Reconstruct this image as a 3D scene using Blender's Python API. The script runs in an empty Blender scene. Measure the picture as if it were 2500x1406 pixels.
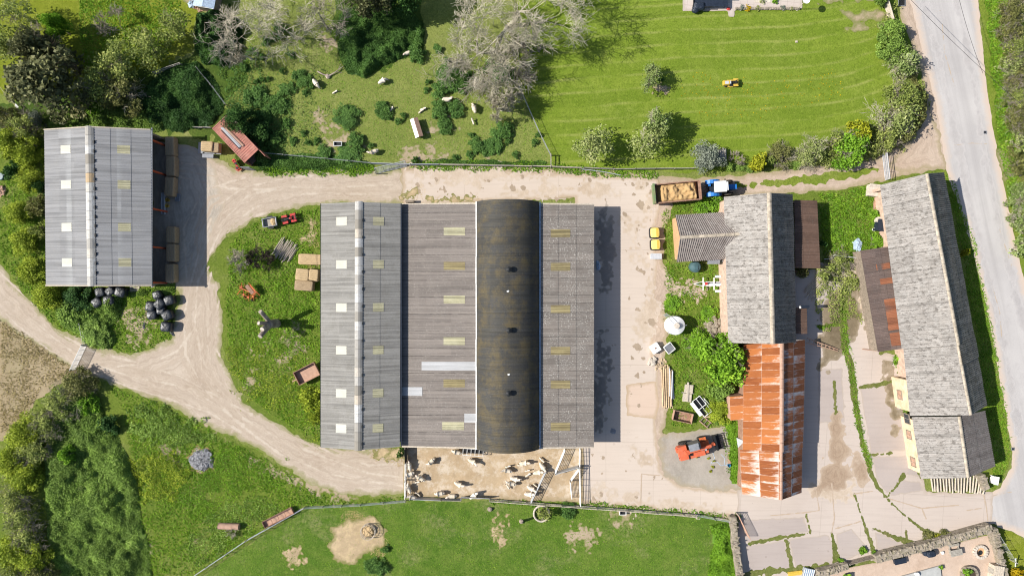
import bpy, math, random
import numpy as np
from mathutils import Vector, Matrix
R = math.radians
rnd = random.Random(11)
SC = bpy.context.scene
COL = SC.collection
HC = 92.6          # flying height of the camera, metres
PPM = 18.0         # photo pixels per metre at ground level
SUN_E = 40.8       # sun elevation; it stands due west (-x)

def P(px, py, z=0.0):
    k = (HC - z) / HC / PPM
    return Vector(((px - 1250) * k, (703 - py) * k, z))
def PP(pts, z=0.0): return [P(x, y, z) for x, y in pts]

# ------------------------------------------------------------------ objects
def tag(o, label=None, cat=None, group=None, kind=None):
    if label: o['label'] = label
    if cat: o['category'] = cat
    if group: o['group'] = group
    if kind: o['kind'] = kind
    return o
def thing(name, label, cat, loc, rz=0.0, group=None):
    o = bpy.data.objects.new(name, None)
    o.empty_display_size = 0.3
    COL.objects.link(o)
    o.location = loc; o.rotation_euler = (0, 0, rz)
    return tag(o, label, cat, group)
def put(name, me, parent=None, loc=(0, 0, 0), rz=0.0, scale=(1, 1, 1)):
    o = bpy.data.objects.new(name, me)
    COL.objects.link(o)
    o.location = loc; o.rotation_euler = (0, 0, rz); o.scale = scale
    if parent is not None: o.parent = parent
    return o
def copy_tree(o, parent=None):
    c = o.copy(); COL.objects.link(c)
    if parent is not None: c.parent = parent
    for ch in list(o.children): copy_tree(ch, c)
    return c
def again(proto, loc, rz, label, group=None, scale=None):
    c = copy_tree(proto); c.location = loc; c.rotation_euler = (0, 0, rz)
    if scale: c.scale = scale
    c['label'] = label
    if group: c['group'] = group
    return c

class MB:
    """collects faces; build() links them as ONE mesh object"""
    def __init__(s): s.v = []; s.f = []; s.t = []; s.uv = None; s.tone = 0.5
    def face(s, pts):
        b = len(s.v); s.v += [tuple(p) for p in pts]
        s.f.append(tuple(range(b, b + len(pts)))); s.t.append(s.tone)
    def box(s, c, d, rz=0.0, ry=0.0, rx=0.0, tx=1.0, ty=1.0):
        M = Matrix.Rotation(rz, 3, 'Z') @ Matrix.Rotation(ry, 3, 'Y') @ Matrix.Rotation(rx, 3, 'X')
        c = Vector(c); q = []
        for z in (-.5, .5):
            kx, ky = (tx, ty) if z > 0 else (1, 1)
            for x, y in ((-.5, -.5), (.5, -.5), (.5, .5), (-.5, .5)):
                q.append(c + M @ Vector((x * d[0] * kx, y * d[1] * ky, z * d[2])))
        b = len(s.v); s.v += [tuple(p) for p in q]
        for f in ((3, 2, 1, 0), (4, 5, 6, 7), (0, 1, 5, 4), (1, 2, 6, 5), (2, 3, 7, 6), (3, 0, 4, 7)):
            s.f.append(tuple(b + i for i in f)); s.t.append(s.tone)
        return s
    def cyl(s, p, q, r, r2=None, n=10, caps=True):
        p = Vector(p); q = Vector(q); r2 = r if r2 is None else r2
        d = q - p
        if d.length < 1e-6: return s
        d.normalize()
        a = d.orthogonal().normalized(); c = d.cross(a)
        b = len(s.v)
        for o, rr in ((p, r), (q, r2)):
            for i in range(n):
                t = 2 * math.pi * i / n
                s.v.append(tuple(o + (a * math.cos(t) + c * math.sin(t)) * rr))
        for i in range(n):
            j = (i + 1) % n
            s.f.append((b + i, b + j, b + n + j, b + n + i)); s.t.append(s.tone)
        if caps:
            s.f.append(tuple(b + i for i in range(n - 1, -1, -1))); s.t.append(s.tone)
            s.f.append(tuple(b + n + i for i in range(n))); s.t.append(s.tone)
        return s
    def tube(s, pts, r, n=6, r2=None):
        pts = [Vector(p) for p in pts]; m = len(pts) - 1
        for i in range(m):
            ra = r if r2 is None else r + (r2 - r) * i / m
            rb = r if r2 is None else r + (r2 - r) * (i + 1) / m
            s.cyl(pts[i], pts[i + 1], ra, rb, n, caps=(i in (0, m - 1)))
        return s
    def rev(s, prof, c=(0, 0, 0), n=18, sx=1, sy=1):
        c = Vector(c); b = len(s.v)
        for r, z in prof:
            for i in range(n):
                t = 2 * math.pi * i / n
                s.v.append((c.x + r * sx * math.cos(t), c.y + r * sy * math.sin(t), c.z + z))
        for k in range(len(prof) - 1):
            for i in range(n):
                j = (i + 1) % n
                s.f.append((b + k * n + i, b + k * n + j, b + (k + 1) * n + j, b + (k + 1) * n + i)); s.t.append(s.tone)
        s.f.append(tuple(b + i for i in range(n - 1, -1, -1))); s.t.append(s.tone)
        k = len(prof) - 1
        s.f.append(tuple(b + k * n + i for i in range(n))); s.t.append(s.tone)
        return s
    def ell(s, c, r, n=12, m=7, sq=1.0, lump=0.0, seed=0, rz=0.0):
        rr = random.Random(seed); b = len(s.v); c = Vector(c)
        pw = lambda x: math.copysign(abs(x) ** sq, x)
        cz, sz = math.cos(rz), math.sin(rz)
        for k in range(m + 1):
            ph = -math.pi / 2 + math.pi * k / m
            for i in range(n):
                t = 2 * math.pi * i / n
                g = 1 + lump * (rr.random() - .5)
                x = r[0] * pw(math.cos(ph)) * pw(math.cos(t)) * g
                y = r[1] * pw(math.cos(ph)) * pw(math.sin(t)) * g
                s.v.append((c.x + x * cz - y * sz, c.y + x * sz + y * cz, c.z + r[2] * pw(math.sin(ph)) * g))
        for k in range(m):
            for i in range(n):
                j = (i + 1) % n
                s.f.append((b + k * n + i, b + k * n + j, b + (k + 1) * n + j, b + (k + 1) * n + i)); s.t.append(s.tone)
        return s
    def prism(s, pts, z0, z1):
        pts = [(p[0], p[1]) for p in pts]
        a = sum(pts[i][0] * pts[(i + 1) % len(pts)][1] - pts[(i + 1) % len(pts)][0] * pts[i][1] for i in range(len(pts)))
        if a < 0: pts = pts[::-1]
        n = len(pts); b = len(s.v)
        s.v += [(x, y, z0) for x, y in pts] + [(x, y, z1) for x, y in pts]
        s.f.append(tuple(b + i for i in range(n - 1, -1, -1))); s.t.append(s.tone)
        s.f.append(tuple(b + n + i for i in range(n))); s.t.append(s.tone)
        for i in range(n):
            j = (i + 1) % n
            s.f.append((b + i, b + j, b + n + j, b + n + i)); s.t.append(s.tone)
        return s
    def mesh(s, name, mat, smooth=False):
        me = bpy.data.meshes.new(name)
        me.from_pydata(s.v, [], s.f)
        a = me.attributes.new('tone', 'FLOAT', 'FACE'); a.data.foreach_set('value', s.t)
        if s.uv:
            u = me.uv_layers.new(name='UVMap')
            li = np.zeros(len(me.loops), dtype=np.int32); me.loops.foreach_get('vertex_index', li)
            u.data.foreach_set('uv', np.array(s.uv, dtype=np.float32)[li].ravel())
        if mat: me.materials.append(mat)
        if smooth: me.polygons.foreach_set('use_smooth', [True] * len(me.polygons))
        me.update()
        return me
    def build(s, name, mat, parent=None, world=False, smooth=False):
        if world and parent is not None:
            M = (Matrix.Translation(parent.location) @ parent.rotation_euler.to_matrix().to_4x4()).inverted()
            s.v = [tuple(M @ Vector(p)) for p in s.v]
        return put(name, s.mesh(name, mat, smooth), parent)

def npmesh(name, V, F, tone, mat, tone_dom='FACE', smooth=False, extra=None):
    """bulk mesh from numpy arrays; F is (n,4) or (n,3)"""
    me = bpy.data.meshes.new(name)
    V = np.asarray(V, dtype=np.float32); F = np.asarray(F, dtype=np.int32)
    n, k = F.shape
    me.vertices.add(len(V)); me.vertices.foreach_set('co', V.ravel())
    me.loops.add(n * k); me.loops.foreach_set('vertex_index', F.ravel())
    me.polygons.add(n)
    me.polygons.foreach_set('loop_start', np.arange(0, n * k, k, dtype=np.int32))
    if tone is not None:
        a = me.attributes.new('tone', 'FLOAT', tone_dom); a.data.foreach_set('value', np.asarray(tone, dtype=np.float32))
    me.materials.append(mat)
    me.update(calc_edges=True)
    if smooth: me.polygons.foreach_set('use_smooth', np.ones(n, dtype=bool))
    me.validate()
    return me

# ------------------------------------------------------------------ numpy noise, distance fields and ragged ground sheets
def _h(ix, iy, seed):
    n = (ix.astype(np.int64) * 374761393 + iy.astype(np.int64) * 668265263 + seed * 1442695041) & 0x7fffffff
    n = ((n ^ (n >> 13)) * 1274126177) & 0x7fffffff
    n = n ^ (n >> 16)
    return (n & 0xffff) / 65535.0
def vnoise(x, y, s, seed=0):
    x = x / s + 1000.3; y = y / s + 1000.7
    ix = np.floor(x); iy = np.floor(y); fx = x - ix; fy = y - iy
    fx = fx * fx * (3 - 2 * fx); fy = fy * fy * (3 - 2 * fy)
    a = _h(ix, iy, seed); b = _h(ix + 1, iy, seed); c = _h(ix, iy + 1, seed); d = _h(ix + 1, iy + 1, seed)
    return (a * (1 - fx) + b * fx) * (1 - fy) + (c * (1 - fx) + d * fx) * fy
def fbm(x, y, s, seed=0, o=4):
    t = 0; a = .5; w = 0
    for k in range(o):
        t = t + a * vnoise(x, y, s, seed + k * 17); w += a; a *= .55; s *= .5
    return np.clip((t / w - .5) * 1.7 + .5, -.2, 1.2)
def sd_seg(X, Y, a, b):
    dx, dy = b[0] - a[0], b[1] - a[1]; L = dx * dx + dy * dy + 1e-9
    t = np.clip(((X - a[0]) * dx + (Y - a[1]) * dy) / L, 0, 1)
    return np.hypot(X - a[0] - t * dx, Y - a[1] - t * dy), t
def sd_poly(X, Y, pts):
    D = np.full(X.shape, 1e9); ins = np.zeros(X.shape, dtype=bool); n = len(pts)
    for i in range(n):
        a = pts[i]; b = pts[(i + 1) % n]
        D = np.minimum(D, sd_seg(X, Y, a, b)[0])
        if a[1] != b[1]:
            c = ((a[1] > Y) != (b[1] > Y)) & (X < (b[0] - a[0]) * (Y - a[1]) / (b[1] - a[1]) + a[0])
            ins ^= c
    return np.where(ins, D, -D)
def sd_line(X, Y, pts, w):
    D = np.full(X.shape, -1e9)
    for i in range(len(pts) - 1):
        d, t = sd_seg(X, Y, pts[i], pts[i + 1])
        w0, w1 = (w, w) if not isinstance(w, (list, tuple)) else (w[i], w[i + 1])
        D = np.maximum(D, (w0 + (w1 - w0) * t) - d)
    return D
def field(X, Y, shapes):
    D = np.full(X.shape, -1e9)
    for s in shapes:
        if s[0] == 'p': d = sd_poly(X, Y, [tuple(P(*q)[:2]) for q in s[1]]); D = np.maximum(D, d)
        elif s[0] == 'l': d = sd_line(X, Y, [tuple(P(*q)[:2]) for q in s[1]], s[2]); D = np.maximum(D, d)
        elif s[0] == '-p': d = sd_poly(X, Y, [tuple(P(*q)[:2]) for q in s[1]]); D = np.minimum(D, -d)
        elif s[0] == '&p': d = sd_poly(X, Y, [tuple(P(*q)[:2]) for q in s[1]]); D = np.minimum(D, d)
        elif s[0] == '-l': d = sd_line(X, Y, [tuple(P(*q)[:2]) for q in s[1]], s[2]); D = np.minimum(D, -d)
    return D
def grid_for(shapes, cell, m=1.0):
    xs = []; ys = []
    for s in shapes:
        if s[0] in 'pl':
            e = 0 if s[0] == 'p' else (max(s[2]) if isinstance(s[2], (list, tuple)) else s[2])
            for q in s[1]:
                p = P(*q); xs += [p.x - e, p.x + e]; ys += [p.y - e, p.y + e]
    return np.meshgrid(np.arange(min(xs) - m, max(xs) + m, cell), np.arange(min(ys) - m, max(ys) + m, cell), indexing='ij')
def msq(D, X, Y):
    """marching squares: vertices (x,y,d) and quad list + polygon list of the region D>0"""
    nx, ny = D.shape; ins = D > 0
    idx = -np.ones(D.shape, dtype=np.int64); k = int(ins.sum()); idx[ins] = np.arange(k)
    V = [np.stack([X[ins], Y[ins], D[ins]], 1)]
    c = ins[:-1, :-1].astype(int) + ins[1:, :-1] + ins[1:, 1:] + ins[:-1, 1:]
    fi, fj = np.nonzero(c == 4)
    quads = np.stack([idx[fi, fj], idx[fi + 1, fj], idx[fi + 1, fj + 1], idx[fi, fj + 1]], 1)
    polys = []; ex = {}; extra = []
    bi, bj = np.nonzero((c > 0) & (c < 4))
    for i, j in zip(bi.tolist(), bj.tolist()):
        cs = ((i, j), (i + 1, j), (i + 1, j + 1), (i, j + 1)); pl = []
        for q in range(4):
            a = cs[q]; b = cs[(q + 1) % 4]
            if ins[a]: pl.append(int(idx[a]))
            if ins[a] != ins[b]:
                key = (a, b) if a < b else (b, a)
                if key not in ex:
                    da, db = D[a], D[b]; t = da / (da - db)
                    ex[key] = k + len(extra)
                    extra.append((X[a] + (X[b] - X[a]) * t, Y[a] + (Y[b] - Y[a]) * t, 0.0))
                pl.append(ex[key])
        if len(pl) >= 3: polys.append(pl)
    if extra: V.append(np.array(extra))
    return np.concatenate(V), quads, polys
def sheet(name, shapes, z, mat, label, cat='ground', amp=.25, ns=1.2, cell=.25, kind='structure', seed=1, oct=4, lump=0.0, group=None, fine=.35):
    X, Y = grid_for(shapes, cell)
    E = field(X, Y, shapes)
    D = E + amp * 2 * (fbm(X, Y, ns, seed, oct) - .5) + amp * fine * (vnoise(X, Y, cell * 2.2, seed + 71) - .5)
    V, Q, Pl = msq(D, X, Y)
    edge = V[:, 2].copy(); V[:, 2] = z
    if lump: V[:, 2] += lump * fbm(V[:, 0], V[:, 1], .9, seed + 5) * np.clip(edge / .5, 0, 1)
    me = bpy.data.meshes.new(name)
    me.from_pydata(V.tolist(), [], Q.tolist() + Pl)
    a = me.attributes.new('edge', 'FLOAT', 'POINT'); a.data.foreach_set('value', edge.astype(np.float32))
    me.materials.append(mat); me.update()
    return tag(put(name, me), label, cat, group, kind)
# ------------------------------------------------------------------ materials
class G:
    def __init__(s, nt): s.nt = nt; s._co = None
    def n(s, t, **kw):
        x = s.nt.nodes.new(t)
        for k, v in kw.items(): setattr(x, k, v)
        return x
    def link(s, a, sock):
        if isinstance(a, bpy.types.NodeSocket): s.nt.links.new(a, sock)
        elif isinstance(a, (tuple, list)): sock.default_value = tuple(a) + ((1,) if len(a) == 3 and len(sock.default_value) == 4 else ())
        elif a is not None:
            try: sock.default_value = a
            except TypeError: sock.default_value = (a, a, a, 1)
    def co(s, scale=(1, 1, 1), src='Object', rot=0.0):
        c = s.n('ShaderNodeTexCoord').outputs[src]
        m = s.n('ShaderNodeMapping'); s.link(c, m.inputs[0]); m.inputs['Scale'].default_value = scale; m.inputs['Rotation'].default_value = (0, 0, rot)
        return m.outputs[0]
    def world(s, scale=(1, 1, 1), rot=0.0):
        c = s.n('ShaderNodeNewGeometry').outputs['Position']
        m = s.n('ShaderNodeMapping'); s.link(c, m.inputs[0]); m.inputs['Scale'].default_value = scale; m.inputs['Rotation'].default_value = (0, 0, rot)
        return m.outputs[0]
    def noise(s, scale, det=4, rough=.55, vec=None, dist=0.0):
        x = s.n('ShaderNodeTexNoise'); s.link(vec if vec is not None else s.world(), x.inputs['Vector'])
        x.inputs['Scale'].default_value = scale; x.inputs['Detail'].default_value = det
        x.inputs['Roughness'].default_value = rough; x.inputs['Distortion'].default_value = dist
        return x.outputs['Fac']
    def vor(s, scale, vec=None, feature='F1', out='Distance'):
        x = s.n('ShaderNodeTexVoronoi', feature=feature); s.link(vec if vec is not None else s.world(), x.inputs['Vector'])
        x.inputs['Scale'].default_value = scale
        return x.outputs[out]
    def ramp(s, fac, stops):
        x = s.n('ShaderNodeValToRGB'); s.link(fac, x.inputs[0]); e = x.color_ramp.elements
        while len(e) < len(stops): e.new(.5)
        for el, (p, c) in zip(e, stops):
            el.position = p; el.color = (c, c, c, 1) if isinstance(c, (int, float)) else tuple(c) + (1,)
        return x.outputs[0]
    def mix(s, fac, a, b, mode='MIX'):
        x = s.n('ShaderNodeMix', data_type='RGBA', blend_type=mode)
        s.link(fac, x.inputs[0]); s.link(a, x.inputs[6]); s.link(b, x.inputs[7])
        return x.outputs[2]
    def m(s, op, a, b=0.0, clamp=False):
        x = s.n('ShaderNodeMath', operation=op, use_clamp=clamp); s.link(a, x.inputs[0]); s.link(b, x.inputs[1])
        return x.outputs[0]
    def at(s, name): 
        x = s.n('ShaderNodeAttribute'); x.attribute_name = name
        return x.outputs['Fac']
    def uv(s): 
        x = s.n('ShaderNodeSeparateXYZ'); s.link(s.n('ShaderNodeTexCoord').outputs['UV'], x.inputs[0])
        return x.outputs[0], x.outputs[1]
    def xyz(s, v):
        x = s.n('ShaderNodeSeparateXYZ'); s.link(v, x.inputs[0]); return x.outputs
    def vec(s, a, b, c=0.0):
        x = s.n('ShaderNodeCombineXYZ'); s.link(a, x.inputs[0]); s.link(b, x.inputs[1]); s.link(c, x.inputs[2]); return x.outputs[0]
    def step(s, fac, lo, hi): return s.ramp(fac, [(lo, 0.0), (hi, 1.0)] if lo < hi else [(hi, 1.0), (lo, 0.0)])
    def rand(s): return s.n('ShaderNodeObjectInfo').outputs['Random']

def mk(name, fn, rough=.9, spec=.25, metal=0.0, trans=0.0):
    m = bpy.data.materials.new(name); m.use_nodes = True
    nt = m.node_tree; b = nt.nodes['Principled BSDF']; g = G(nt)
    r = fn(g)
    g.link(r['c'], b.inputs['Base Color'])
    g.link(r.get('r', rough), b.inputs['Roughness'])
    b.inputs['Specular IOR Level'].default_value = spec; b.inputs['Metallic'].default_value = metal
    if 'h' in r:
        bp = g.n('ShaderNodeBump'); g.link(r['h'], bp.inputs['Height'])
        bp.inputs['Strength'].default_value = r.get('hs', .6); bp.inputs['Distance'].default_value = r.get('hd', .05)
        nt.links.new(bp.outputs[0], b.inputs['Normal'])
    if trans:
        t = g.n('ShaderNodeBsdfTranslucent'); g.link(r['c'], t.inputs[0])
        x = g.n('ShaderNodeMixShader'); x.inputs[0].default_value = trans
        nt.links.new(b.outputs[0], x.inputs[1]); nt.links.new(t.outputs[0], x.inputs[2])
        nt.links.new(x.outputs[0], nt.nodes['Material Output'].inputs[0])
    return m

def sc(c, k): return tuple(min(1, x * k) for x in c)
def plain(name, c, rough=.6, var=.25, scale=3.0, spec=.3, metal=0.0, bump=0.0, bscale=20.0, dirt=None, dirt_amt=.5):
    """painted / worn surface: mottled tone, object-space noise, optional dirt patches"""
    def fn(g):
        o = g.co()
        k = g.noise(scale, 5, .6, o)
        col = g.mix(g.step(k, .3, .7), sc(c, 1 - var), sc(c, 1 + var * .6))
        col = g.mix(g.m('MULTIPLY', g.step(g.noise(scale * 9, 3, .6, o), .45, .75), var * .8), col, sc(c, .55))
        if dirt: col = g.mix(g.m('MULTIPLY', g.step(g.noise(scale * .8, 6, .7, o), .48, .62), dirt_amt), col, dirt)
        d = {'c': col, 'r': g.m('ADD', rough - .08, g.m('MULTIPLY', k, .16))}
        if bump: d.update(h=g.noise(bscale, 4, .6, o), hs=bump, hd=.03)
        return d
    return mk(name, fn, rough, spec, metal)

def grass(name, lo, mid, hi, dry, dry_amt=.5, s=1.0, bump=.7, stripes=False, fine=1.0):
    def fn(g):
        w = g.world()
        big = g.noise(.07 * s, 4, .6, w); med = g.noise(.45 * s, 5, .62, w); fin = g.noise(4.5 * s, 5, .7, w); vf = g.noise(14 * s, 3, .7, w)
        c = g.mix(g.step(big, .35, .65), lo, mid)
        c = g.mix(g.m('MULTIPLY', g.step(med, .42, .68), .65), c, hi)
        c = g.mix(g.m('MULTIPLY', g.m('MULTIPLY', g.step(g.noise(.2 * s, 6, .7, w), .5, .66), g.step(g.noise(1.7 * s, 5, .7, w), .38, .62)), dry_amt), c, dry)
        h = g.m('ADD', g.m('MULTIPLY', fin, .7), g.m('MULTIPLY', vf, .5))
        if stripes:
            x = g.xyz(w)
            wob = g.m('MULTIPLY', g.m('ADD', g.noise(.05, 3, .6, w), -.5), 1.6)
            bow = g.m('MULTIPLY', g.m('POWER', g.m('MAXIMUM', g.m('ADD', x[0], -38.0), 0.0), 2.0), .012)
            yy = g.m('DIVIDE', g.m('SUBTRACT', g.m('ADD', g.m('ADD', x[1], g.m('MULTIPLY', x[0], -.06)), wob), bow), 1.85)
            fr = g.m('FRACT', yy); alt = g.m('FRACT', g.m('MULTIPLY', yy, .5))
            c = g.mix(g.m('MULTIPLY', g.step(alt, .45, .55), .4), c, sc(lo, .92))
            msk = g.step(g.noise(1.0, 3, .7, g.vec(g.m('MULTIPLY', x[0], .12), g.m('MULTIPLY', x[1], .5))), .40, .62)
            c = g.mix(g.m('MULTIPLY', g.m('MULTIPLY', g.step(g.m('ABSOLUTE', g.m('ADD', fr, -.5)), .36, .46), msk), .75), c, dry)
            c = g.mix(g.m('MULTIPLY', g.m('MULTIPLY', g.step(g.m('ABSOLUTE', g.m('ADD', fr, -.3)), .10, .02), msk), .45), c, sc(lo, .65))
        c = g.mix(g.m('MULTIPLY', g.step(fin, .53, .33), .6 * fine), c, sc(lo, .5))
        c = g.mix(g.m('MULTIPLY', g.step(g.noise(1.7 * s, 6, .75, w), .52, .66), .45 * fine), c, sc(hi, 1.18))
        c = g.mix(g.m('MULTIPLY', g.step(g.noise(1.2 * s, 5, .7, w, .3), .44, .32), .45 * fine), c, sc(lo, .7))
        c = g.mix(g.m('MULTIPLY', g.step(vf, .5, .7), .45 * fine), c, sc(hi, 1.3)); c = g.mix(g.m('MULTIPLY', g.step(g.noise(2.6 * s, 3, .7, w), .56, .68), .5 * fine), c, sc(lo, .55)); c = g.mix(g.m('MULTIPLY', g.step(g.noise(3.3 * s, 4, .75, w, .5), .6, .72), .5 * fine), c, sc(hi, 1.3))
        return {'c': c, 'h': h, 'hs': bump, 'hd': .16}
    return mk(name, fn, .95, .1)

def dirt(name, lo, hi, edge, ruts=True, straw=None, stones=True, ew=1.0, damp=None):
    def fn(g):
        w = g.world(); e = g.at('edge')
        a = g.noise(.25, 5, .65, w); b = g.noise(1.6, 6, .7, w); f = g.noise(11, 4, .7, w)
        c = g.mix(g.step(a, .35, .66), lo, hi)
        c = g.mix(g.m('MULTIPLY', g.step(b, .45, .7), .55), c, sc(hi, 1.12))
        c = g.mix(g.m('MULTIPLY', g.step(f, .55, .72), .35), c, sc(lo, .6))
        h = g.m('ADD', g.m('MULTIPLY', b, .8), g.m('MULTIPLY', f, .45))
        if ruts:
            ev = g.m('ADD', e, g.m('MULTIPLY', g.noise(.2, 2, .5, w), .8))
            k = g.noise(1.0, 5, .7, g.vec(g.m('MULTIPLY', ev, 1.9), g.m('MULTIPLY', a, .8)))
            c = g.mix(g.m('MULTIPLY', g.step(k, .47, .62), .5), c, sc(lo, .8)); c = g.mix(g.m('MULTIPLY', g.step(k, .47, .34), .5), c, sc(hi, 1.14))
            h = g.m('ADD', h, g.m('MULTIPLY', k, .9))
        if stones:
            st = g.step(g.vor(5.0, w), .16, .08)
            c = g.mix(g.m('MULTIPLY', g.m('MULTIPLY', st, g.step(a, .5, .6)), .5), c, sc(hi, 1.3))
        if damp: c = g.mix(g.m('MULTIPLY', g.step(g.noise(.5, 5, .7, w), .55, .68), .7), c, damp)
        if straw: c = g.mix(g.m('MULTIPLY', g.step(g.noise(.6, 6, .75, w), .47, .62), .8), c, straw)
        q = g.step(g.m('ADD', g.m('MULTIPLY', e, 1 / ew), g.m('MULTIPLY', g.m('ADD', b, -.5), 1.4)), .1, .75)
        c = g.mix(q, edge, c)
        return {'c': c, 'h': h, 'hs': .55, 'hd': .09}
    return mk(name, fn, .95, .12)

def concrete(name, lo, hi, edge, stain, slabs=None, tyre=True, ew=.7):
    def fn(g):
        w = g.world(); e = g.at('edge')
        a = g.noise(.12, 4, .6, w); b = g.noise(.9, 6, .7, w); f = g.noise(9, 4, .7, w)
        c = g.mix(g.step(a, .25, .75), lo, hi)
        c = g.mix(g.m('MULTIPLY', g.step(b, .3, .8), .15), c, sc(hi, 1.05))
        # shuttering lines, broom finish
        x = g.xyz(w)
        ln = g.noise(1.0, 2, .5, g.vec(g.m('MULTIPLY', x[0], .15), g.m('MULTIPLY', x[1], 3.0)))
        c = g.mix(g.m('MULTIPLY', g.step(ln, .5, .62), .16), c, sc(lo, .8))
        # stains and dung spots
        s1 = g.m('MULTIPLY', g.step(g.noise(.17, 5, .6, w, .4), .60, .78), .12)
        c = g.mix(s1, c, stain)
        sp = g.m('MULTIPLY', g.step(g.vor(.5, w), .11, .05), g.step(g.noise(.4, 4, .7, w), .5, .6))
        c = g.mix(g.m('MULTIPLY', sp, .5), c, sc(stain, .55))
        sp2 = g.m('MULTIPLY', g.step(g.vor(1.9, w), .12, .05), g.step(g.noise(.7, 4, .7, w), .5, .6))
        c = g.mix(g.m('MULTIPLY', sp2, .6), c, sc(stain, .5))
        if slabs:
            xr = g.xyz(g.world((1, 1, 1), slabs[2]))
            for ax, per in ((0, slabs[0]), (1, slabs[1])):
                fr = g.m('ABSOLUTE', g.m('ADD', g.m('FRACT', g.m('ADD', g.m('DIVIDE', xr[ax], per), g.m('MULTIPLY', b, .02))), -.5))
                c = g.mix(g.m('MULTIPLY', g.step(fr, .5 - .03 / per * 1.6, .5), .45), c, sc(stain, .7))
        c = g.mix(g.m('MULTIPLY', g.step(f, .55, .75), .2), c, sc(lo, .7))
        q = g.step(g.m('ADD', g.m('MULTIPLY', e, 1 / ew), g.m('MULTIPLY', g.m('ADD', b, -.5), 1.2)), .15, .7)
        c = g.mix(q, edge, c)
        return {'c': c, 'h': g.m('ADD', g.m('MULTIPLY', b, .4), g.m('MULTIPLY', f, .35)), 'hs': .25, 'hd': .04}
    return mk(name, fn, .9, .15)

def roofmat(name, base, var, lichen, l_amt, streak, s_amt, lap=1.1, lap_amt=.5, row=None, speck=0.0, rough=.8, speck_c=(.7, .68, .62), l_scale=.8, tonevar=.3, dash=.0, dash_c=(.1, .085, .07), rib=.35):
    """corrugated sheet roofing; UV is in metres (u along the eaves, v up the slope)"""
    def fn(g):
        u, v = g.uv(); t = g.at('tone')
        uv = g.vec(u, v)
        st = g.noise(1.0, 5, .65, g.vec(g.m('MULTIPLY', u, 2.2), g.m('MULTIPLY', v, .22)))
        bl = g.noise(l_scale, 6, .72, uv); fi = g.noise(9.0, 4, .7, uv)
        c = g.mix(t, sc(base, 1 - tonevar), sc(base, 1 + tonevar))
        c = g.mix(g.m('MULTIPLY', g.step(st, .4, .68), s_amt), c, streak)
        c = g.mix(g.m('MULTIPLY', g.step(bl, .46, .62), l_amt), c, lichen)
        rb = g.noise(1.0, 2, .8, g.vec(g.m('MULTIPLY', u, 3.3), g.m('MULTIPLY', v, .06)))
        c = g.mix(g.m('MULTIPLY', g.step(rb, .5, .66), rib), c, sc(base, .52)); c = g.mix(g.m('MULTIPLY', g.step(rb, .5, .36), rib), c, sc(base, 1.45))
        if dash:
            dn = g.noise(1.0, 5, .75, g.vec(g.m('MULTIPLY', u, 3.6), g.m('MULTIPLY', v, 1.5)))
            c = g.mix(g.m('MULTIPLY', g.m('MULTIPLY', g.step(dn, .53, .57), g.step(g.noise(.35, 3, .6, uv), .25, .5)), dash), c, dash_c)
        c = g.mix(g.m('MULTIPLY', g.step(fi, .48, .72), var), c, sc(base, .5))
        if speck:
            k = g.m('MULTIPLY', g.step(g.noise(5.5, 4, .75, uv), .55, .64), g.step(g.noise(.5, 4, .7, uv), .38, .6))
            c = g.mix(g.m('MULTIPLY', k, speck), c, speck_c)
        fr = g.m('ABSOLUTE', g.m('ADD', g.m('FRACT', g.m('DIVIDE', u, lap)), -.5))
        lp = g.m('MULTIPLY', g.step(fr, .5 - .035 / lap, .5 - .012 / lap), g.step(g.noise(1.0, 4, .7, g.vec(g.m('MULTIPLY', u, .9), g.m('MULTIPLY', v, 1.2))), .36, .55))
        c = g.mix(g.m('MULTIPLY', lp, lap_amt), c, sc(base, .22))
        if row:
            fv = g.m('ABSOLUTE', g.m('ADD', g.m('FRACT', g.m('DIVIDE', v, row)), -.5))
            c = g.mix(g.m('MULTIPLY', g.step(fv, .5 - .04 / row, .5 - .015 / row), .5), c, sc(base, .4))
        return {'c': c, 'h': g.m('ADD', g.m('MULTIPLY', bl, .4), fi), 'hs': .3, 'hd': .02}
    return mk(name, fn, rough, .2)

def leafmat(name, dark, light, tip=None, trans=.25, rough=.6, k=2.1):
    dark = sc(dark, k); light = sc(light, k); tip = sc(tip, k * .85) if tip else None
    def fn(g):
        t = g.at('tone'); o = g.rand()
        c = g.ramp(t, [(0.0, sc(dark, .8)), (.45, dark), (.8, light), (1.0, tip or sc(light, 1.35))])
        k = g.noise(.6, 3, .6)
        c = g.mix(g.m('MULTIPLY', g.step(k, .35, .65), .35), c, sc(light, .9))
        c = g.mix(g.m('MULTIPLY', o, .25), c, sc(dark, 1.3))
        return {'c': c}
    return mk(name, fn, rough, .18, 0, trans)

MT = {}
# grass and ground
MT['ground'] = grass('ground_pasture', (.150, .192, .040), (.195, .235, .055), (.25, .272, .075), (.30, .265, .14), .6, bump=.9, fine=1.2)
MT['lawn'] = grass('lawn_grass', (.125, .19, .017), (.16, .228, .022), (.215, .27, .038), (.29, .31, .085), .45, s=1.0, bump=.55, stripes=True, fine=1.0)
MT['field'] = grass('field_grass', (.062, .132, .014), (.096, .17, .020), (.165, .215, .042), (.29, .26, .13), .8, bump=.8, fine=1.1)
MT['orchard'] = grass('orchard_grass', (.135, .17, .012), (.17, .205, .016), (.22, .245, .03), (.30, .28, .09), .6, bump=.6)
MT['verge'] = grass('verge_grass', (.12, .18, .02), (.165, .22, .026), (.21, .25, .04), (.34, .31, .14), .5)
MT['rough'] = grass('rough_grass_ground', (.10, .155, .02), (.135, .185, .026), (.185, .23, .04), (.32, .27, .14), .6, bump=.9)
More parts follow.
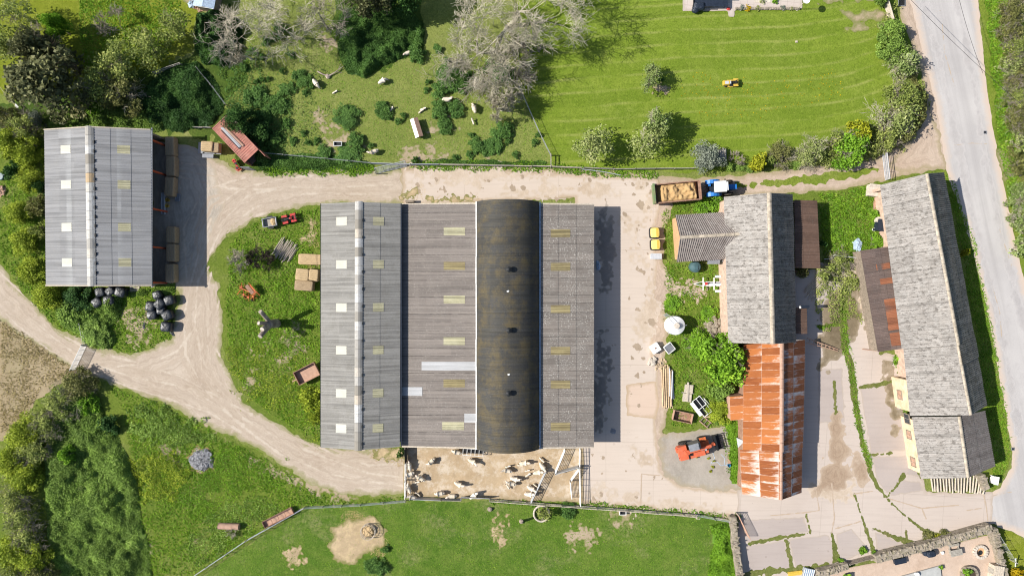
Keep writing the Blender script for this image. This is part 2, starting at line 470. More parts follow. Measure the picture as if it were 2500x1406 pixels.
MT['stubble'] = grass('stubble_field', (.30, .235, .14), (.36, .285, .18), (.38, .31, .20), (.24, .23, .10), .6, s=1.3, bump=.6, fine=.5)
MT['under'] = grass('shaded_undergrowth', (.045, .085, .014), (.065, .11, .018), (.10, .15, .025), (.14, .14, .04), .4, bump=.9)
MT['track'] = dirt('dirt_track', (.37, .295, .225), (.46, .385, .31), (.27, .25, .13))
MT['lane'] = dirt('farm_lane_dirt', (.38, .29, .22), (.47, .375, .295), (.33, .27, .17), stones=False)
MT['greydirt'] = dirt('stone_dust_yard', (.33, .29, .24), (.46, .40, .33), (.40, .33, .25), ruts=True)
MT['bare'] = dirt('bare_soil', (.30, .24, .15), (.38, .30, .21), (.19, .195, .07), ruts=False, stones=False, ew=1.0)
MT['strawsoil'] = dirt('straw_littered_soil', (.31, .235, .14), (.42, .32, .20), (.20, .19, .07), ruts=False, stones=False, straw=(.52, .40, .24), ew=.8)
MT['penfloor'] = dirt('trodden_pen_floor', (.34, .25, .155), (.44, .335, .215), (.32, .25, .15), ruts=False, stones=False, straw=(.55, .47, .37), damp=(.26, .19, .12))
MT['gravel'] = dirt('grey_gravel', (.27, .24, .20), (.37, .33, .28), (.33, .28, .2), ruts=False)
MT['pinkgravel'] = dirt('pink_gravel', (.44, .33, .25), (.52, .405, .32), (.42, .32, .24), ruts=False, ew=.3)
MT['mudstain'] = dirt('dried_mud', (.30, .215, .15), (.38, .29, .21), (.42, .33, .25), ruts=True, stones=False)
MT['rutdark'] = dirt('rut_soil', (.365, .295, .225), (.415, .34, .27), (.42, .345, .27), ruts=False, ew=.2)
MT['rutlight'] = dirt('rut_dust', (.44, .37, .295), (.50, .43, .35), (.42, .345, .27), ruts=False, ew=.2)
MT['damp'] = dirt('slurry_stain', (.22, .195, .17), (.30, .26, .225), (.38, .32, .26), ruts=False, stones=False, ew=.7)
MT['dungspot'] = dirt('dung_spot', (.27, .21, .15), (.36, .285, .21), (.34, .27, .2), ruts=False, stones=False, ew=.15)
MT['roadwear'] = dirt('polished_tarmac', (.36, .34, .33), (.41, .385, .37), (.44, .415, .40), ruts=False, stones=False, ew=.6)
MT['dustfilm'] = dirt('tan_dust_film', (.42, .33, .245), (.50, .415, .33), (.50, .42, .345), ruts=False, stones=False, ew=.9)
MT['ash'] = dirt('ash', (.10, .10, .105), (.40, .40, .41), (.30, .2, .1), ruts=False)
MT['moss'] = dirt('mossy_concrete', (.13, .10, .06), (.22, .175, .115), (.30, .245, .18), ruts=False, stones=False)
MT['weed'] = grass('joint_weeds', (.10, .12, .03), (.15, .17, .045), (.2, .22, .06), (.30, .23, .13), .9, s=2.5)
MT['yard'] = concrete('yard_concrete', (.49, .41, .34), (.54, .46, .39), (.42, .33, .24), (.41, .32, .235), slabs=(6.4, 5.2, 0.0))
MT['oldyard'] = concrete('old_yard_concrete', (.44, .37, .32), (.50, .43, .375), (.41, .34, .28), (.38, .31, .255), slabs=(5.5, 6.0, R(4)))
MT['slabgrey'] = concrete('mauve_slab_concrete', (.36, .305, .275), (.42, .36, .325), (.40, .335, .28), (.34, .28, .23), ew=.3)
MT['pad'] = concrete('pink_concrete_pad', (.50, .385, .30), (.56, .44, .35), (.42, .32, .22), (.36, .25, .16))
MT['paving'] = concrete('patio_paving', (.46, .39, .34), (.54, .47, .42), (.42, .36, .3), (.36, .3, .25), slabs=(.9, .9, .1))
def _road(g):
    w = g.world(); e = g.at('edge')
    a = g.noise(.15, 4, .6, w); f = g.noise(16, 3, .7, w); b = g.noise(1.2, 5, .7, w)
    x = g.xyz(g.world((1, 1, 1), R(-12)))
    ln = g.noise(1.0, 3, .6, g.vec(g.m('MULTIPLY', x[0], 1.1), g.m('MULTIPLY', x[1], .03)))
    c = g.mix(g.step(a, .35, .65), (.41, .388, .375), (.48, .455, .435))
    c = g.mix(g.m('MULTIPLY', g.step(ln, .45, .65), .55), c, (.335, .315, .305)); c = g.mix(g.m('MULTIPLY', g.step(g.noise(.5, 5, .75, w), .55, .68), .3), c, (.33, .31, .3))
    c = g.mix(g.m('MULTIPLY', g.step(f, .5, .7), .25), c, (.25, .24, .24))
    q = g.step(g.m('ADD', g.m('MULTIPLY', e, .8), g.m('MULTIPLY', g.m('ADD', b, -.5), .9)), .15, .85)
    c = g.mix(q, (.52, .42, .34), c)
    return {'c': c, 'h': f, 'hs': .25, 'hd': .02}
MT['road'] = mk('worn_tarmac', _road, .9, .2)
# roofs
MT['fibre'] = roofmat('grey_fibre_cement', (.25, .248, .25), .22, (.30, .29, .275), .3, (.31, .31, .31), .55, lap_amt=.25, tonevar=.14, rib=.5)
MT['fibre_pale'] = roofmat('pale_fibre_course', (.285, .285, .285), .2, (.33, .33, .32), .4, (.36, .36, .36), .5, lap_amt=.15, tonevar=.16, rib=.5)
MT['fibre_ns'] = roofmat('weathered_fibre_cement', (.25, .24, .222), .35, (.19, .178, .155), .5, (.30, .288, .265), .5, lap_amt=.15, tonevar=.14, speck=.15, rib=.55)
MT['brownfibre'] = roofmat('brown_fibre_cement', (.225, .196, .174), .3, (.262, .23, .202), .5, (.19, .17, .156), .5, lap_amt=1.0, tonevar=.14, speck=.25, rib=.4)
MT['brownfibre_e'] = roofmat('lichened_fibre_cement', (.22, .192, .168), .3, (.26, .24, .215), .5, (.17, .155, .14), .4, lap_amt=.9, tonevar=.14, speck=.8, rib=.4)
MT['barrel'] = roofmat('mossy_black_tin', (.048, .047, .045), .4, (.125, .095, .042), .65, (.07, .062, .04), .5, lap=2.4, lap_amt=.4, tonevar=.15, l_scale=.45, speck=.05, rough=.65)
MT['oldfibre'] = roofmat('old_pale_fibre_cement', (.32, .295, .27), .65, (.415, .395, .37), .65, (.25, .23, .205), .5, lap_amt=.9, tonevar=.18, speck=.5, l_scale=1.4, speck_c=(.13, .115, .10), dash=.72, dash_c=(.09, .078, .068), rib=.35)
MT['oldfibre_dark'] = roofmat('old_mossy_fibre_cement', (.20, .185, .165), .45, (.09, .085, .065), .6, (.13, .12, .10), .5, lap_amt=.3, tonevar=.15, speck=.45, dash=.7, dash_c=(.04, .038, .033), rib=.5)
MT['wingroof'] = roofmat('ribbed_fibre_cement', (.21, .18, .165), .45, (.29, .27, .25), .5, (.15, .125, .115), .4, lap_amt=.2, tonevar=.12, speck=.4, dash=.5, rib=.3)
MT['browntin'] = roofmat('brown_painted_tin', (.125, .078, .058), .3, (.17, .105, .075), .5, (.10, .064, .05), .5, lap=.9, lap_amt=.35, row=2.2, tonevar=.18, speck=.12)
MT['patchtin'] = roofmat('patched_brown_tin', (.125, .09, .078), .35, (.09, .072, .068), .5, (.16, .12, .10), .5, lap=.95, lap_amt=.5, row=2.4, tonevar=.3, speck=.12)
MT['rustsheet'] = roofmat('rust_red_sheet', (.24, .095, .05), .3, (.30, .13, .07), .5, (.18, .075, .05), .5, lap=.9, lap_amt=.3, tonevar=.25)
def _rust(name, rust, rust2, galv, amt, lapc):
    def fn(g):
        u, v = g.uv(); t = g.at('tone'); uv = g.vec(u, v)
        c = g.mix(t, sc(rust, .7), rust2)
        n1 = g.noise(1.0, 6, .7, g.vec(g.m('MULTIPLY', u, 1.2), g.m('MULTIPLY', v, .45)))
        st = g.noise(1.0, 4, .7, g.vec(g.m('MULTIPLY', u, 7.0), g.m('MULTIPLY', v, .8)))
        c = g.mix(g.m('MULTIPLY', g.step(st, .45, .65), .35), c, sc(rust2, 1.15))
        # bare zinc survives in patches that start at sheet laps
        fr = g.m('FRACT', g.m('DIVIDE', u, .95)); fv = g.m('FRACT', g.m('DIVIDE', v, 2.35))
        near = g.m('MULTIPLY', g.m('SUBTRACT', 1.0, fr), .20)
        nv = g.m('MULTIPLY', g.m('POWER', fv, 3.0), .22)
        q = g.m('ADD', g.m('ADD', g.m('ADD', n1, near), nv), g.m('MULTIPLY', g.m('ADD', t, -.5), .22))
        c = g.mix(g.step(g.m('ADD', q, g.m('MULTIPLY', g.m('ADD', st, -.5), .45)), amt - .05, amt + .16), c, galv)
        ed = g.m('ABSOLUTE', g.m('ADD', fr, -.5))
        c = g.mix(g.m('MULTIPLY', g.step(ed, .462, .49), g.m('MULTIPLY', g.step(g.noise(1.4, 4, .7, uv), .38, .6), .8)), c, lapc)
        ev = g.m('ABSOLUTE', g.m('ADD', fv, -.5))
        c = g.mix(g.m('MULTIPLY', g.step(ev, .485, .496), .7), c, lapc)
        return {'c': c, 'h': g.noise(7, 4, .7, uv), 'hs': .3, 'hd': .02}
    return mk(name, fn, .75, .25)
MT['rust'] = _rust('rusted_tin_bright', (.32, .10, .034), (.43, .16, .05), (.58, .52, .47), .84, (.56, .46, .38))
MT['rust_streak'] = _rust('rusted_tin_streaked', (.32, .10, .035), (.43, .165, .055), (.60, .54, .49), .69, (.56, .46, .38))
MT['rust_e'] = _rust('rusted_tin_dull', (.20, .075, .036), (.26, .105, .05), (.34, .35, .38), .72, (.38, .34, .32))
MT['skylight'] = plain('white_rooflight', (.56, .54, .46), .5, .08, 1.0)
MT['skylight_y'] = roofmat('yellowed_rooflight', (.40, .375, .245), .3, (.46, .44, .32), .5, (.27, .25, .17), .5, lap=.24, lap_amt=.6, tonevar=.1, rib=.7)
MT['skylight_o'] = roofmat('amber_rooflight', (.30, .25, .13), .3, (.36, .31, .17), .5, (.17, .13, .08), .7, lap=.24, lap_amt=.5, tonevar=.1, rib=.8)
MT['whitesheet'] = roofmat('new_grey_sheet', (.44, .44, .44), .15, (.48, .48, .48), .4, (.38, .38, .38), .3, lap_amt=.1, tonevar=.08)
def _ridge(g):
    t = g.at('tone'); o = g.co()
    c = g.ramp(t, [(0, (.22, .20, .17)), (.35, (.36, .345, .32)), (.6, (.52, .51, .49)), (.85, (.46, .44, .4)), (1, (.42, .30, .17))])
    return {'c': g.mix(g.m('MULTIPLY', g.step(g.noise(3.0, 5, .7, o), .42, .66), .5), c, (.24, .22, .19)), 'h': g.noise(9, 3, .6, o), 'hs': .3}
MT['ridge'] = mk('ridge_cap', _ridge, .85, .2)
MT['ridge_old'] = plain('mortar_ridge', (.47, .40, .31), .9, .4, 2.0, dirt=(.2, .17, .13))
# walls
MT['brick'] = plain('red_brick', (.42, .25, .17), .9, .3, 4.0, bump=.5, dirt=(.5, .4, .33))
MT['pinkstone'] = plain('pink_sandstone', (.55, .40, .31), .9, .3, 2.0, bump=.5)
MT['render_c'] = plain('cream_limewash', (.66, .53, .36), .9, .22, 1.2, bump=.2, dirt=(.45, .33, .2))
MT['orangebrick'] = plain('orange_brick', (.54, .33, .18), .9, .2, 3.0, bump=.4)
MT['darkcladding'] = plain('dark_cladding', (.10, .10, .10), .7, .3)
MT['boards'] = plain('weathered_boards', (.27, .22, .17), .9, .4, 4.0, bump=.5)
MT['palewood'] = plain('bleached_wood', (.52, .45, .36), .9, .3, 5.0, bump=.4)
MT['freshwood'] = plain('sawn_timber', (.56, .42, .26), .85, .25, 4.0, bump=.3)
MT['greywood'] = plain('grey_timber', (.36, .33, .28), .9, .35, 5.0, bump=.4)
MT['stone'] = plain('rubble_stone', (.33, .28, .22), .95, .45, 3.0, bump=.7, dirt=(.12, .12, .05))
MT['palestone'] = plain('pale_stone', (.56, .49, .41), .95, .3, 3.0, bump=.5)
MT['galv'] = plain('galvanised_steel', (.44, .455, .47), .5, .2, 3.0, .5, .2)
MT['white'] = plain('white_paint', (.78, .78, .76), .5, .1, 2.0, dirt=(.5, .45, .38), dirt_amt=.3)
MT['lightgrey'] = plain('light_grey_paint', (.48, .49, .51), .5, .15)
MT['grey'] = plain('mid_grey_metal', (.25, .26, .28), .5, .2)
MT['black'] = plain('black_plastic', (.018, .019, .021), .5, .3)
MT['rubber'] = plain('tyre_rubber', (.03, .029, .028), .85, .4, 6.0, dirt=(.2, .15, .1), dirt_amt=.4)
MT['wrap'] = plain('black_silage_wrap', (.020, .023, .028), .42, .35, 2.5, .45, bump=.45, bscale=7.0, dirt=(.06, .068, .08), dirt_amt=.5)
MT['blue'] = plain('blue_tractor_paint', (.02, .16, .50), .35, .2, 3.0, .5)
MT['navy'] = plain('navy_metal', (.02, .028, .045), .5, .3)
MT['green'] = plain('faded_green_paint', (.15, .22, .10), .7, .3, dirt=(.3, .18, .09))
MT['red'] = plain('red_paint', (.48, .035, .03), .4, .2, 3.0, .5)
MT['orange'] = plain('orange_red_paint', (.62, .13, .055), .45, .2, 2.0, .5, dirt=(.45, .2, .13), dirt_amt=.3)
MT['orangemach'] = plain('orange_machine_paint', (.58, .15, .045), .55, .35, 4.0, dirt=(.2, .07, .04))
MT['yellow'] = plain('yellow_plastic', (.62, .42, .06), .5, .2, dirt=(.4, .3, .12), dirt_amt=.4)
MT['paleyellow'] = plain('pale_yellow_plastic', (.80, .64, .20), .45, .1)
MT['ruststeel'] = plain('rusty_steel', (.30, .17, .115), .85, .35, 3.0, dirt=(.4, .28, .2))
MT['rustpink'] = plain('pale_rust_steel', (.46, .29, .21), .85, .2, 2.0, dirt=(.3, .16, .1), dirt_amt=.4)
MT['container'] = plain('red_oxide_steel', (.42, .17, .125), .7, .25, 1.0, dirt=(.50, .27, .20), dirt_amt=.5)
MT['steelred'] = plain('red_oxide_column', (.45, .09, .035), .7, .2)
MT['glass'] = plain('dark_glass', (.03, .04, .05), .12, .2, 1.0, .6)
MT['tankgreen'] = plain('green_plastic_tank', (.07, .13, .14), .35, .15, 1.5, .5)
MT['teal'] = plain('teal_netting', (.16, .50, .42), .8, .3, 6.0, bump=.6)
MT['blueplastic'] = plain('blue_plastic', (.02, .22, .42), .4, .2)
MT['bluetarp'] = plain('pale_blue_sheeting', (.40, .50, .62), .6, .3, 5.0, bump=.6)
MT['wool'] = None
MT['soil'] = plain('potting_soil', (.07, .05, .035), .95, .3)
MT['slate'] = plain('grey_slab', (.40, .40, .38), .8, .15, 1.5)
def straw(name, c):
    def fn(g):
        o = g.co()
        a = g.noise(1.5, 5, .6, o); b = g.noise(1.0, 4, .7, g.co((4, 22, 14))); k = g.vor(7.0, o)
        x = g.mix(g.step(a, .3, .7), sc(c, .72), c)
        x = g.mix(g.m('MULTIPLY', g.step(b, .42, .66), .6), x, sc(c, 1.3))
        x = g.mix(g.m('MULTIPLY', g.step(k, .12, .4), .3), sc(c, .5), x)
        return {'c': g.mix(.75, x, g.mix(g.step(b, .3, .7), sc(c, .6), sc(c, 1.25))), 'h': g.m('ADD', b, g.m('MULTIPLY', g.noise(16, 3, .7, o), .7)), 'hs': .8, 'hd': .05}
    return mk(name, fn, .95, .1)
MT['straw'] = straw('bale_straw', (.56, .41, .23))
MT['strawold'] = straw('old_bale_straw', (.42, .31, .19))
MT['muck'] = straw('strawy_muck', (.52, .34, .16))
def _wool(g):
    t = g.at('tone'); o = g.co()
    n = g.noise(9, 4, .7, o); r = g.rand()
    w = g.mix(g.step(n, .35, .65), (.55, .46, .34), (.74, .66, .53))
    w = g.mix(g.m('MULTIPLY', r, .35), w, (.80, .75, .68))
    s = g.mix(g.m('MULTIPLY', g.step(g.noise(5, 2, .5, o), .48, .56), g.step(r, .45, .5)), (.62, .52, .44), (.04, .035, .03))
    return {'c': g.mix(g.step(t, .4, .6), w, s), 'h': n, 'hs': .8, 'hd': .05}
MT['wool'] = mk('sheep_wool', _wool, .95, .1)
def bark(name, c, d):
    def fn(g):
        o = g.world(); a = g.noise(1.0, 4, .6, o)
        return {'c': g.mix(g.step(a, .3, .7), d, c), 'h': g.noise(20, 3, .6, o), 'hs': .5, 'hd': .02}
    return mk(name, fn, .95, .1)
MT['bark'] = bark('brown_bark', (.17, .135, .10), (.09, .07, .05))
MT['palebark'] = bark('pale_twig_bark', (.50, .46, .355), (.33, .29, .21))
MT['greybark'] = bark('grey_twig_bark', (.33, .29, .235), (.21, .18, .14))
MT['darktwig'] = bark('dark_twig_bark', (.10, .08, .06), (.05, .04, .03))
MT['deadwood'] = bark('dead_wood', (.46, .38, .32), (.20, .16, .13))
# foliage
MT['nettle'] = leafmat('nettle_leaf', (.026, .058, .012), (.060, .112, .022), (.10, .16, .04), k=2.5)
MT['bramble'] = leafmat('bramble_leaf', (.058, .092, .018), (.125, .185, .034), (.21, .25, .08), k=2.7)
MT['brightleaf'] = leafmat('elder_leaf', (.060, .125, .010), (.135, .235, .018), (.22, .33, .03))
MT['hedgeleaf'] = leafmat('hedge_leaf', (.055, .060, .018), (.125, .125, .04), (.21, .19, .07), k=2.3)
MT['oliveleaf'] = leafmat('olive_leaf', (.062, .080, .018), (.14, .155, .040), (.23, .235, .08), k=2.9)
MT['limeleaf'] = leafmat('lime_hedge_leaf', (.085, .115, .010), (.175, .205, .018), (.24, .26, .03), k=2.5)
MT['conifer'] = leafmat('conifer_leaf', (.024, .027, .012), (.070, .072, .030), (.17, .155, .08), k=3.3)
MT['hawleaf'] = leafmat('hawthorn_leaf', (.11, .14, .038), (.24, .255, .10), (.42, .41, .24), k=2.0)
MT['blossom'] = leafmat('blossom_leaf', (.12, .18, .04), (.32, .36, .15), (.75, .75, .66), k=1.4)
MT['greyleaf'] = leafmat('grey_leaf', (.085, .10, .075), (.185, .20, .155), (.28, .29, .24))
MT['yellowleaf'] = leafmat('golden_leaf', (.26, .28, .02), (.46, .48, .03), (.66, .64, .08), k=1.0)
MT['goldflower'] = leafmat('gold_flower', (.42, .30, .008), (.72, .50, .01), (.85, .62, .03), k=1.0)
MT['darkleaf'] = leafmat('ivy_leaf', (.016, .042, .010), (.042, .09, .018), (.075, .135, .03))
MT['blade'] = leafmat('grass_blade', (.055, .115, .008), (.115, .19, .012), (.22, .26, .045), trans=.35, k=2.2)
MT['dryblade'] = leafmat('dry_grass_blade', (.16, .13, .055), (.24, .20, .10), (.38, .31, .18), trans=.3, k=2.0)
MT['strawlitter'] = leafmat('straw_litter', (.46, .33, .14), (.66, .51, .25), (.80, .66, .38), trans=.1, k=.9)
# ------------------------------------------------------------------ the ground
def big_ground():
    me = bpy.data.meshes.new('ground')
    s = 1500.0
    me.from_pydata([(-s, -s, 0), (s, -s, 0), (s, s, 0), (-s, s, 0)], [], [(0, 1, 2, 3)])
    me.materials.append(MT['ground'])
    tag(put('ground', me), 'sheep-grazed pasture grass that underlies the whole farm', 'ground', kind='structure')
big_ground()
Z = [0.0]
def nz(): Z[0] += .001; return Z[0]
def zone(name, shapes, mat, label, cat='grass', z=None, **kw):
    return sheet(name, shapes, z or nz(), MT[mat], label, cat, **kw)

LAWN = [(1262, -60), (1268, 205), (1290, 265), (1346, 378), (1350, 404), (1500, 418), (1700, 422), (1900, 412), (2130, 375), (2235, 310), (2262, 240), (2245, 180), (2215, 80), (2190, 40), (2185, -60)]
zone('lawn', [('p', LAWN)], 'lawn', 'mown bright green garden lawn with pale mowing stripes', 'lawn', amp=.3, seed=3)
zone('orchard', [('p', [(-60, -60), (470, -60), (480, 20), (470, 120), (400, 175), (300, 190), (210, 210), (120, 240), (-60, 230)])], 'orchard', 'sunlit yellow-green orchard grass in the top left corner', amp=1.2, ns=3, seed=4)
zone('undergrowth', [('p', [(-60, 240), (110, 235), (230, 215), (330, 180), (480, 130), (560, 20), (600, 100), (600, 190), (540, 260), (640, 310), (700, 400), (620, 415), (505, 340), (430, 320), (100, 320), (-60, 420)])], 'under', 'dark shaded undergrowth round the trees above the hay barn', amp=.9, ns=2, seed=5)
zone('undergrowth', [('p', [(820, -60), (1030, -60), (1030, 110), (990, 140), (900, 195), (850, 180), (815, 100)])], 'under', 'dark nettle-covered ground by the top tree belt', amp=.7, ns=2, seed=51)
zone('rough_ground', [('p', [(-60, 330), (112, 320), (112, 700), (330, 700), (420, 700), (430, 760), (415, 830), (330, 868), (230, 852), (130, 795), (60, 720), (-60, 600)])], 'rough', 'rough green bank beside and below the hay barn', amp=.5, ns=1.6, seed=6)
zone('rough_ground', [('p', [(505, 640), (545, 585), (610, 540), (700, 512), (790, 497), (800, 1100), (785, 1092), (700, 1050), (600, 985), (548, 890), (540, 740)])], 'rough', 'long green grass on the mound west of the grey shed', amp=.5, ns=1.4, seed=7)
zone('rough_ground', [('p', [(180, 905), (265, 930), (400, 985), (520, 1045), (640, 1105), (760, 1185), (860, 1215), (992, 1205), (992, 1222), (740, 1240), (480, 1406), (-60, 1466), (-60, 1100), (60, 1000)])], 'rough', 'lush rough grass round the ash heap south of the track', amp=.5, ns=1.5, seed=8)
zone('field', [('p', [(480, 1412), (742, 1240), (990, 1222), (1200, 1224), (1420, 1236), (1795, 1268), (1800, 1470), (300, 1500)])], 'field', 'green grazing field along the bottom of the picture', amp=.25, ns=1.0, seed=9)
zone('stubble', [('p', [(-60, 745), (60, 800), (150, 860), (200, 905), (110, 960), (70, 1010), (30, 1060), (-60, 1110)])], 'stubble', 'tan dried-out field at the left edge', 'field', amp=.6, ns=1.8, seed=10)
zone('rough_ground', [('p', [(1608, 510), (1650, 490), (1775, 480), (1775, 1000), (1815, 1060), (1815, 1195), (1770, 1180), (1640, 1052), (1610, 1040), (1625, 880), (1612, 760), (1620, 700), (1615, 590)])], 'rough', 'overgrown grass strip between the concrete yard and the stone barn', amp=.35, ns=1.2, seed=11)
zone('rough_ground', [('p', [(1930, 470), (2060, 462), (2160, 438), (2300, 410), (2310, 440), (2130, 470), (2160, 600), (2110, 640), (2020, 640), (1995, 600), (1930, 560)])], 'rough', 'small green plot between the stone barn and the long building', amp=.35, ns=1.2, seed=12)
zone('verge', [('p', [(2295, 415), (2318, 420), (2362, 560), (2400, 740), (2440, 950), (2466, 1110), (2462, 1140), (2430, 1195), (2405, 1195), (2380, 1000)])], 'verge', 'grass verge between the long building and the road', amp=.12, ns=.7, seed=13)
zone('verge', [('p', [(2385, -60), (2560, -60), (2560, 760), (2500, 700), (2478, 600), (2445, 430), (2425, 340), (2405, 180)])], 'verge', 'bright green verge on the far side of the road', amp=.2, ns=.8, seed=14)
zone('verge', [('p', [(2425, 1283), (2470, 1300), (2560, 1345), (2560, 1470), (2470, 1470), (2440, 1340)])], 'orchard', 'little triangle of grass in the bottom right corner', amp=.15, ns=.8, seed=15)

zb = nz(); nz(); nz()
TRACK = [(428, 362), (505, 368), (560, 408), (640, 424), (760, 416), (900, 420), (1010, 414), (1010, 500), (800, 497), (700, 512), (610, 540), (548, 582), (505, 640), (534, 700), (545, 760), (545, 885), (600, 985), (700, 1050), (785, 1092), (1000, 1095), (1000, 1205), (860, 1213), (760, 1183), (640, 1103), (520, 1043), (400, 983), (262, 930), (178, 903), (90, 842), (-60, 740), (-60, 615), (0, 645), (60, 722), (130, 793), (230, 850), (330, 866), (415, 825), (440, 730), (425, 690), (425, 500)]
zone('track', [('p', TRACK)], 'track', 'pale rutted dirt track winding round the sheds', 'track', amp=.4, ns=1.2, seed=20)
zone('track', [('p', [(372, 345), (432, 350), (505, 368), (530, 420), (545, 500), (505, 640), (430, 700), (372, 700)])], 'greydirt', 'grey stone-dust apron in front of the hay barn', 'track', amp=.3, ns=1.4, seed=21)
LANE = [(1600, 432), (1700, 436), (1900, 418), (2080, 392), (2160, 378), (2230, 330), (2262, 255), (2240, 150), (2195, 40), (2205, -60), (2260, -60), (2320, 300), (2330, 430), (2300, 412), (2160, 440), (2060, 462), (1950, 472), (1800, 478), (1610, 492)]
zone('lane', [('p', LANE)], 'lane', 'dusty two-wheel farm lane joining the road', 'lane', amp=.25, ns=.9, seed=22)
# wheel ruts along the dirt tracks
def offset_path(path, d, seed):
    Q = [P(*p) for p in path]; out = []
    for i in range(len(Q)):
        t = (Q[min(i + 1, len(Q) - 1)] - Q[max(i - 1, 0)]).normalized(); n = Vector((-t.y, t.x, 0)); k = d + .35 * math.sin(i * 1.7 + seed)
        q = Q[i] + n * k; out.append((q.x * PPM + 1250, 703 - q.y * PPM))
    return out
PATHS = [([(1380, 452), (1200, 450), (1000, 452), (800, 456), (690, 462), (610, 485), (555, 530), (520, 600), (492, 690), (482, 780), (488, 860), (520, 935), (600, 1012), (700, 1075), (810, 1125), (900, 1150), (985, 1155)], (-2.3, -1.7, -.9, -.2, .5, 1.1, 1.9, 2.5)),
         ([(-20, 690), (60, 765), (130, 830), (215, 880), (320, 915), (430, 945), (520, 985), (600, 1035)], (-1.5, -.8, 0, .8, 1.5)), ([(482, 700), (478, 800), (440, 865), (370, 895), (290, 893)], (-1.2, -.3, .7)),
         ([(440, 420), (560, 440), (700, 450)], (-.8, .4, 1.6)), ([(470, 690), (465, 560), (500, 470), (600, 440)], (-1.0, .6))]
for m, lab, sel, zz in (('rutdark', 'darker wheel ruts pressed into the dirt tracks', 0, nz()), ('rutlight', 'pale dusty ridges between the wheel ruts', 1, nz())):
    sh = []
    for pi, (path, offs) in enumerate(PATHS):
        for oi, d in enumerate(offs):
            if (oi + pi) % 2 == sel: sh.append(('l', offset_path(path, d, oi + pi * 3), .13 if sel else .15))
    zone('wheel_ruts', sh + [('&p', [(1400, 428), (1400, 492), (1010, 488), (800, 492), (690, 508), (605, 536), (540, 580), (508, 640), (530, 700), (540, 760), (540, 885), (594, 988), (696, 1054), (785, 1094), (985, 1100), (985, 1195), (860, 1208), (640, 1096), (400, 976), (178, 898), (90, 836), (-40, 740), (-40, 620), (0, 652), (130, 800), (330, 872), (418, 830), (445, 730), (432, 690), (432, 365), (505, 372), (560, 412), (640, 430), (900, 425)])] if True else sh, m, lab, 'ruts', z=zz, amp=.17, ns=1.6, cell=.12, seed=140 + sel, oct=4, fine=1.0)
zone('verge', [('l', [(1800, 454), (1900, 447), (2020, 434), (2100, 424), (2150, 411)], [.35, .45, .5, .4, .15])], 'verge', 'strip of grass between the two wheel tracks of the lane', amp=.4, ns=.7, seed=23)
zone('verge', [('l', [(2060, 75), (2130, 62), (2180, 55)], [.2, .6, .7]), ('l', [(2095, 48), (2150, 38)], [.1, .4])], 'verge', 'grass between worn wheel marks by the wooden field gate', amp=.4, ns=.8, seed=24)
zone('bare_soil', [('l', [(2050, 30), (2100, 45), (2170, 38)], [.2, .7, .8]), ('l', [(2070, 75), (2130, 68), (2185, 55)], [.1, .35, .6]), ('p', [(1985, -10), (2110, -20), (2170, -30), (2170, 0), (2060, 2), (2000, 8)])], 'bare', 'bare worn wheel marks leading to the wooden field gate', 'bare soil', amp=.6, ns=1.0, seed=25)
ROAD = [(2208, -60), (2250, 120), (2285, 260), (2310, 420), (2340, 500), (2372, 600), (2410, 760), (2445, 950), (2470, 1100), (2468, 1140), (2440, 1190), (2410, 1210), (2400, 1270), (2430, 1283), (2470, 1296), (2560, 1340), (2560, 800), (2510, 720), (2485, 620), (2448, 440), (2428, 340), (2405, 180), (2388, 0), (2385, -60)]
zone('road', [('p', ROAD)], 'road', 'worn pale tarmac country road down the right side', 'road', amp=.12, ns=.8, seed=26)
zone('bare_soil', [('p', [(2428, 362), (2450, 365), (2475, 400), (2478, 435), (2450, 440), (2438, 400)])], 'bare', 'bare gravelly pull-in on the far verge', 'bare soil', amp=.25, ns=.8, seed=27)
zone('bare_soil', [('p', [(2262, 250), (2290, 300), (2312, 420), (2290, 412), (2200, 420), (2170, 405), (2230, 335)])], 'lane', 'dusty mouth of the lane where it meets the road', 'lane', amp=.4, ns=1.2, seed=28)

zone('road_wear', [('l', [(2245, -30), (2300, 170), (2345, 400), (2400, 620), (2450, 840), (2490, 1060)], [.5, .45, .5, .45, .5, .5]), ('l', [(2330, -30), (2370, 170), (2408, 400), (2450, 600), (2500, 800)], [.45, .5, .4, .5, .4])], 'roadwear', 'greyer wheel paths worn along the road', 'road', amp=.45, ns=2.0, cell=.2, seed=170, oct=5, fine=1.2)
zone('road_cracks', [('l', c, .05) for c in ([(2330, 355), (2372, 350), (2410, 352)], [(2300, 60), (2306, 130), (2330, 210)], [(2420, 690), (2440, 760), (2446, 830)], [(2278, 30), (2300, 26)], [(2440, 560), (2470, 650)], [(2405, 1215), (2440, 1205), (2470, 1200)])], 'rutdark', 'fine cracks and patch seams in the road', 'cracks', amp=.05, ns=.5, cell=.09, seed=171)
YARD = [(985, 416), (1340, 425), (1605, 438), (1612, 480), (1612, 505), (1596, 560), (1604, 640), (1598, 720), (1592, 860), (1606, 890), (1606, 985), (1595, 1000), (1602, 1060), (1610, 1150), (1660, 1188), (1740, 1196), (1815, 1200), (1815, 1262), (1600, 1238), (1405, 1222), (1405, 480), (985, 500)]
zone('dust', [('p', [(975, 405), (1340, 412), (1600, 425), (1640, 500), (1622, 560), (1622, 640), (1650, 690), (1640, 716), (1618, 760), (1638, 800), (1620, 860), (1630, 990), (1620, 1055), (1820, 1195), (1815, 1270), (1405, 1230), (1405, 480), (985, 505)])], 'lane', 'dusty dirt margin round the concrete yard', 'dirt', amp=.3, ns=.9, seed=29)
zone('yard', [('p', YARD)], 'yard', 'main pale concrete yard along the sheds', 'yard', amp=.12, ns=.8, seed=30)
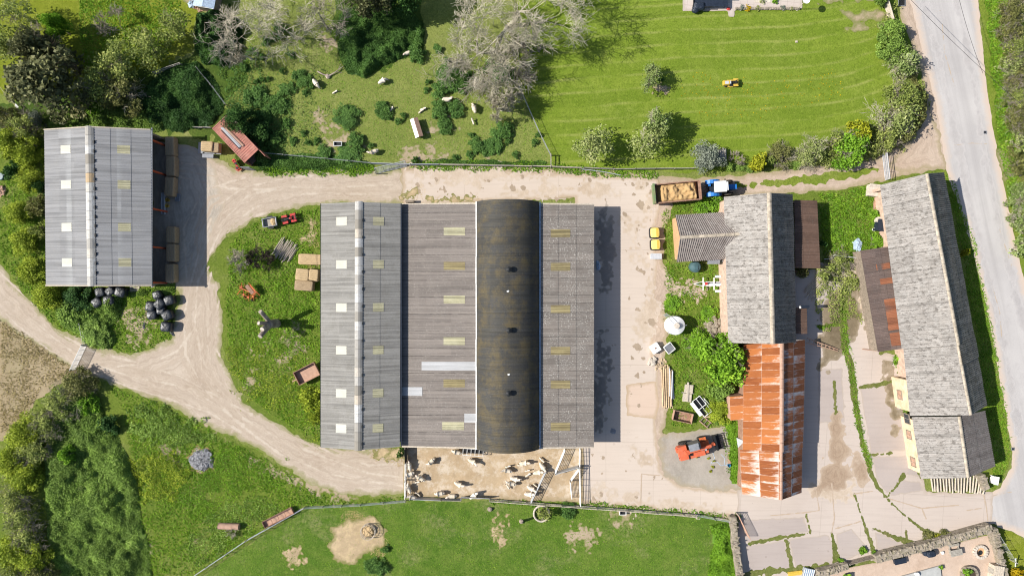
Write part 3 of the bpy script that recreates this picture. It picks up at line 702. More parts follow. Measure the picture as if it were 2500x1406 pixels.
zone('yard', [('p', [(1528, 938), (1602, 930), (1610, 992), (1600, 1022), (1530, 1014)])], 'pad', 'pinkish worn concrete pad by the stacked timber', 'yard', amp=.12, ns=.6, seed=31)
OLDYARD = [(1800, 1195), (1930, 1190), (1930, 660), (2010, 660), (2050, 640), (2115, 655), (2150, 860), (2205, 870), (2210, 1000), (2255, 1175), (2260, 1200), (2400, 1203), (2425, 1200), (2420, 1282), (2370, 1290), (2290, 1318), (2170, 1360), (2070, 1378), (2000, 1390), (1970, 1470), (1812, 1470), (1800, 1262)]
zone('old_yard', [('p', OLDYARD)], 'oldyard', 'old cracked concrete slabs between the rusty barn and the long building', 'yard', amp=.15, ns=.7, seed=32)
SLABS = [[(1997, 900), (2056, 900), (2062, 1030), (1997, 1032)], [(2100, 948), (2190, 932), (2216, 1098), (2126, 1106)], [(2129, 1114), (2228, 1110), (2250, 1163), (2204, 1158), (2166, 1206), (2140, 1170)], [(1822, 1332), (1914, 1318), (1932, 1386), (1818, 1402)], [(1926, 1316), (2026, 1304), (2040, 1378), (1942, 1386)], [(2041, 1302), (2078, 1290), (2124, 1342), (2048, 1372)], [(1814, 1268), (1962, 1262), (1972, 1297), (1822, 1322)], [(2135, 1296), (2205, 1326), (2140, 1348)], [(1998, 640), (2050, 645), (2055, 760), (1998, 785)], [(2185, 1170), (2245, 1176), (2255, 1198), (2170, 1210)]]
zone('worn_slabs', [('p', q) for q in SLABS], 'slabgrey', 'duller mauve-grey slabs of the old concrete yard', 'yard', amp=.12, ns=.6, cell=.18, seed=160)
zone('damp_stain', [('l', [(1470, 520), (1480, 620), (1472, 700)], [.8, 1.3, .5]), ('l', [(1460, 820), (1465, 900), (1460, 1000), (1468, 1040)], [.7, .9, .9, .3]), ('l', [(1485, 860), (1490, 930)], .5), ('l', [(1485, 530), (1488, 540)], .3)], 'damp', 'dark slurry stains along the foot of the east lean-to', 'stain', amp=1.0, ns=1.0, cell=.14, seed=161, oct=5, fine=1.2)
zone('dust_film', [('l', [(1010, 425), (1150, 430), (1330, 432)], [.6, .9, .5]), ('l', [(1560, 450), (1590, 500), (1585, 560)], [.5, .8, .4]), ('l', [(1575, 650), (1585, 740), (1570, 830)], [.5, 1.0, .5]), ('l', [(1535, 540), (1540, 640)], .5), ('l', [(1450, 1205), (1560, 1218), (1700, 1240), (1790, 1250)], [.4, .8, .6, .4]), ('l', [(1540, 1075), (1580, 1120)], .6), ('l', [(1230, 470), (1420, 462), (1500, 470)], [.4, .8, .4]), ('l', [(1990, 1195), (2060, 1205), (2100, 1170)], [.5, 1.1, .5]), ('l', [(2080, 660), (2100, 760)], .6)], 'dustfilm', 'thin tan dust and mud film over the concrete yards', 'dirt', amp=1.3, ns=1.5, cell=.16, seed=180, oct=5, fine=1.4)
spots = [('l', [(x, y), (x + 2, y + 3)], r) for x, y, r in [(rnd.uniform(1520, 1604), rnd.uniform(440, 1000), rnd.choice((.07, .1, .14, .22))) for _ in range(34)] + [(rnd.uniform(1010, 1600), rnd.uniform(428, 490), rnd.choice((.07, .1, .14, .2))) for _ in range(26)] + [(rnd.uniform(1440, 1780), rnd.uniform(1100, 1220), .09) for _ in range(14)] + [(1562, 500, .5), (1590, 785, .5), (1555, 845, .45), (1250, 460, .4), (1275, 457, .35)]]
zone('dung_spots', spots, 'dungspot', 'brown dung and mud spots dotted over the concrete yard', 'stain', amp=.22, ns=.4, cell=.1, seed=162, fine=1.0)
zone('gravel', [('p', [(1615, 1062), (1760, 1040), (1815, 1060), (1815, 1192), (1745, 1196), (1665, 1186), (1622, 1160), (1608, 1110)])], 'gravel', 'grey gravel patch under the orange telehandler', 'gravel', amp=.35, ns=1.0, seed=33)
zone('pen_floor', [('p', [(985, 1085), (1425, 1085), (1425, 1226), (1200, 1218), (985, 1212)])], 'penfloor', 'brown straw-littered floor of the sheep pen', 'pen floor', amp=.12, ns=.7, seed=34)
# mud and moss on the old yard
zone('mud', [('l', [(2040, 1020), (2045, 1090), (2040, 1160), (2005, 1190)], [.4, 1.4, 1.9, .8]), ('l', [(2070, 1100), (2110, 1160)], [.5, .8])], 'mudstain', 'dried mud scraped across the old yard', 'mud', amp=1.2, ns=1.6, seed=35, oct=6)
zone('moss', [('p', [(1998, 760), (2060, 700), (2110, 700), (2110, 760), (2085, 830), (2060, 880), (2020, 900), (1998, 900)])], 'moss', 'brown moss and rubble on the old slabs', 'moss', amp=1.3, ns=1.5, seed=36, oct=6)
zone('moss', [('l', [(2160, 880), (2180, 960), (2190, 1060)], [.5, .9, .4]), ('l', [(2140, 700), (2130, 800)], [.4, .7])], 'moss', 'dark crumbled dirt along the foot of the long building', 'moss', amp=.9, ns=.8, seed=37, oct=6)
# weeds in the slab joints
JOINTS = [([(2058, 760), (2062, 850), (2078, 900), (2090, 1000), (2105, 1080), (2120, 1135), (2138, 1180), (2165, 1215)], [.55, .5, .5, .42, .35, .35, .3, .12]),
          ([(2000, 797), (2035, 793), (2062, 790)], [.3, .35, .4]), ([(2035, 930), (2040, 1010)], [.25, .2]), ([(2100, 945), (2140, 940), (2175, 932)], [.25, .3, .35]),
          ([(2122, 1110), (2175, 1106)], [.18, .2]), ([(2165, 1212), (2195, 1178), (2205, 1160)], [.12, .2, .35]), ([(2160, 1212), (2200, 1250), (2250, 1290), (2290, 1312)], [.1, .12, .3, .7]),
          ([(1830, 1326), (1900, 1312), (1970, 1302)], [.25, .3, .2]), ([(1918, 1315), (1935, 1390)], [.25, .35]), ([(2030, 1300), (2038, 1340), (2045, 1385)], [.1, .4, .6]), ([(2085, 1205), (2105, 1265), (2128, 1330), (2135, 1352)], [.07, .09, .3, .5]),
          ([(2130, 1288), (2180, 1310), (2225, 1325)], [.08, .3, .5]), ([(1967, 1255), (1978, 1300)], [.1, .15]), ([(2210, 1290), (2215, 1325)], [.1, .3]),
          ([(2130, 650), (2150, 860)], [.15, .35]), ([(2190, 920), (2215, 1060), (2245, 1165)], [.12, .15, .12])]
zj = nz()
for i, (pts, w) in enumerate([(p_, [q_ * .9 for q_ in w_]) for p_, w_ in JOINTS]):
    zone('joint_weeds', [('l', pts, w)], 'weed', 'green weeds growing along a joint of the old concrete slabs', 'weeds', amp=.16, ns=.4, cell=.12, seed=60 + i, fine=1.0, z=zj + .0004 * (i % 4), group='weedy slab joints')
CRACKS = [[(1990, 1185), (2000, 1245), (1968, 1250), (1880, 1258)], [(2085, 1205), (2130, 1198)], [(2400, 1200), (2408, 1240), (2412, 1275)], [(2165, 1215), (2250, 1240), (2260, 1265)], [(2250, 1240), (2340, 1232)], [(2038, 1290), (2100, 1272)], [(2360, 1245), (2395, 1240)], [(2030, 1300), (2037, 1262), (2030, 1180)], [(1566, 1156), (1610, 1160)], [(1566, 1156), (1564, 1240)]]
zone('slab_cracks', [('l', c, .075) for c in CRACKS], 'mudstain', 'dark cracks across the old concrete', 'cracks', amp=.05, ns=.4, cell=.08, seed=90)
zone('weedy_edge', [('l', [(1812, 1400), (1870, 1395), (1990, 1385), (2070, 1378)], .35), ('l', [(2070, 1376), (2170, 1352), (2290, 1312), (2420, 1284)], [.3, .35, .3, .5])], 'weed', 'weedy strip at the foot of the garden wall', 'weeds', amp=.45, ns=.7, cell=.18, seed=91)
# bare and littered patches
BARE = [([(780, 290), (800, 310)], 1.0, 'bare', 'bare soil patch in the sheep pasture left of the round nettles'), ([(1000, 375), (1050, 385), (1090, 400)], [.9, 1.5, .6], 'bare', 'bare reddish soil worn at the pasture gate'),
        ([(800, 345), (850, 342), (880, 370)], [.5, .5, .4], 'bare', 'worn soil round the small white feed box'), ([(1060, 325), (1100, 305)], [.5, .7], 'bare', 'bare soil ring round a pasture nettle clump'),
        ([(790, 100), (830, 110)], .5, 'bare', 'scuffed soil beside the dark nettle bank'), ([(1185, 390), (1200, 350)], .3, 'bare', 'scuffed soil near the bare grey tree'),
        ([(720, 1365), (715, 1350)], .9, 'strawsoil', 'small dried patch left of the ring feeder'), ([(1440, 1310), (1400, 1312)], 1.3, 'bare', 'faded dry patch in the bottom field'),
        ([(1210, 1265), (1215, 1310)], .25, 'strawsoil', 'left one of two parallel dried strips in the field'), ([(1232, 1265), (1228, 1320)], .3, 'strawsoil', 'right one of two parallel dried strips in the field'),
        ([(1520, 1255)], 1.3, 'bare', 'worn soil ring round the small feed box in the bottom field'),
        ([(655, 840), (610, 870)], .4, 'bare', 'worn diagonal strip across the grass mound'), ([(730, 850), (690, 880), (660, 905)], [.5, .4, .2], 'bare', 'second worn diagonal strip across the grass mound'), ([(720, 800), (705, 830)], .5, 'bare', 'bare soil behind the dead tree stump'),
        ([(610, 950), (620, 920)], .6, 'bare', 'bare soil where the mound meets the track'), ([(620, 1130), (700, 1165), (850, 1215)], [.3, .5, .9], 'bare', 'crumbling soil bank on the south edge of the track'),
        ([(470, 1005), (560, 1060)], [.5, .5], 'bare', 'dug soil edge above the ash heap'), ([(300, 770), (350, 800), (330, 830)], [1.2, 1.6, .8], 'bare', 'dry bare ground between the two groups of black bales'), ([(400, 1095), (430, 1110)], .6, 'bare', 'dry spot in the rough grass left of the ash heap'),
        ([(480, 1315)], .5, 'strawsoil', 'orange soil spot by the bottom thicket'), ([(360, 1340)], .5, 'bare', 'soil spot inside the bramble thicket'), ([(1640, 705), (1720, 698)], [.6, .3], 'lane', 'upper dirt wheel mark leading to the white implement'), ([(1620, 720), (1720, 715)], [.5, .2], 'lane', 'lower dirt wheel mark leading to the white implement'),
        ([(1620, 222), (1605, 215)], .5, 'bare', 'small scraped spot in the lawn beside the blossom tree')]
for i, (pts, w, m, lab) in enumerate(BARE):
    if len(pts) == 1: pts = [pts[0], (pts[0][0] + 1, pts[0][1])]
    zone('bare_soil', [('l', pts, w)], m, lab, 'bare soil', amp=1.0, ns=.75, cell=.14, seed=100 + i, oct=4, z=zb + .0006 * (i % 4), fine=1.7)
zone('feeding_ground', [('p', [(800, 1330), (815, 1285), (850, 1265), (905, 1255), (945, 1290), (940, 1330), (900, 1355), (850, 1378), (815, 1360)])], 'strawsoil', 'round patch of trampled straw and soil under the ring feeder', 'bare soil', amp=.55, ns=1.1, cell=.18, seed=130, oct=5)
zone('ash_bed', [('p', [(458, 1115), (475, 1092), (505, 1092), (528, 1120), (522, 1145), (495, 1155), (470, 1145)])], 'ash', 'grey ash and char spread under the ash heap', 'ash', amp=.35, ns=.8, cell=.15, seed=131)
zone('straw_spill', [('l', [(985, 485), (1010, 470)], .5), ('l', [(1050, 490), (1150, 488)], .35), ('l', [(930, 1105), (975, 1110)], .7), ('l', [(735, 585), (755, 578)], .3), ('l', [(760, 545), (765, 590)], .25)], 'strawsoil', 'pale straw spilt round the shed doors', 'straw', amp=.7, ns=.6, cell=.14, seed=132, oct=6, kind='stuff')
# garden and patio
zone('patio', [('p', [(1667, -60), (1960, -60), (1958, 22), (1800, 25), (1793, 28), (1793, 42), (1777, 42), (1777, 28), (1667, 28)])], 'paving', 'paved garden terrace at the top edge', 'patio', amp=.05, ns=.8, seed=133)
zone('garden_gravel', [('p', [(1985, 1470), (2000, 1398), (2085, 1382), (2160, 1368), (2290, 1335), (2420, 1303), (2450, 1390), (2470, 1470)])], 'pinkgravel', 'pink gravel of the walled garden', 'gravel', amp=.06, ns=.5, seed=134)
zone('patio', [('p', [(445, -60), (545, -60), (530, 35), (500, 32), (446, 6)])], 'bare', 'trodden ground round the little shed at the top left', 'patio', amp=.1, ns=.8, seed=135)

# ------------------------------------------------------------------ roofs and buildings
def lerp(a, b, t): return a + (b - a) * t
def bil(A, B, C, D, u, v): return lerp(lerp(A, B, u), lerp(D, C, u), v)
def corr(mb, A, B, C, D, pitch=.2, amp=.032, u0=0, u1=1, v0=0, v1=1, off=0.0, rows=3, sheet_w=1.05, seed=0, thick=.03, arc=None, sag=0.0):
    """corrugated sheeting on the quad A,B (eaves) - C,D (ridge); corrugations run from eaves to ridge"""
    A, B, C, D = map(Vector, (A, B, C, D))
    L = ((B - A).length + (C - D).length) / 2; S = ((D - A).length + (C - B).length) / 2
    nrm = (B - A).cross(D - A).normalized()
    if nrm.z < 0: nrm = -nrm
    rr = random.Random(seed); tones = {}
    n = max(4, int(L * (u1 - u0) / pitch * 4))
    vs = [v0 + (v1 - v0) * k / rows for k in range(rows + 1)]
    if mb.uv is None: mb.uv = []
    for k in range(rows):
        va, vb = vs[k], vs[k + 1]
        b = len(mb.v)
        wob = (rr.random() - .5) * .02
        for q, v in ((0, va), (1, vb)):
            for i in range(n + 1):
                u = u0 + (u1 - u0) * i / n
                p = bil(A, B, C, D, u, v)
                o = off + amp * math.sin(u * L / pitch * 2 * math.pi) + (.022 if q == 0 and k > 0 else 0) + (.004 if q == 0 else 0)
                if sag: o += sag * (fbm1(u * L, v * S, seed))
                p = p + nrm * o
                if q == 0 and k > 0: p = p + (A - D).normalized() * .05
                mb.v.append(tuple(p)); mb.uv.append((u * L, v * S))
        for i in range(n):
            key = (int((u0 + (u1 - u0) * i / n) * L / sheet_w), k)
            if key not in tones: tones[key] = rr.random()
            mb.f.append((b + i, b + i + 1, b + n + 2 + i, b + n + 1 + i)); mb.t.append(tones[key])
    return L, S
_fc = {}
def fbm1(x, y, seed):
    return float(fbm(np.array([x]), np.array([y]), 3.0, seed, 2)[0] - .5)
def slope(root, name, A, B, C, D, mat, label=None, **kw):
    mb = MB(); corr(mb, A, B, C, D, **kw)
    o = mb.build(name, MT[mat], root, world=True)
    if label: o['label'] = label
    return o
def patch(parent, root, name, A, B, C, D, mat, uv, label=None, off=.034, **kw):
    mb = MB(); kw.setdefault('rows', 1)
    corr(mb, A, B, C, D, u0=uv[0], u1=uv[1], v0=uv[2], v1=uv[3], off=off, **kw)
    M = (Matrix.Translation(root.location) @ root.rotation_euler.to_matrix().to_4x4()).inverted()
    mb.v = [tuple(M @ Vector(p)) for p in mb.v]
    o = put(name, mb.mesh(name, MT[mat]), parent)
    if label: o['label'] = label
    return o
def down(p, z=0.0): return Vector((p[0], p[1], z))
def wallbox(mb, a, b, za, zb, t=.25, z0=0.0):
    """vertical wall from a to b (xy), top height za at a and zb at b, thickness t centred"""
    a = Vector((a[0], a[1], 0)); b = Vector((b[0], b[1], 0)); d = (b - a).normalized(); n = Vector((-d.y, d.x, 0)) * t / 2
    q = [a - n, b - n, b + n, a + n]; hz = [za, zb, zb, za]
    lo = [(p.x, p.y, z0) for p in q]; hi = [(p.x, p.y, h) for p, h in zip(q, hz)]
    mb.face(lo[::-1]); mb.face(hi)
    for i in range(4):
        j = (i + 1) % 4; mb.face([lo[i], lo[j], hi[j], hi[i]])
def inset(W0, W1, E0, E1, d):
    c = (W0 + W1 + E0 + E1) / 4
    out = []
    for p, qa, qb in ((W0, W1, E0), (W1, W0, E1), (E0, E1, W0), (E1, E0, W1)):
        p2 = p + (qa - p).normalized() * d + (qb - p).normalized() * d
        out.append(Vector((p2.x, p2.y, 0)))
    return out
def gablewall(mb, a, b, ze, r, zr, t=.25):
    """gable wall a -> ridge foot r -> b"""
    wallbox(mb, a, r, ze, zr, t); wallbox(mb, r, b, zr, ze, t)
def ridge(root, a, b, r, mat, parent=None, bits=0, seed=3):
    mb = MB(); a = Vector(a); b = Vector(b); rr = random.Random(seed)
    n = max(2, int((b - a).length / 1.15))
    for i in range(n):
        p = lerp(a, b, i / n); q = lerp(a, b, (i + .97) / n)
        mb.tone = rr.random()
        s = mb; d = (q - p).normalized(); sd = Vector((d.y, -d.x, 0)).normalized()
        h = r * .32 + rr.random() * .015
        prof = [(-r, -r * .26 + .06), (-r * .5, -.0 + .07), (0, h * .6 + .05), (r * .5, -.0 + .07), (r, -r * .26 + .06)]
        for (x0, z0), (x1, z1) in zip(prof, prof[1:]):
            s.face([p + sd * x0 + Vector((0, 0, z0)), q + sd * x0 + Vector((0, 0, z0)), q + sd * x1 + Vector((0, 0, z1)), p + sd * x1 + Vector((0, 0, z1))])
    return mb.build('ridge_cap', MT[mat], root, world=True)

# ---- hay barn (left), open along its east side
def hay_barn():
    ze, zr = 4.45, 6.0
    W0, W1 = P(108, 317, ze), P(112, 697, ze); E0, E1 = P(368, 317, ze), P(371, 697, ze)
    R0, R1 = P(217, 310, zr), P(223, 697.5, zr)
    root = thing('hay_barn', 'grey corrugated hay barn on the left with four white and four yellow rooflights', 'barn', down((W0 + W1 + E0 + E1) / 4))
    sw = slope(root, 'roof', W1, W0, R0, R1, 'fibre', 'pale western roof slope', pitch=.2, rows=3, seed=1)
    se = slope(root, 'roof', E0, E1, R1, R0, 'fibre', 'eastern roof slope with yellowed rooflights', pitch=.2, rows=3, seed=2)
    patch(sw, root, 'pale_sheet_course', W1, W0, R0, R1, 'fibre_pale', (.002, .998, .37, .60), pitch=.2, off=.012)
    patch(se, root, 'pale_sheet_course', E0, E1, R1, R0, 'fibre_pale', (.002, .998, .335, .56), pitch=.2, off=.012)
    for y in (368, 453, 556, 641):
        u = 1 - (y - 317) / 380.0
        patch(sw, root, 'rooflight', W1, W0, R0, R1, 'skylight', (u - .027, u + .027, .37, .59), pitch=.2)
        patch(se, root, 'rooflight', E0, E1, R1, R0, 'skylight_y', (1 - u - .027, 1 - u + .027, .34, .55), pitch=.2)
    rc = ridge(root, R0 + Vector((0, .1, .03)), R1 + Vector((0, -.1, .03)), .55, 'ridge')
    for i in range(15):
        p = lerp(R0, R1, (i + 1.6) / 17.0)
        mb = MB(); mb.box((p.x + .53, p.y, zr - .05), (.18, .40, .14))
        for k in (-.15, 0, .15): mb.box((p.x + .65, p.y + k, zr - .11), (.1, .05, .1))
        mb.build('ridge_vent', MT['black'], root, world=True)
    w0, w1, e0, e1 = inset(W0, W1, E0, E1, .3)
    mb = MB(); wallbox(mb, w0, w1, ze - .2, ze - .2); mb.build('wall', MT['darkcladding'], root, world=True)
    for a, b, r, nm in ((w0, e0, down(R0), 0), (w1, e1, down(R1), 1)):
        mb = MB(); gablewall(mb, a, b, ze - .25, Vector((R0.x, a.y, 0)), zr - .25)
        mb.build('wall', MT['boards'], root, world=True)
    for y in (340, 415, 508, 602, 690):
        q = P(370, y, ze); 
        mb = MB(); mb.box((e0.x + .12, q.y, 2.05), (.24, .06, 4.1)); mb.box((e0.x + .12 - .12, q.y, 2.05), (.03, .2, 4.1)); mb.box((e0.x + .24, q.y, 2.05), (.03, .2, 4.1))
        mb.build('column', MT['steelred'], root, world=True)
    mb = MB(); mb.box((E0.x + .10, (E0.y + E1.y) / 2, ze - .1), (.14, 20.6, .12)); mb.build('gutter', MT['grey'], root, world=True)
    for a, b in ((W0, R0), (R0, E0), (W1, R1), (R1, E1)):
        mb = MB(); d = b - a; mb.tube([a + Vector((0, 0, .05)), b + Vector((0, 0, .05))], .09, 6); mb.build('barge_board', MT['palewood'], root, world=True)
hay_barn()

# ---- the grey portal shed
def portal_shed():
    ze, zr = 3.8, 5.2
    W0, W1 = P(784, 497, ze), P(783, 1092, ze); E0, E1 = P(978, 497, ze), P(976, 1090, ze)
    R0, R1 = P(876, 493.5, zr), P(874.5, 1098, zr)
    root = thing('portal_shed', 'long grey corrugated shed with two rows of small rooflights and a capped ridge', 'shed', down((W0 + W1 + E0 + E1) / 4))
    sw = slope(root, 'roof', W1, W0, R0, R1, 'fibre_ns', pitch=.2, rows=2, seed=4)
    se = slope(root, 'roof', E0, E1, R1, R0, 'fibre_ns', pitch=.2, rows=2, seed=5)
    for y in (542, 646, 750, 853, 957, 1042):
        u = 1 - (y - 497) / 594.0
        patch(sw, root, 'rooflight', W1, W0, R0, R1, 'skylight', (u - .0175, u + .0175, .41, .69), pitch=.2)
        patch(se, root, 'rooflight', E0, E1, R1, R0, 'skylight_y', (1 - u - .0175, 1 - u + .0175, .40, .66), pitch=.2, label='yellow ribbed rooflight')
    ridge(root, R0 + Vector((0, .1, .03)), R1 + Vector((0, -.1, .03)), .5, 'ridge', seed=9)
    for i in range(14):
        p = lerp(R0, R1, (i + 1.05) / 14.4)
        mb = MB(); mb.box((p.x + .48, p.y, zr - .05), (.14, .36, .12))
        for k in (-.12, .12): mb.box((p.x + .57, p.y + k, zr - .11), (.08, .05, .1))
        mb.build('ridge_vent', MT['black'], root, world=True)
    w0, w1, e0, e1 = inset(W0, W1, E0, E1, .3)
    mb = MB(); wallbox(mb, w0, w1, ze - .2, ze - .2); mb.build('wall', MT['darkcladding'], root, world=True)
    for a, b, r in ((w0, e0, R0), (w1, e1, R1)):
        mb = MB(); gablewall(mb, a, b, ze - .25, Vector((r.x, a.y, 0)), zr - .25); mb.build('wall', MT['boards'], root, world=True)
    mb = MB(); wallbox(mb, e0, e1, ze - .2, ze - .2); mb.build('wall', MT['darkcladding'], root, world=True)
    mb = MB(); mb.box((E0.x + .06, (E0.y + E1.y) / 2, ze - .06), (.14, (E0 - E1).length, .14)); mb.build('gutter', MT['navy'], root, world=True)
    mb = MB(); mb.box((W0.x - .05, (E0.y + E1.y) / 2, ze - .08), (.12, (E0 - E1).length, .12)); mb.build('gutter', MT['black'], root, world=True)
portal_shed()

# ---- barrel-roofed dutch barn with a lean-to on either side
def dutch_barn():
    root = thing('dutch_barn', 'black barrel-roofed barn between two brown corrugated lean-tos', 'barn', (0, -.3, 0))
    zc, za = 4.0, 6.4
    yb0, yb1 = P(0, 492, zc).y, P(0, 1096, zc).y
    x0, x1 = P(1164, 0, zc).x, P(1316, 0, zc).x
    # barrel: fine corrugations running over the arch
    half = (x1 - x0) / 2; rise = za - zc; Rr = (half * half + rise * rise) / (2 * rise); cx = (x0 + x1) / 2; cz = za - Rr
    a1 = math.asin(half / Rr); n = 30; L = yb0 - yb1; m = int(L / .1)
    mb = MB(); mb.uv = []; rr = random.Random(5); tn = {}
    for i in range(n + 1):
        a = -a1 + 2 * a1 * i / n
        for j in range(m + 1):
            rad = Rr + (.012 if j % 2 else -.012)
            mb.v.append((cx + rad * math.sin(a), yb0 - L * j / m, cz + rad * math.cos(a))); mb.uv.append((L * j / m, Rr * (a + a1)))
    for i in range(n):
        for j in range(m):
            mb.f.append((i * (m + 1) + j, i * (m + 1) + j + 1, (i + 1) * (m + 1) + j + 1, (i + 1) * (m + 1) + j))
            k = (j * 6 // m * 0 + int(L * j / m / 2.4), i // 8)
            mb.t.append(tn.setdefault(k, rr.random()))
    barrel = mb.build('barrel_roof', MT['barrel'], root, world=True)
    for y, x in ((658, 1243), (806, 1243), (959, 1242)):
        p = P(x, y, za); mb = MB()
        mb.rev([(.30, -.12), (.26, .10), (.20, .16), (.20, .42), (.36, .44), (.36, .50), (.04, .74)], (p.x, p.y, za - .05), 14)
        mb.build('roof_vent', MT['black'], root, world=True)
    # west lean-to
    A, B = P(981, 499, 3.05), P(980, 1089, 3.05); C, D = P(1163, 1090, 3.95), P(1164, 499, 3.95)
    lw = slope(root, 'lean_to_roof', A, B, C, D, 'brownfibre', 'brown western lean-to roof with yellow rooflights', pitch=.19, rows=3, seed=7, sheet_w=1.1)
    for y in (565, 649, 731, 832, 935, 1039):
        u = (y - 499) / 590.0
        xx = (1084, 1136) if y < 1000 else (1081, 1134)
        patch(lw, root, 'rooflight', A, B, C, D, 'skylight_o' if y in (649, 935) else 'skylight_y', (u - .0165, u + .0165, (xx[0] - 981) / 183., (xx[1] - 981) / 183.), pitch=.19)
    for (u, v0, v1) in ((893, .27, .99), (955, .01, .28), (1019, .84, .99)):
        k = (u - 499) / 590.0
        patch(lw, root, 'replacement_sheet', A, B, C, D, 'whitesheet', (k - .018, k + .018, v0, v1), pitch=.19, off=.035, rows=1)
    # east lean-to
    A2, B2 = P(1450, 1091, 3.5), P(1450.5, 499, 3.5); C2, D2 = P(1318, 500, 3.95), P(1318, 1091, 3.95)
    le = slope(root, 'lean_to_roof', A2, B2, C2, D2, 'brownfibre_e', 'lichen-speckled eastern lean-to roof', pitch=.19, rows=3, seed=8, sheet_w=1.1)
    for y in (569, 651, 754, 856, 938, 1041):
        u = 1 - (y - 499) / 592.0
        patch(le, root, 'rooflight', A2, B2, C2, D2, 'skylight_o', (u - .0165, u + .0165, .44, .80), pitch=.19)
    mb = MB(); xg = P(1164, 0, 4.0).x; 
    for i in range(9):
        ya = lerp(yb0, yb1, i / 9); yb = lerp(yb0, yb1, (i + 1) / 9); q = .05 * math.sin(i * 2.1)
        mb.box((xg - .08 + q * .4, (ya + yb) / 2, 4.03), (.15, abs(ya - yb) - .01, .1), rz=q * .02)
    mb.build('gutter', MT['white'], root, world=True)
    mb = MB(); xg = x1 + .12; mb.box((xg, (yb0 + yb1) / 2, 4.0), (.14, L, .1)); mb.build('gutter', MT['bluetarp'], root, world=True)
    # walls and posts
    for pts, mat in ((((A.x + .3, A.y - .3), (B.x + .3, B.y + .3), 2.9, 2.9), 'boards'), (((A2.x - .4, A2.y + .3), (B2.x - .4, B2.y - .3), 2.4, 2.4), 'darkcladding')):
        mb = MB(); wallbox(mb, *pts, t=.2); mb.build('wall', MT[mat], root, world=True)
    for y, s in ((A.y - .35, 1), (B.y + .35, -1)):
        mb = MB(); wallbox(mb, (A.x + .3, y), (x0, y), 2.85, 3.75, .2); wallbox(mb, (x1, y), (A2.x - .4, y), 3.7, 3.3, .2)
        wallbox(mb, (x0, y), (cx - 2.2, y), 3.9, 5.5, .18); wallbox(mb, (cx - 2.2, y), (cx + 2.2, y), 5.5, 5.5, .18); wallbox(mb, (cx + 2.2, y), (x1, y), 5.5, 3.9, .18)
        mb.build('wall', MT['boards'], root, world=True)
    for c, ln, ry in ((((A.x + x0) / 2, A.y + .02, 3.42), x0 - A.x, -.9), (((A.x + x0) / 2, B.y - .02, 3.44), x0 - A.x, -.9), (((A2.x + x1) / 2, B2.y + .02, 3.66), A2.x - x1, .45), (((A2.x + x1) / 2, A2.y - .02, 3.66), A2.x - x1, .45)):
        mb = MB(); mb.box(c, (ln, .2, .16), ry=math.atan2(ry, ln)); mb.build('barge_board', MT['palewood'], root, world=True)
dutch_barn()

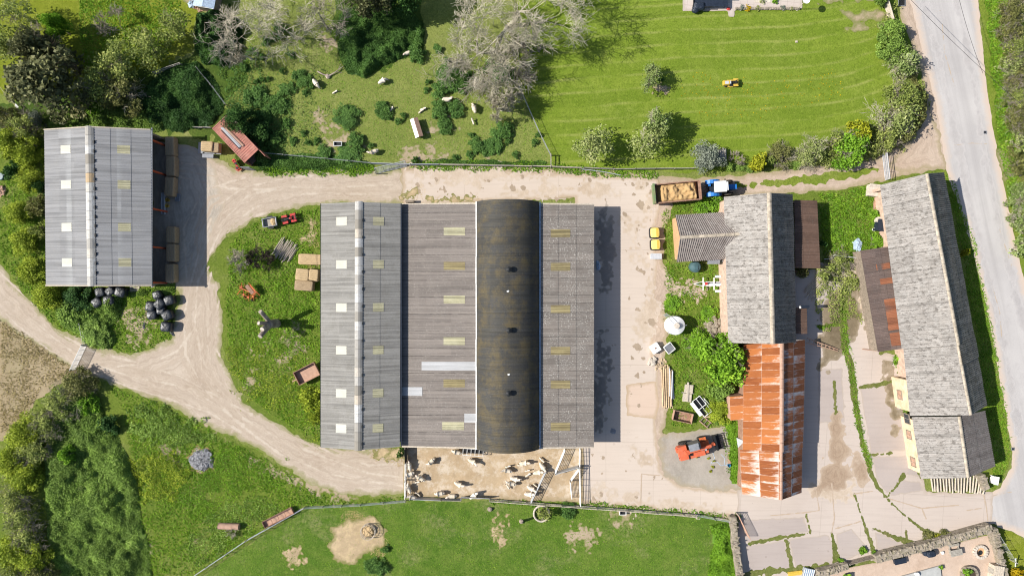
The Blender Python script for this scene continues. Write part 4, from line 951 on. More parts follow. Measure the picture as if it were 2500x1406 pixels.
# ---- stone barn with its west wing
def stone_barn():
    ze, zr = 4.0, 7.5
    W0, W1 = P(1767, 481, ze), P(1778, 837, ze); E0, E1 = P(1936, 474, ze), P(1944, 835, ze)
    R0, R1 = P(1878, 471, zr), P(1887, 840, zr)
    root = thing('stone_barn', 'tall stone barn with one pale and one dark roof slope and a small hipped wing', 'barn', down((W0 + W1 + E0 + E1) / 4))
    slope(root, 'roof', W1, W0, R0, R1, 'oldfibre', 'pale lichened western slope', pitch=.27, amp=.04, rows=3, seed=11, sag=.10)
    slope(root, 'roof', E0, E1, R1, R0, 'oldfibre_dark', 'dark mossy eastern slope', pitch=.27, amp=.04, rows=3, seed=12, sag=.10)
    ridge(root, R0, R1, .30, 'ridge_old')
    w0, w1, e0, e1 = inset(W0, W1, E0, E1, .45)
    mb = MB(); wallbox(mb, w0, w1, ze - .1, ze - .1, .4); mb.build('wall', MT['pinkstone'], root, world=True)
    mb = MB(); wallbox(mb, e0, e1, ze - .1, ze - .1, .4); mb.build('wall', MT['brick'], root, world=True)
    for a, b, r in ((w0, e0, R0), (w1, e1, R1)):
        mb = MB(); gablewall(mb, a, b, ze - .15, down(lerp(a, b, .5)), zr - .2, .35); mb.build('wall', MT['brick'], root, world=True)
    # buttresses / sills seen below the eaves
    for x, y0, y1 in ((1762, 640, 674), (1765, 735, 830)):
        a = P(x, y0); b = P(x + 3, y1); mb = MB(); wallbox(mb, a, b, 2.2, 2.2, .5); mb.build('buttress', MT['pinkstone'], root, world=True)
    # wing
    ze, zr = 2.9, 5.1
    N0 = P(1648, 525, ze); N1 = P(1768, 518, ze); S0 = P(1652, 640, ze); S1 = P(1772, 633, ze)
    K0 = P(1660, 580, zr); K1 = P(1815, 571, zr); zn = 4.35
    nv = P(1768, 520, ze); sv = P(1772, 635, ze)
    slope(root, 'roof', N1, N0, K0, K1, 'wingroof', 'northern slope of the wing', pitch=.27, amp=.05, rows=1, seed=13)
    slope(root, 'roof', S0, S1, K1, K0, 'wingroof', 'southern slope of the wing', pitch=.27, amp=.05, rows=1, seed=14)
    ridge(root, K0, K1, .2, 'ridge_old')
    gx = P(1640, 0, 0)
    a = P(1641, 535); b = P(1646, 634); m = P(1643, 584)
    mb = MB(); gablewall(mb, (a.x + .15, a.y), (b.x + .25, b.y), ze - .1, Vector((m.x + .2, m.y, 0)), zr - .15, .3); mb.build('wall', MT['orangebrick'], root, world=True)
    for wa, wb in (((a.x + .3, a.y - .05), (w0.x, N1.y - .25)), ((b.x + .3, b.y + .1), (w0.x, S1.y + .25))):
        mb = MB(); wallbox(mb, wa, wb, ze - .1, ze - .1, .3); mb.build('wall', MT['brick'], root, world=True)
    # flat tin lean-to on the east side, and the small one below it
    A, B = P(1995, 490, 2.4), P(2003, 655, 2.4); D, C = P(1939, 488, 2.7), P(1942, 654, 2.7)
    slope(root, 'lean_to_roof', A, B, C, D, 'browntin', 'flat brown tin lean-to roof', pitch=.2, rows=1, seed=15)
    mb = MB(); wallbox(mb, (A.x - .2, A.y - .2), (B.x - .2, B.y + .2), 2.35, 2.35, .15); wallbox(mb, (D.x, A.y - .2), (A.x - .2, A.y - .2), 2.4, 2.35, .15); wallbox(mb, (C.x, B.y + .2), (B.x - .2, B.y + .2), 2.4, 2.35, .15)
    mb.build('wall', MT['boards'], root, world=True)
    A, B = P(1970, 753, 2.9), P(1971, 815, 2.9); D, C = P(1942, 753, 3.2), P(1943, 815, 3.2)
    slope(root, 'lean_to_roof', A, B, C, D, 'browntin', 'small brown tin lean-to roof', pitch=.2, rows=1, seed=16)
    mb = MB(); wallbox(mb, (A.x - .15, A.y), (B.x - .15, B.y), 2.85, 2.85, .15); mb.build('wall', MT['boards'], root, world=True)
    # rooflight / porch frame on the south of the wing
    mb = MB()
    for q in ((1735, 640), (1758, 638)): mb.box(P(*q, 1.2) , (.12, .12, 2.4))
    a, b = P(1726, 645, 2.1), P(1757, 643, 2.4); mb.box((a + b) / 2, ((b - a).length, .08, .12)); mb.box((a + b) / 2 + Vector((0, .55, .35)), ((b - a).length, .08, .1))
    mb.box((a + b) / 2 + Vector((0, .28, .18)), ((b - a).length, .7, .05), rx=.55)
    mb.build('porch', MT['grey'], root, world=True)
stone_barn()

# ---- rusty tin barn
def rusty_barn():
    ze, zr = 3.0, 5.5
    W0, W1 = P(1815, 841, ze), P(1812, 1206, ze); E0, E1 = P(1966, 829, ze), P(1958, 1203, ze)
    R0, R1 = P(1909, 836, zr), P(1908, 1221, zr)
    root = thing('tin_barn', 'rusty orange tin barn joined to the south end of the stone barn', 'barn', down((W0 + W1 + E0 + E1) / 4))
    # two roof bays with a step between them
    k = (1098 - 841) / 365.0
    mW, mE, mR = lerp(W0, W1, k), lerp(E0, E1, k), lerp(R0, R1, .695)
    dz = Vector((0, 0, -.12)); 
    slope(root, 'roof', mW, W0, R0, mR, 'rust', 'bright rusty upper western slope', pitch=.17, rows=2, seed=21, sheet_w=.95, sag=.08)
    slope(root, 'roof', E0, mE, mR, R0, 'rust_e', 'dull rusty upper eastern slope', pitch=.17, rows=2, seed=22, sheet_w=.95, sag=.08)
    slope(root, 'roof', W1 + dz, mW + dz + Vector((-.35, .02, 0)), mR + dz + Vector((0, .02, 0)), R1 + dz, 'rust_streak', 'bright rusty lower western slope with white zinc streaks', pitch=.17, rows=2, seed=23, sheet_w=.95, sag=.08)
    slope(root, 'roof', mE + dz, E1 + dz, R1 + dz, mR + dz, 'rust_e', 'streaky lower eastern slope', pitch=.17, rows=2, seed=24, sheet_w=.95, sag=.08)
    ridge(root, R0 + Vector((0, 0, .02)), mR + Vector((0, 0, .02)), .28, 'rustpink'); ridge(root, mR + dz, R1 + dz, .2, 'rustpink')
    # side extension to the west
    A, B = P(1783, 1026, 2.3), P(1781, 968, 2.3); C, D = P(1817, 966, 3.02), P(1817, 1024, 3.02)
    slope(root, 'lean_to_roof', A, B, C, D, 'rust', 'small rusty side roof', pitch=.17, rows=1, seed=25, sheet_w=.95)
    mb = MB(); wallbox(mb, (A.x + .15, A.y + .1), (B.x + .15, B.y - .1), 2.2, 2.2, .12); wallbox(mb, (A.x + .15, A.y + .1), (D.x, D.y + .1), 2.2, 2.9, .12); wallbox(mb, (B.x + .15, B.y - .1), (C.x, C.y - .1), 2.2, 2.9, .12)
    mb.build('wall', MT['rustpink'], root, world=True)
    w0, w1, e0, e1 = inset(W0, W1, E0, E1, .4)
    mb = MB(); wallbox(mb, w0, w1, ze - .25, ze - .25, .2); mb.build('wall', MT['ruststeel'], root, world=True)
    mb = MB(); wallbox(mb, e0, e1, ze - .25, ze - .25, .2); mb.build('wall', MT['ruststeel'], root, world=True)
    mb = MB(); gablewall(mb, w1, e1, ze - .3, down(lerp(w1, e1, .5)), zr - .35, .2); mb.build('wall', MT['boards'], root, world=True)
    for (x, y, h, a) in ((1808, 1085, 2.4, .2), (1812, 1100, 2.0, -.1), (1815, 1045, 2.2, .1)):
        p = P(x, y, h / 2); mb = MB(); mb.box(p, (.12, 1.6, h), rz=a, ry=.12); mb.build('loose_sheet', MT['lightgrey'], root, world=True)
rusty_barn()

# ---- long building by the road
def long_building():
    ze, zr = 4.0, 7.1
    W0, W1 = P(2148, 452, ze), P(2223, 1015, ze); E0, E1 = P(2305, 421, ze), P(2412, 990, ze); R0, R1 = P(2263, 424, zr), P(2372, 1014, zr)
    root = thing('cowhouse', 'long cream-walled farm building beside the road with pale patched roofing', 'farm building', down((W0 + W1 + E0 + E1) / 4))
    k = .71
    Wm, Em, Rm = lerp(W0, W1, k), lerp(E0, E1, .79), lerp(R0, R1, k)
    dz = Vector((0, 0, -.14))
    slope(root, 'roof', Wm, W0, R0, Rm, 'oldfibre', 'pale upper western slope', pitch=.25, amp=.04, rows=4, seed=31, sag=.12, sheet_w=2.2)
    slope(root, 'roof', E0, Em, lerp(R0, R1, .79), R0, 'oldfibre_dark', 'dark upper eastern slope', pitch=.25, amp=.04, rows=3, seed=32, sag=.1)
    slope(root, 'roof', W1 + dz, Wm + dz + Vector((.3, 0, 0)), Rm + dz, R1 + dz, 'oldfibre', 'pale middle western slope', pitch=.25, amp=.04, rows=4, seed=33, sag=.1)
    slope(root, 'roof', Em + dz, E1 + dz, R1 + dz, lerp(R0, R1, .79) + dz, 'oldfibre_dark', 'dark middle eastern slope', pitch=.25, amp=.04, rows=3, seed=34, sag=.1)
    ridge(root, R0, Rm, .22, 'ridge_old', seed=4); ridge(root, Rm + dz, R1 + dz, .2, 'ridge_old', seed=5)
    ze2, zr2 = 3.3, 5.5
    V0, V1 = P(2226, 1017, ze2), P(2249, 1168, ze2); F0, F1 = P(2405, 1002, ze2), P(2430, 1138, ze2); Q0, Q1 = P(2342, 1016, zr2), P(2364, 1166, zr2)
    slope(root, 'roof', V1, V0, Q0, Q1, 'oldfibre', 'lower southern western slope', pitch=.25, amp=.045, rows=2, seed=35, sag=.06)
    slope(root, 'roof', F0, F1, Q1, Q0, 'wingroof', 'lower southern eastern slope', pitch=.25, amp=.045, rows=2, seed=36, sag=.06)
    ridge(root, Q0, Q1, .22, 'ridge_old', seed=6)
    w0, w1, e0, e1 = inset(W0, W1, E0, E1, .5)
    v0, v1, f0, f1 = inset(V0, V1, F0, F1, .5)
    wk = lerp(w0, w1, .86)
    mb = MB(); wallbox(mb, w0 + Vector((.95, .4, 0)), wk + Vector((.95, 0, 0)), ze - .15, ze - .15, .4); mb.build('wall', MT['pinkstone'], root, world=True)
    mb = MB(); wallbox(mb, wk, w1, ze - .15, ze - .15, .4); mb.build('wall', MT['render_c'], root, world=True)
    wv = MB(); wallbox(wv, v0, v1, ze2 - .12, ze2 - .12, .4); wv.build('wall', MT['render_c'], root, world=True)
    for a, b, h in ((e0, e1, ze - .15), (f0, f1, ze2 - .12)):
        mb = MB(); wallbox(mb, a, b, h, h, .4); mb.build('wall', MT['brick'], root, world=True)
    mb = MB(); gablewall(mb, w0, e0, ze - .2, down(lerp(w0, e0, .55)), zr - .35, .35); mb.build('wall', MT['pinkstone'], root, world=True)
    mb = MB(); gablewall(mb, w1, e1, ze - .2, down(lerp(w1, e1, .55)), zr - .5, .35); mb.build('wall', MT['render_c'], root, world=True)
    mb = MB(); gablewall(mb, v1, f1, ze2 - .2, down(lerp(v1, f1, .55)), zr2 - .35, .35); mb.build('wall', MT['stone'], root, world=True)
    # window openings on the visible west walls
    for (px, py, wd, ht, z, wa, wb) in ((2207, 962, 1.2, 1.0, 1.6, w0, w1), (2212, 1022, 1.3, 1.2, 1.6, v0, v1), (2225, 1060, 1.1, 1.0, 1.5, v0, v1), (2236, 1126, 1.2, 1.0, 1.5, v0, v1)):
        d = (wb - wa).normalized(); p = P(px, py, z); t = (p - wa).dot(d); c = wa + d * t; nrm = Vector((d.y, -d.x, 0))
        if nrm.x > 0: nrm = -nrm
        a = math.atan2(d.y, d.x); c = Vector((c.x, c.y, z)) + nrm * .22
        f = MB()
        for sx in (-1, 1): f.box(c + d * sx * wd / 2, (.1, .12, ht + .1), rz=a)
        for sz in (-1, 1): f.box(c + Vector((0, 0, sz * ht / 2)), (wd, .12, .1), rz=a)
        f.box(c, (.06, .08, ht), rz=a)
        fo = f.build('window', MT['boards'], root, world=True)
        g = MB(); g.box(c - nrm * .0, (wd - .06, .05, ht - .06), rz=a)
        M = Matrix.Translation(root.location).inverted(); g.v = [tuple(M @ Vector(q)) for q in g.v]
        put('pane', g.mesh('pane', MT['glass' if py == 1022 else 'brick']), fo)
    # west lean-to with mixed tin
    A, B = P(2143, 859, 2.35), P(2100, 612, 2.35); C, D = P(2170, 602, 3.1), P(2211, 850, 3.1)
    lo = slope(root, 'lean_to_roof', A, B, C, D, 'patchtin', 'brown and rust patched tin lean-to roof', pitch=.2, rows=2, seed=37, sheet_w=.95, sag=.08)
    for (y0, y1, v0_, v1_, m) in ((650, 664, .45, .93, 'rust'), (686, 700, .5, .98, 'rustsheet'), (736, 800, .52, .97, 'rustsheet'), (800, 812, .5, .97, 'rustsheet'), (818, 850, .52, .99, 'rustsheet')):
        u0_ = (859 - y1 + (0)) / 247.0; u1_ = (859 - y0) / 247.0
        patch(lo, root, 'rusty_sheet', A, B, C, D, 'rustsheet', (u0_, u1_, v0_, v1_), pitch=.2, rows=1, off=.035, seed=int(y0))
    mb = MB(); wallbox(mb, (A.x + .15, A.y + .1), (B.x + .15, B.y - .1), 2.25, 2.25, .12); wallbox(mb, (B.x + .15, B.y - .15), (C.x, C.y - .15), 2.25, 3.0, .15); mb.build('wall', MT['boards'], root, world=True)
    # porches on the upper west wall
    for (x, y, sx, sy, h, rz, m) in ((2132, 466, 1.5, 1.5, 1.0, -.12, 'palestone'), (2150, 538, 1.3, .6, .9, -.12, 'palestone'), (2149, 551, 1.15, 1.5, 1.15, -.12, 'navy'), (2143, 495, 1.1, 2.0, .12, -.12, 'brick'), (2155, 578, .9, 1.4, .1, -.12, 'brick')):
        p = P(x, y, h / 2); mb = MB(); mb.box(p, (sx, sy, h), rz=rz)
        if h > .5: mb.box((p.x, p.y, h + .03), (sx + .12, sy + .12, .06), rz=rz)
        mb.build('porch' if m == 'navy' else 'step', MT[m], root, world=True)
long_building()
# ------------------------------------------------------------------ vegetation
def rs(seed): return np.random.RandomState(seed)
def cards(C, size, r, up=.6, asp=1.5, bend=.25, tone=None, tvar=.35):
    """leaf-sized quads (two bent triangles each) at centres C"""
    n = len(C)
    N = r.normal(size=(n, 3)); N /= np.linalg.norm(N, axis=1)[:, None] + 1e-9
    N[:, 2] = np.abs(N[:, 2]) + up; N /= np.linalg.norm(N, axis=1)[:, None]
    T = r.normal(size=(n, 3)); T -= N * (T * N).sum(1)[:, None]; T /= np.linalg.norm(T, axis=1)[:, None] + 1e-9
    B = np.cross(N, T)
    s = (size * (.6 + .8 * r.rand(n)))[:, None]
    a = T * s * asp * .5; b = B * s * .5; k = N * s * bend
    V = np.stack([C - a - k, C - b * .9, C + a - k, C + b * .9], 1).reshape(-1, 3)
    F = np.arange(n * 4).reshape(-1, 4)
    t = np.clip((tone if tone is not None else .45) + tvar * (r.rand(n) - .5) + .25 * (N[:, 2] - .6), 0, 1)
    return V, F, t
def blades(C, h, w, r, lean=.7, tone=None):
    n = len(C); a = r.rand(n) * 6.283; d = np.stack([np.cos(a), np.sin(a), np.zeros(n)], 1); p = np.stack([-d[:, 1], d[:, 0], np.zeros(n)], 1)
    hh = (h * (.5 + r.rand(n)))[:, None]; l = (lean * (.3 + r.rand(n)))[:, None]
    up = np.array([[0, 0, 1.0]])
    V = np.stack([C - p * w, C + p * w, C + p * w * .6 + d * l * hh * .5 + up * hh * .7, C - p * w * .6 + d * l * hh + up * hh], 1).reshape(-1, 3)
    F = np.arange(n * 4).reshape(-1, 4)
    t = np.clip((tone if tone is not None else .5) + .5 * (r.rand(n) - .5), 0, 1)
    return V, F, t
def crown_mesh(name, mat, seed, rad=1.5, h=2.0, base=.15, clumps=26, per=70, leaf=.16, spread=.33, flat=.75, up=.5, gap=.25, asp=1.5, droop=False):
    r = rs(seed); Cs = []; Ts = []
    for k in range(clumps):
        z = r.rand() ** flat; a = r.rand() * 6.283
        prof = math.sqrt(max(0.02, 1 - (z * 1.0) ** 2)) * (.85 if z < .25 else 1.0)
        rr = prof * (r.rand() ** .45) * (1 + gap * (r.rand() - .5))
        c = np.array([rr * math.cos(a) * rad, rr * math.sin(a) * rad, h * (base + (1 - base) * z)])
        cs = spread * rad * (.6 + .7 * r.rand())
        m = int(per * (.6 + .8 * r.rand()))
        q = r.normal(size=(m, 3)); q /= np.linalg.norm(q, axis=1)[:, None]; q *= (r.rand(m) ** .35)[:, None]
        q[:, 2] = q[:, 2] * .75
        pts = c + q * cs
        pts[:, 2] = np.maximum(pts[:, 2], .05)
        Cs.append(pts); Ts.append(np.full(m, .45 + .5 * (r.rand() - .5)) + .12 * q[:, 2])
    C = np.concatenate(Cs); T = np.concatenate(Ts)
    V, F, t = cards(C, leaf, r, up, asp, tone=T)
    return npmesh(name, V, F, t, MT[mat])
def add_tube(acc, p, q, r0, r1, n):
    V, F = acc; d = (q - p); L = d.length
    if L < 1e-5: return
    d = d / L; a = d.orthogonal().normalized(); c = d.cross(a); b = len(V)
    for o, rr in ((p, r0), (q, r1)):
        for i in range(n):
            t = 6.2832 * i / n; V.append(tuple(o + (a * math.cos(t) + c * math.sin(t)) * rr))
    for i in range(n):
        j = (i + 1) % n; F.append((b + i, b + j, b + n + j, b + n + i))
def grow(acc, R_, p, d, L, r, lev, kids=(2, 3), spread=.8, upb=.05, shrink=.68, wig=.26, tips=None, rmin=.012):
    segs = 3; pos = [p]
    for s in range(segs):
        q = p + d * (L / segs)
        add_tube(acc, p, q, max(r, rmin), max(r * .82, rmin), 6 if r > .12 else (4 if r > .04 else 3))
        p = q; r *= .82
        d = (d + Vector((R_.gauss(0, wig), R_.gauss(0, wig), R_.gauss(0, wig) + upb))).normalized()
        if lev > 0 and s >= (0 if lev < 3 else 1):
            for _ in range(R_.randint(*kids) if s == segs - 1 else R_.randint(1, max(1, kids[0]))):
                ax = d.orthogonal().normalized(); ax = Matrix.Rotation(R_.random() * 6.283, 3, d) @ ax
                nd = (d * math.cos(spread * (.6 + .6 * R_.random())) + ax * math.sin(spread * (.6 + .6 * R_.random()))).normalized()
                grow(acc, R_, p, nd, L * shrink * (.7 + .5 * R_.random()), r * .6, lev - 1, kids, spread, upb, shrink, wig, tips, rmin)
    if lev <= 1 and tips is not None: tips.append(tuple(p))
def twig_mesh(name, mat, seed, stems, L, r, lev, lean=.6, base_r=.2, z0=0.0, tips=None, **kw):
    R_ = random.Random(seed); acc = ([], [])
    for k in range(stems):
        a = 6.283 * (k + R_.random()) / stems
        p = Vector((base_r * math.cos(a), base_r * math.sin(a), z0))
        l = lean * (.3 + R_.random())
        d = Vector((math.cos(a) * l, math.sin(a) * l, 1)).normalized()
        grow(acc, R_, p, d, L * (.75 + .5 * R_.random()), r, lev, tips=tips, **kw)
    me = bpy.data.meshes.new(name); me.from_pydata(acc[0], [], acc[1]); me.materials.append(MT[mat]); me.update()
    return me
# prototypes (shared mesh data): small, middling and large crowns of every kind
_CR = {}
KIND = {  # material, leaf size, clumps, cards per clump, twig material, flat
    'nettle': ('nettle', .115, 1.15, 1.7, None), 'bramble': ('bramble', .13, 1.0, 1.5, None), 'bright': ('brightleaf', .16, 1.0, 1.4, 'greybark'),
    'hedge': ('hedgeleaf', .12, .85, .95, 'greybark'), 'olive': ('oliveleaf', .12, .62, .72, 'greybark'), 'lime': ('limeleaf', .115, 1.0, 1.3, None), 'conifer': ('conifer', .13, .9, 1.15, 'greybark'),
    'haw': ('hawleaf', .12, .7, .55, 'palebark'), 'blossom': ('blossom', .15, .8, .8, 'palebark'), 'grey': ('greyleaf', .11, 1.1, 1.2, None),
    'yellow': ('yellowleaf', .17, 1.0, 1.0, None), 'dark': ('darkleaf', .13, 1.0, 1.5, None), 'gold': ('goldflower', .15, 1.0, 1.0, None)}
SIZES = ((.55, .5, 9, 34, .8), (1.2, 1.1, 22, 62, 1.0), (2.4, 2.6, 44, 95, 1.18))
def crown(kind, r, seed):
    s = 0 if r < .8 else (1 if r < 1.7 else 2); v = seed % 3
    key = (kind, s, v)
    if key not in _CR:
        m, leaf, cl, per, tw = KIND[kind]; R0, H0, c, p, lk = SIZES[s]
        me = crown_mesh(kind + '_crown', m, 1000 + 7 * s + 31 * v + sum(map(ord, kind)), R0, H0, .1, int(c * cl), int(p * per), leaf * lk, spread=(.40, .36, .30)[s])
        st = None
        if tw: st = twig_mesh(kind + '_stems', tw, 50 + s * 3 + v, (4, 6, 8)[s], H0 * .55, (.02, .035, .06)[s], (1, 2, 3)[s], lean=.9, base_r=.12 * R0, kids=(2, 2), rmin=.012)
        _CR[key] = (me, st, R0, H0)
    return _CR[key]
def shrub(kind, px, py, rpx, h, label, name='shrub', cat=None, group=None, seed=None, ys=1.0, z=0.0):
    seed = seed if seed is not None else int(px * 7 + py * 3)
    q = P(px, py, z + h * .5); r = rpx / PPM
    me, st, R0, H0 = crown(kind, r, seed)
    t = thing(name, label, cat or name.replace('_', ' '), (q.x, q.y, z), 0, group)
    k = r / R0; a = (seed * 1.7) % 6.283
    put('crown', me, t, rz=a if ys == 1.0 else 0, scale=(k, k * ys, h / H0))
    if st: put('stems', st, t, rz=a, scale=(k, k * ys, h / H0 * .95))
    return t
def tree(kind, px, py, rpx, h, trunk_h, label, lean=None, seed=1, bark='greybark', name='tree', ys=1.0, sparse=False):
    q = P(px, py, trunk_h + (h - trunk_h) * .5); r = rpx / PPM
    me, st, R0, H0 = crown(kind, max(r, 1.8), seed)
    t = thing(name, label, 'tree', (q.x, q.y, 0))
    put('crown', me, t, (0, 0, trunk_h * .75), rz=seed * 1.1, scale=(r / R0, r / R0 * ys, (h - trunk_h * .75) / H0))
    R_ = random.Random(seed); acc = ([], [])
    grow(acc, R_, Vector((0, 0, -.05)), Vector((.03, .02, 1)).normalized(), h * .5, .05 + h * .022, 4, kids=(2, 2), spread=.7, upb=.12, shrink=.62)
    m2 = bpy.data.meshes.new('trunk'); m2.from_pydata(acc[0], [], acc[1]); m2.materials.append(MT[bark]); m2.update()
    put('trunk', m2, t)
    return t
def bare_tree(px, py, h, label, seed, lev=5, spread_=.75, r=.2, bark='palebark', stems=1, L=None, kids=(2, 3), lean=.3, base='trunk', upb=.03, shrink=.7, leaves=None, nleaf=0, name='bare_tree', rmin=.018, lean_dir=None):
    q = P(px, py)
    t = thing(name, label, 'tree', (q.x, q.y, 0)); tips = []
    R_ = random.Random(seed); acc = ([], [])
    for k in range(stems):
        a = 6.283 * (k + R_.random() * .6) / max(1, stems); l = lean * (.5 + R_.random()) if stems > 1 else .05
        d = Vector((math.cos(a) * l, math.sin(a) * l, 1)).normalized()
        if lean_dir: d = Vector(lean_dir).normalized()
        grow(acc, R_, Vector((math.cos(a) * .15 * (stems > 1), math.sin(a) * .15 * (stems > 1), -.05)), d, L or h * .42, r, lev, kids, spread_, upb, shrink, .18, tips, rmin)
    zs = max(v[2] for v in acc[0]); kz = h / zs
    # main limbs = trunk part, thin stuff = twigs part (split by face order would break limbs, so by size)
    big = ([], []); thin = ([], [])
    V, F = acc; seen = {}
    for f in F:
        a, b = Vector(V[f[0]]), Vector(V[f[1]]); tgt = big if (a - b).length > .075 else thin
        n = len(tgt[0]); tgt[0].extend([(V[i][0], V[i][1], V[i][2] * kz) for i in f]); tgt[1].append((n, n + 1, n + 2, n + 3))
    for nm, (v, f) in (('trunk', big), ('twigs', thin)):
        if f:
            me = bpy.data.meshes.new(nm); me.from_pydata(v, [], f); me.materials.append(MT[bark]); me.update(); put(nm, me, t)
    if leaves and tips:
        rr = rs(seed); C = np.array(tips); C[:, 2] *= kz
        C = np.repeat(C, nleaf, 0) + rr.normal(size=(len(C) * nleaf, 3)) * .22
        v, f, tt = cards(C, .12, rr, .3); put('leaves', npmesh('leaves', v, f, tt, MT[leaves]), t)
    return t
def scatter(shapes, n, seed, cell=.25, power=1.0, margin=0.0, rag=.5):
    """n random points inside the shapes; returns xy and edge distance"""
    r = rs(seed); X, Y = grid_for(shapes, cell, 0.5)
    x0, x1, y0, y1 = X.min(), X.max(), Y.min(), Y.max(); out = []; od = []; got = 0
    for _ in range(60):
        x = x0 + (x1 - x0) * r.rand(n); y = y0 + (y1 - y0) * r.rand(n)
        d = field(x, y, shapes) + rag * (fbm(x, y, 1.3, seed, 3) - .5)
        k = (d > margin) & (x > -80) & (x < 80) & (y > -47) & (y < 47); out.append(np.stack([x[k], y[k]], 1)); od.append(d[k]); got += k.sum()
        if got >= n: break
    return np.concatenate(out)[:n], np.concatenate(od)[:n], r
def thicket(name, shapes, hmax, dens_n, mat, label, leaf=.17, seed=1, lump=2.2, rise=1.4, cat='undergrowth', core=True, up=.5, kind='stuff', rag=.5):
    """lumpy mass of leaves over a dark core"""
    xy, d, r = scatter(shapes, dens_n, seed, rag=rag)
    def hf(x, y, d): return hmax * np.clip(d / rise, 0, 1) ** .6 * np.clip(-.05 + 1.5 * fbm(x, y, lump, seed + 3, 3), .12, 1.3)
    h = hf(xy[:, 0], xy[:, 1], d)
    z = h * (1 - .35 * r.rand(len(xy)) ** 2) + .03
    C = np.stack([xy[:, 0], xy[:, 1], z], 1)
    tone = .48 + .6 * (fbm(xy[:, 0], xy[:, 1], 1.6, seed + 9, 4) - .5)
    V, F, t = cards(C, leaf, r, up, tone=tone)
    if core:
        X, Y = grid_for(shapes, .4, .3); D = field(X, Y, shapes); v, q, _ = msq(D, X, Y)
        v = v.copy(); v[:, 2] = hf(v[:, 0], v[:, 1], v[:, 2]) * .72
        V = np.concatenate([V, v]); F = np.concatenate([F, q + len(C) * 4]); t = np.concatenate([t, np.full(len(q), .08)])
    return tag(put(name, npmesh(name, V, F, t, MT[mat])), label, cat, None, kind)
def rough_grass(name, shapes, n, h, mat, label, seed, w=.06, lean=1.7):
    xy, d, r = scatter(shapes, n, seed)
    keep = r.rand(len(xy)) < np.clip(.15 + 1.3 * fbm(xy[:, 0], xy[:, 1], 1.6, seed + 2, 4), .05, 1)
    xy = xy[keep]
    C = np.stack([xy[:, 0], xy[:, 1], np.zeros(len(xy))], 1)
    tone = .5 + .6 * (fbm(xy[:, 0], xy[:, 1], .9, seed + 4, 4) - .5)
    V, F, t = blades(C, h, w, r, lean, tone)
    return tag(put(name, npmesh(name, V, F, t, MT[mat])), label, 'grass', None, 'stuff')

# ---- long grass
MOUND = [('p', [(560, 590), (620, 545), (700, 520), (785, 505), (785, 1080), (700, 1035), (610, 970), (560, 890), (552, 740)])]
SOUTH = [('p', [(270, 945), (400, 990), (520, 1055), (640, 1115), (760, 1195), (860, 1222), (985, 1210), (985, 1220), (740, 1236), (470, 1406), (330, 1406), (330, 1150), (300, 1000)])]
rough_grass('long_grass', MOUND, 15000, .14, 'blade', 'long tufty grass on the mound west of the grey shed', 201)
rough_grass('long_grass', SOUTH, 17000, .15, 'blade', 'long tufty grass round the ash heap', 202)
rough_grass('long_grass', [('p', [(1612, 520), (1650, 500), (1770, 490), (1772, 830), (1810, 1000), (1810, 1180), (1780, 1170), (1760, 1040), (1640, 1040), (1640, 870), (1620, 750), (1625, 600)]), ('-p', [(1640, 520), (1770, 520), (1770, 640), (1640, 640)])], 9000, .15, 'blade', 'long grass and docks in front of the stone barn', 203)
rough_grass('long_grass', [('p', [(2000, 475), (2130, 455), (2145, 600), (2100, 640), (2010, 640)])], 7000, .18, 'blade', 'long grass between the stone barn and the long building', 204)
rough_grass('long_grass', [('p', [(0, 420), (112, 330), (112, 700), (330, 700), (430, 705), (415, 830), (330, 862), (230, 846), (130, 790), (60, 715), (0, 640)])], 10000, .15, 'blade', 'long grass on the bank beside the hay barn', 205)
rough_grass('dry_grass', [('l', [(1010, 402), (1350, 408), (1500, 425), (1600, 428)], .55), ('l', [(660, 415), (900, 412)], .8), ('l', [(1440, 1232), (1800, 1262)], .45), ('l', [(1190, 1222), (1440, 1238)], .3)], 9000, .16, 'blade', 'tufts of grass along the yard fences', 206)
rough_grass('dry_grass', [('p', [(480, 1406), (742, 1245), (990, 1225), (1420, 1240), (1795, 1272), (1795, 1406)])], 14000, .06, 'blade', 'grazed tufts scattered over the bottom field', 207, w=.05)
rough_grass('dry_grass', [('p', [(520, 60), (1255, 150), (1340, 400), (700, 410), (640, 300), (560, 240)])], 13000, .06, 'blade', 'grazed tufts scattered over the sheep pasture', 208, w=.05)
rough_grass('dry_grass', [('p', [(2405, 0), (2460, 0), (2470, 300), (2500, 640), (2480, 560), (2440, 380)])], 7000, .16, 'blade', 'long grass on the far roadside verge', 209)
rough_grass('dry_grass', [('p', [(2310, 430), (2330, 450), (2380, 600), (2420, 780), (2455, 1000), (2465, 1130), (2430, 1190), (2410, 1190), (2430, 1130), (2395, 900), (2340, 560)])], 7000, .13, 'blade', 'short grass on the verge behind the long building', 210)
rough_grass('dry_grass', [('p', [(0, 780), (60, 815), (190, 905), (100, 950), (40, 1040), (0, 1060)])], 5000, .12, 'dryblade', 'dry stubble tufts of the tan field', 211)
rough_grass('meadow_grass', [('p', [(190, 0), (440, 0), (460, 60), (400, 140), (210, 190)])], 9000, .12, 'blade', 'sunlit orchard grass tufts', 212)
rough_grass('straw_litter', [('l', [(985, 490), (1020, 465)], .8), ('l', [(1045, 492), (1160, 488)], .5), ('l', [(920, 1105), (985, 1120)], 1.0), ('l', [(735, 585), (760, 578)], .5), ('l', [(760, 545), (770, 600)], .45), ('l', [(755, 650), (782, 655)], .3), ('l', [(860, 1275), (920, 1330)], 1.6)], 5200, .05, 'strawlitter', 'loose straw scattered by the shed doors and ring feeder', 213, w=.03, lean=3.5)
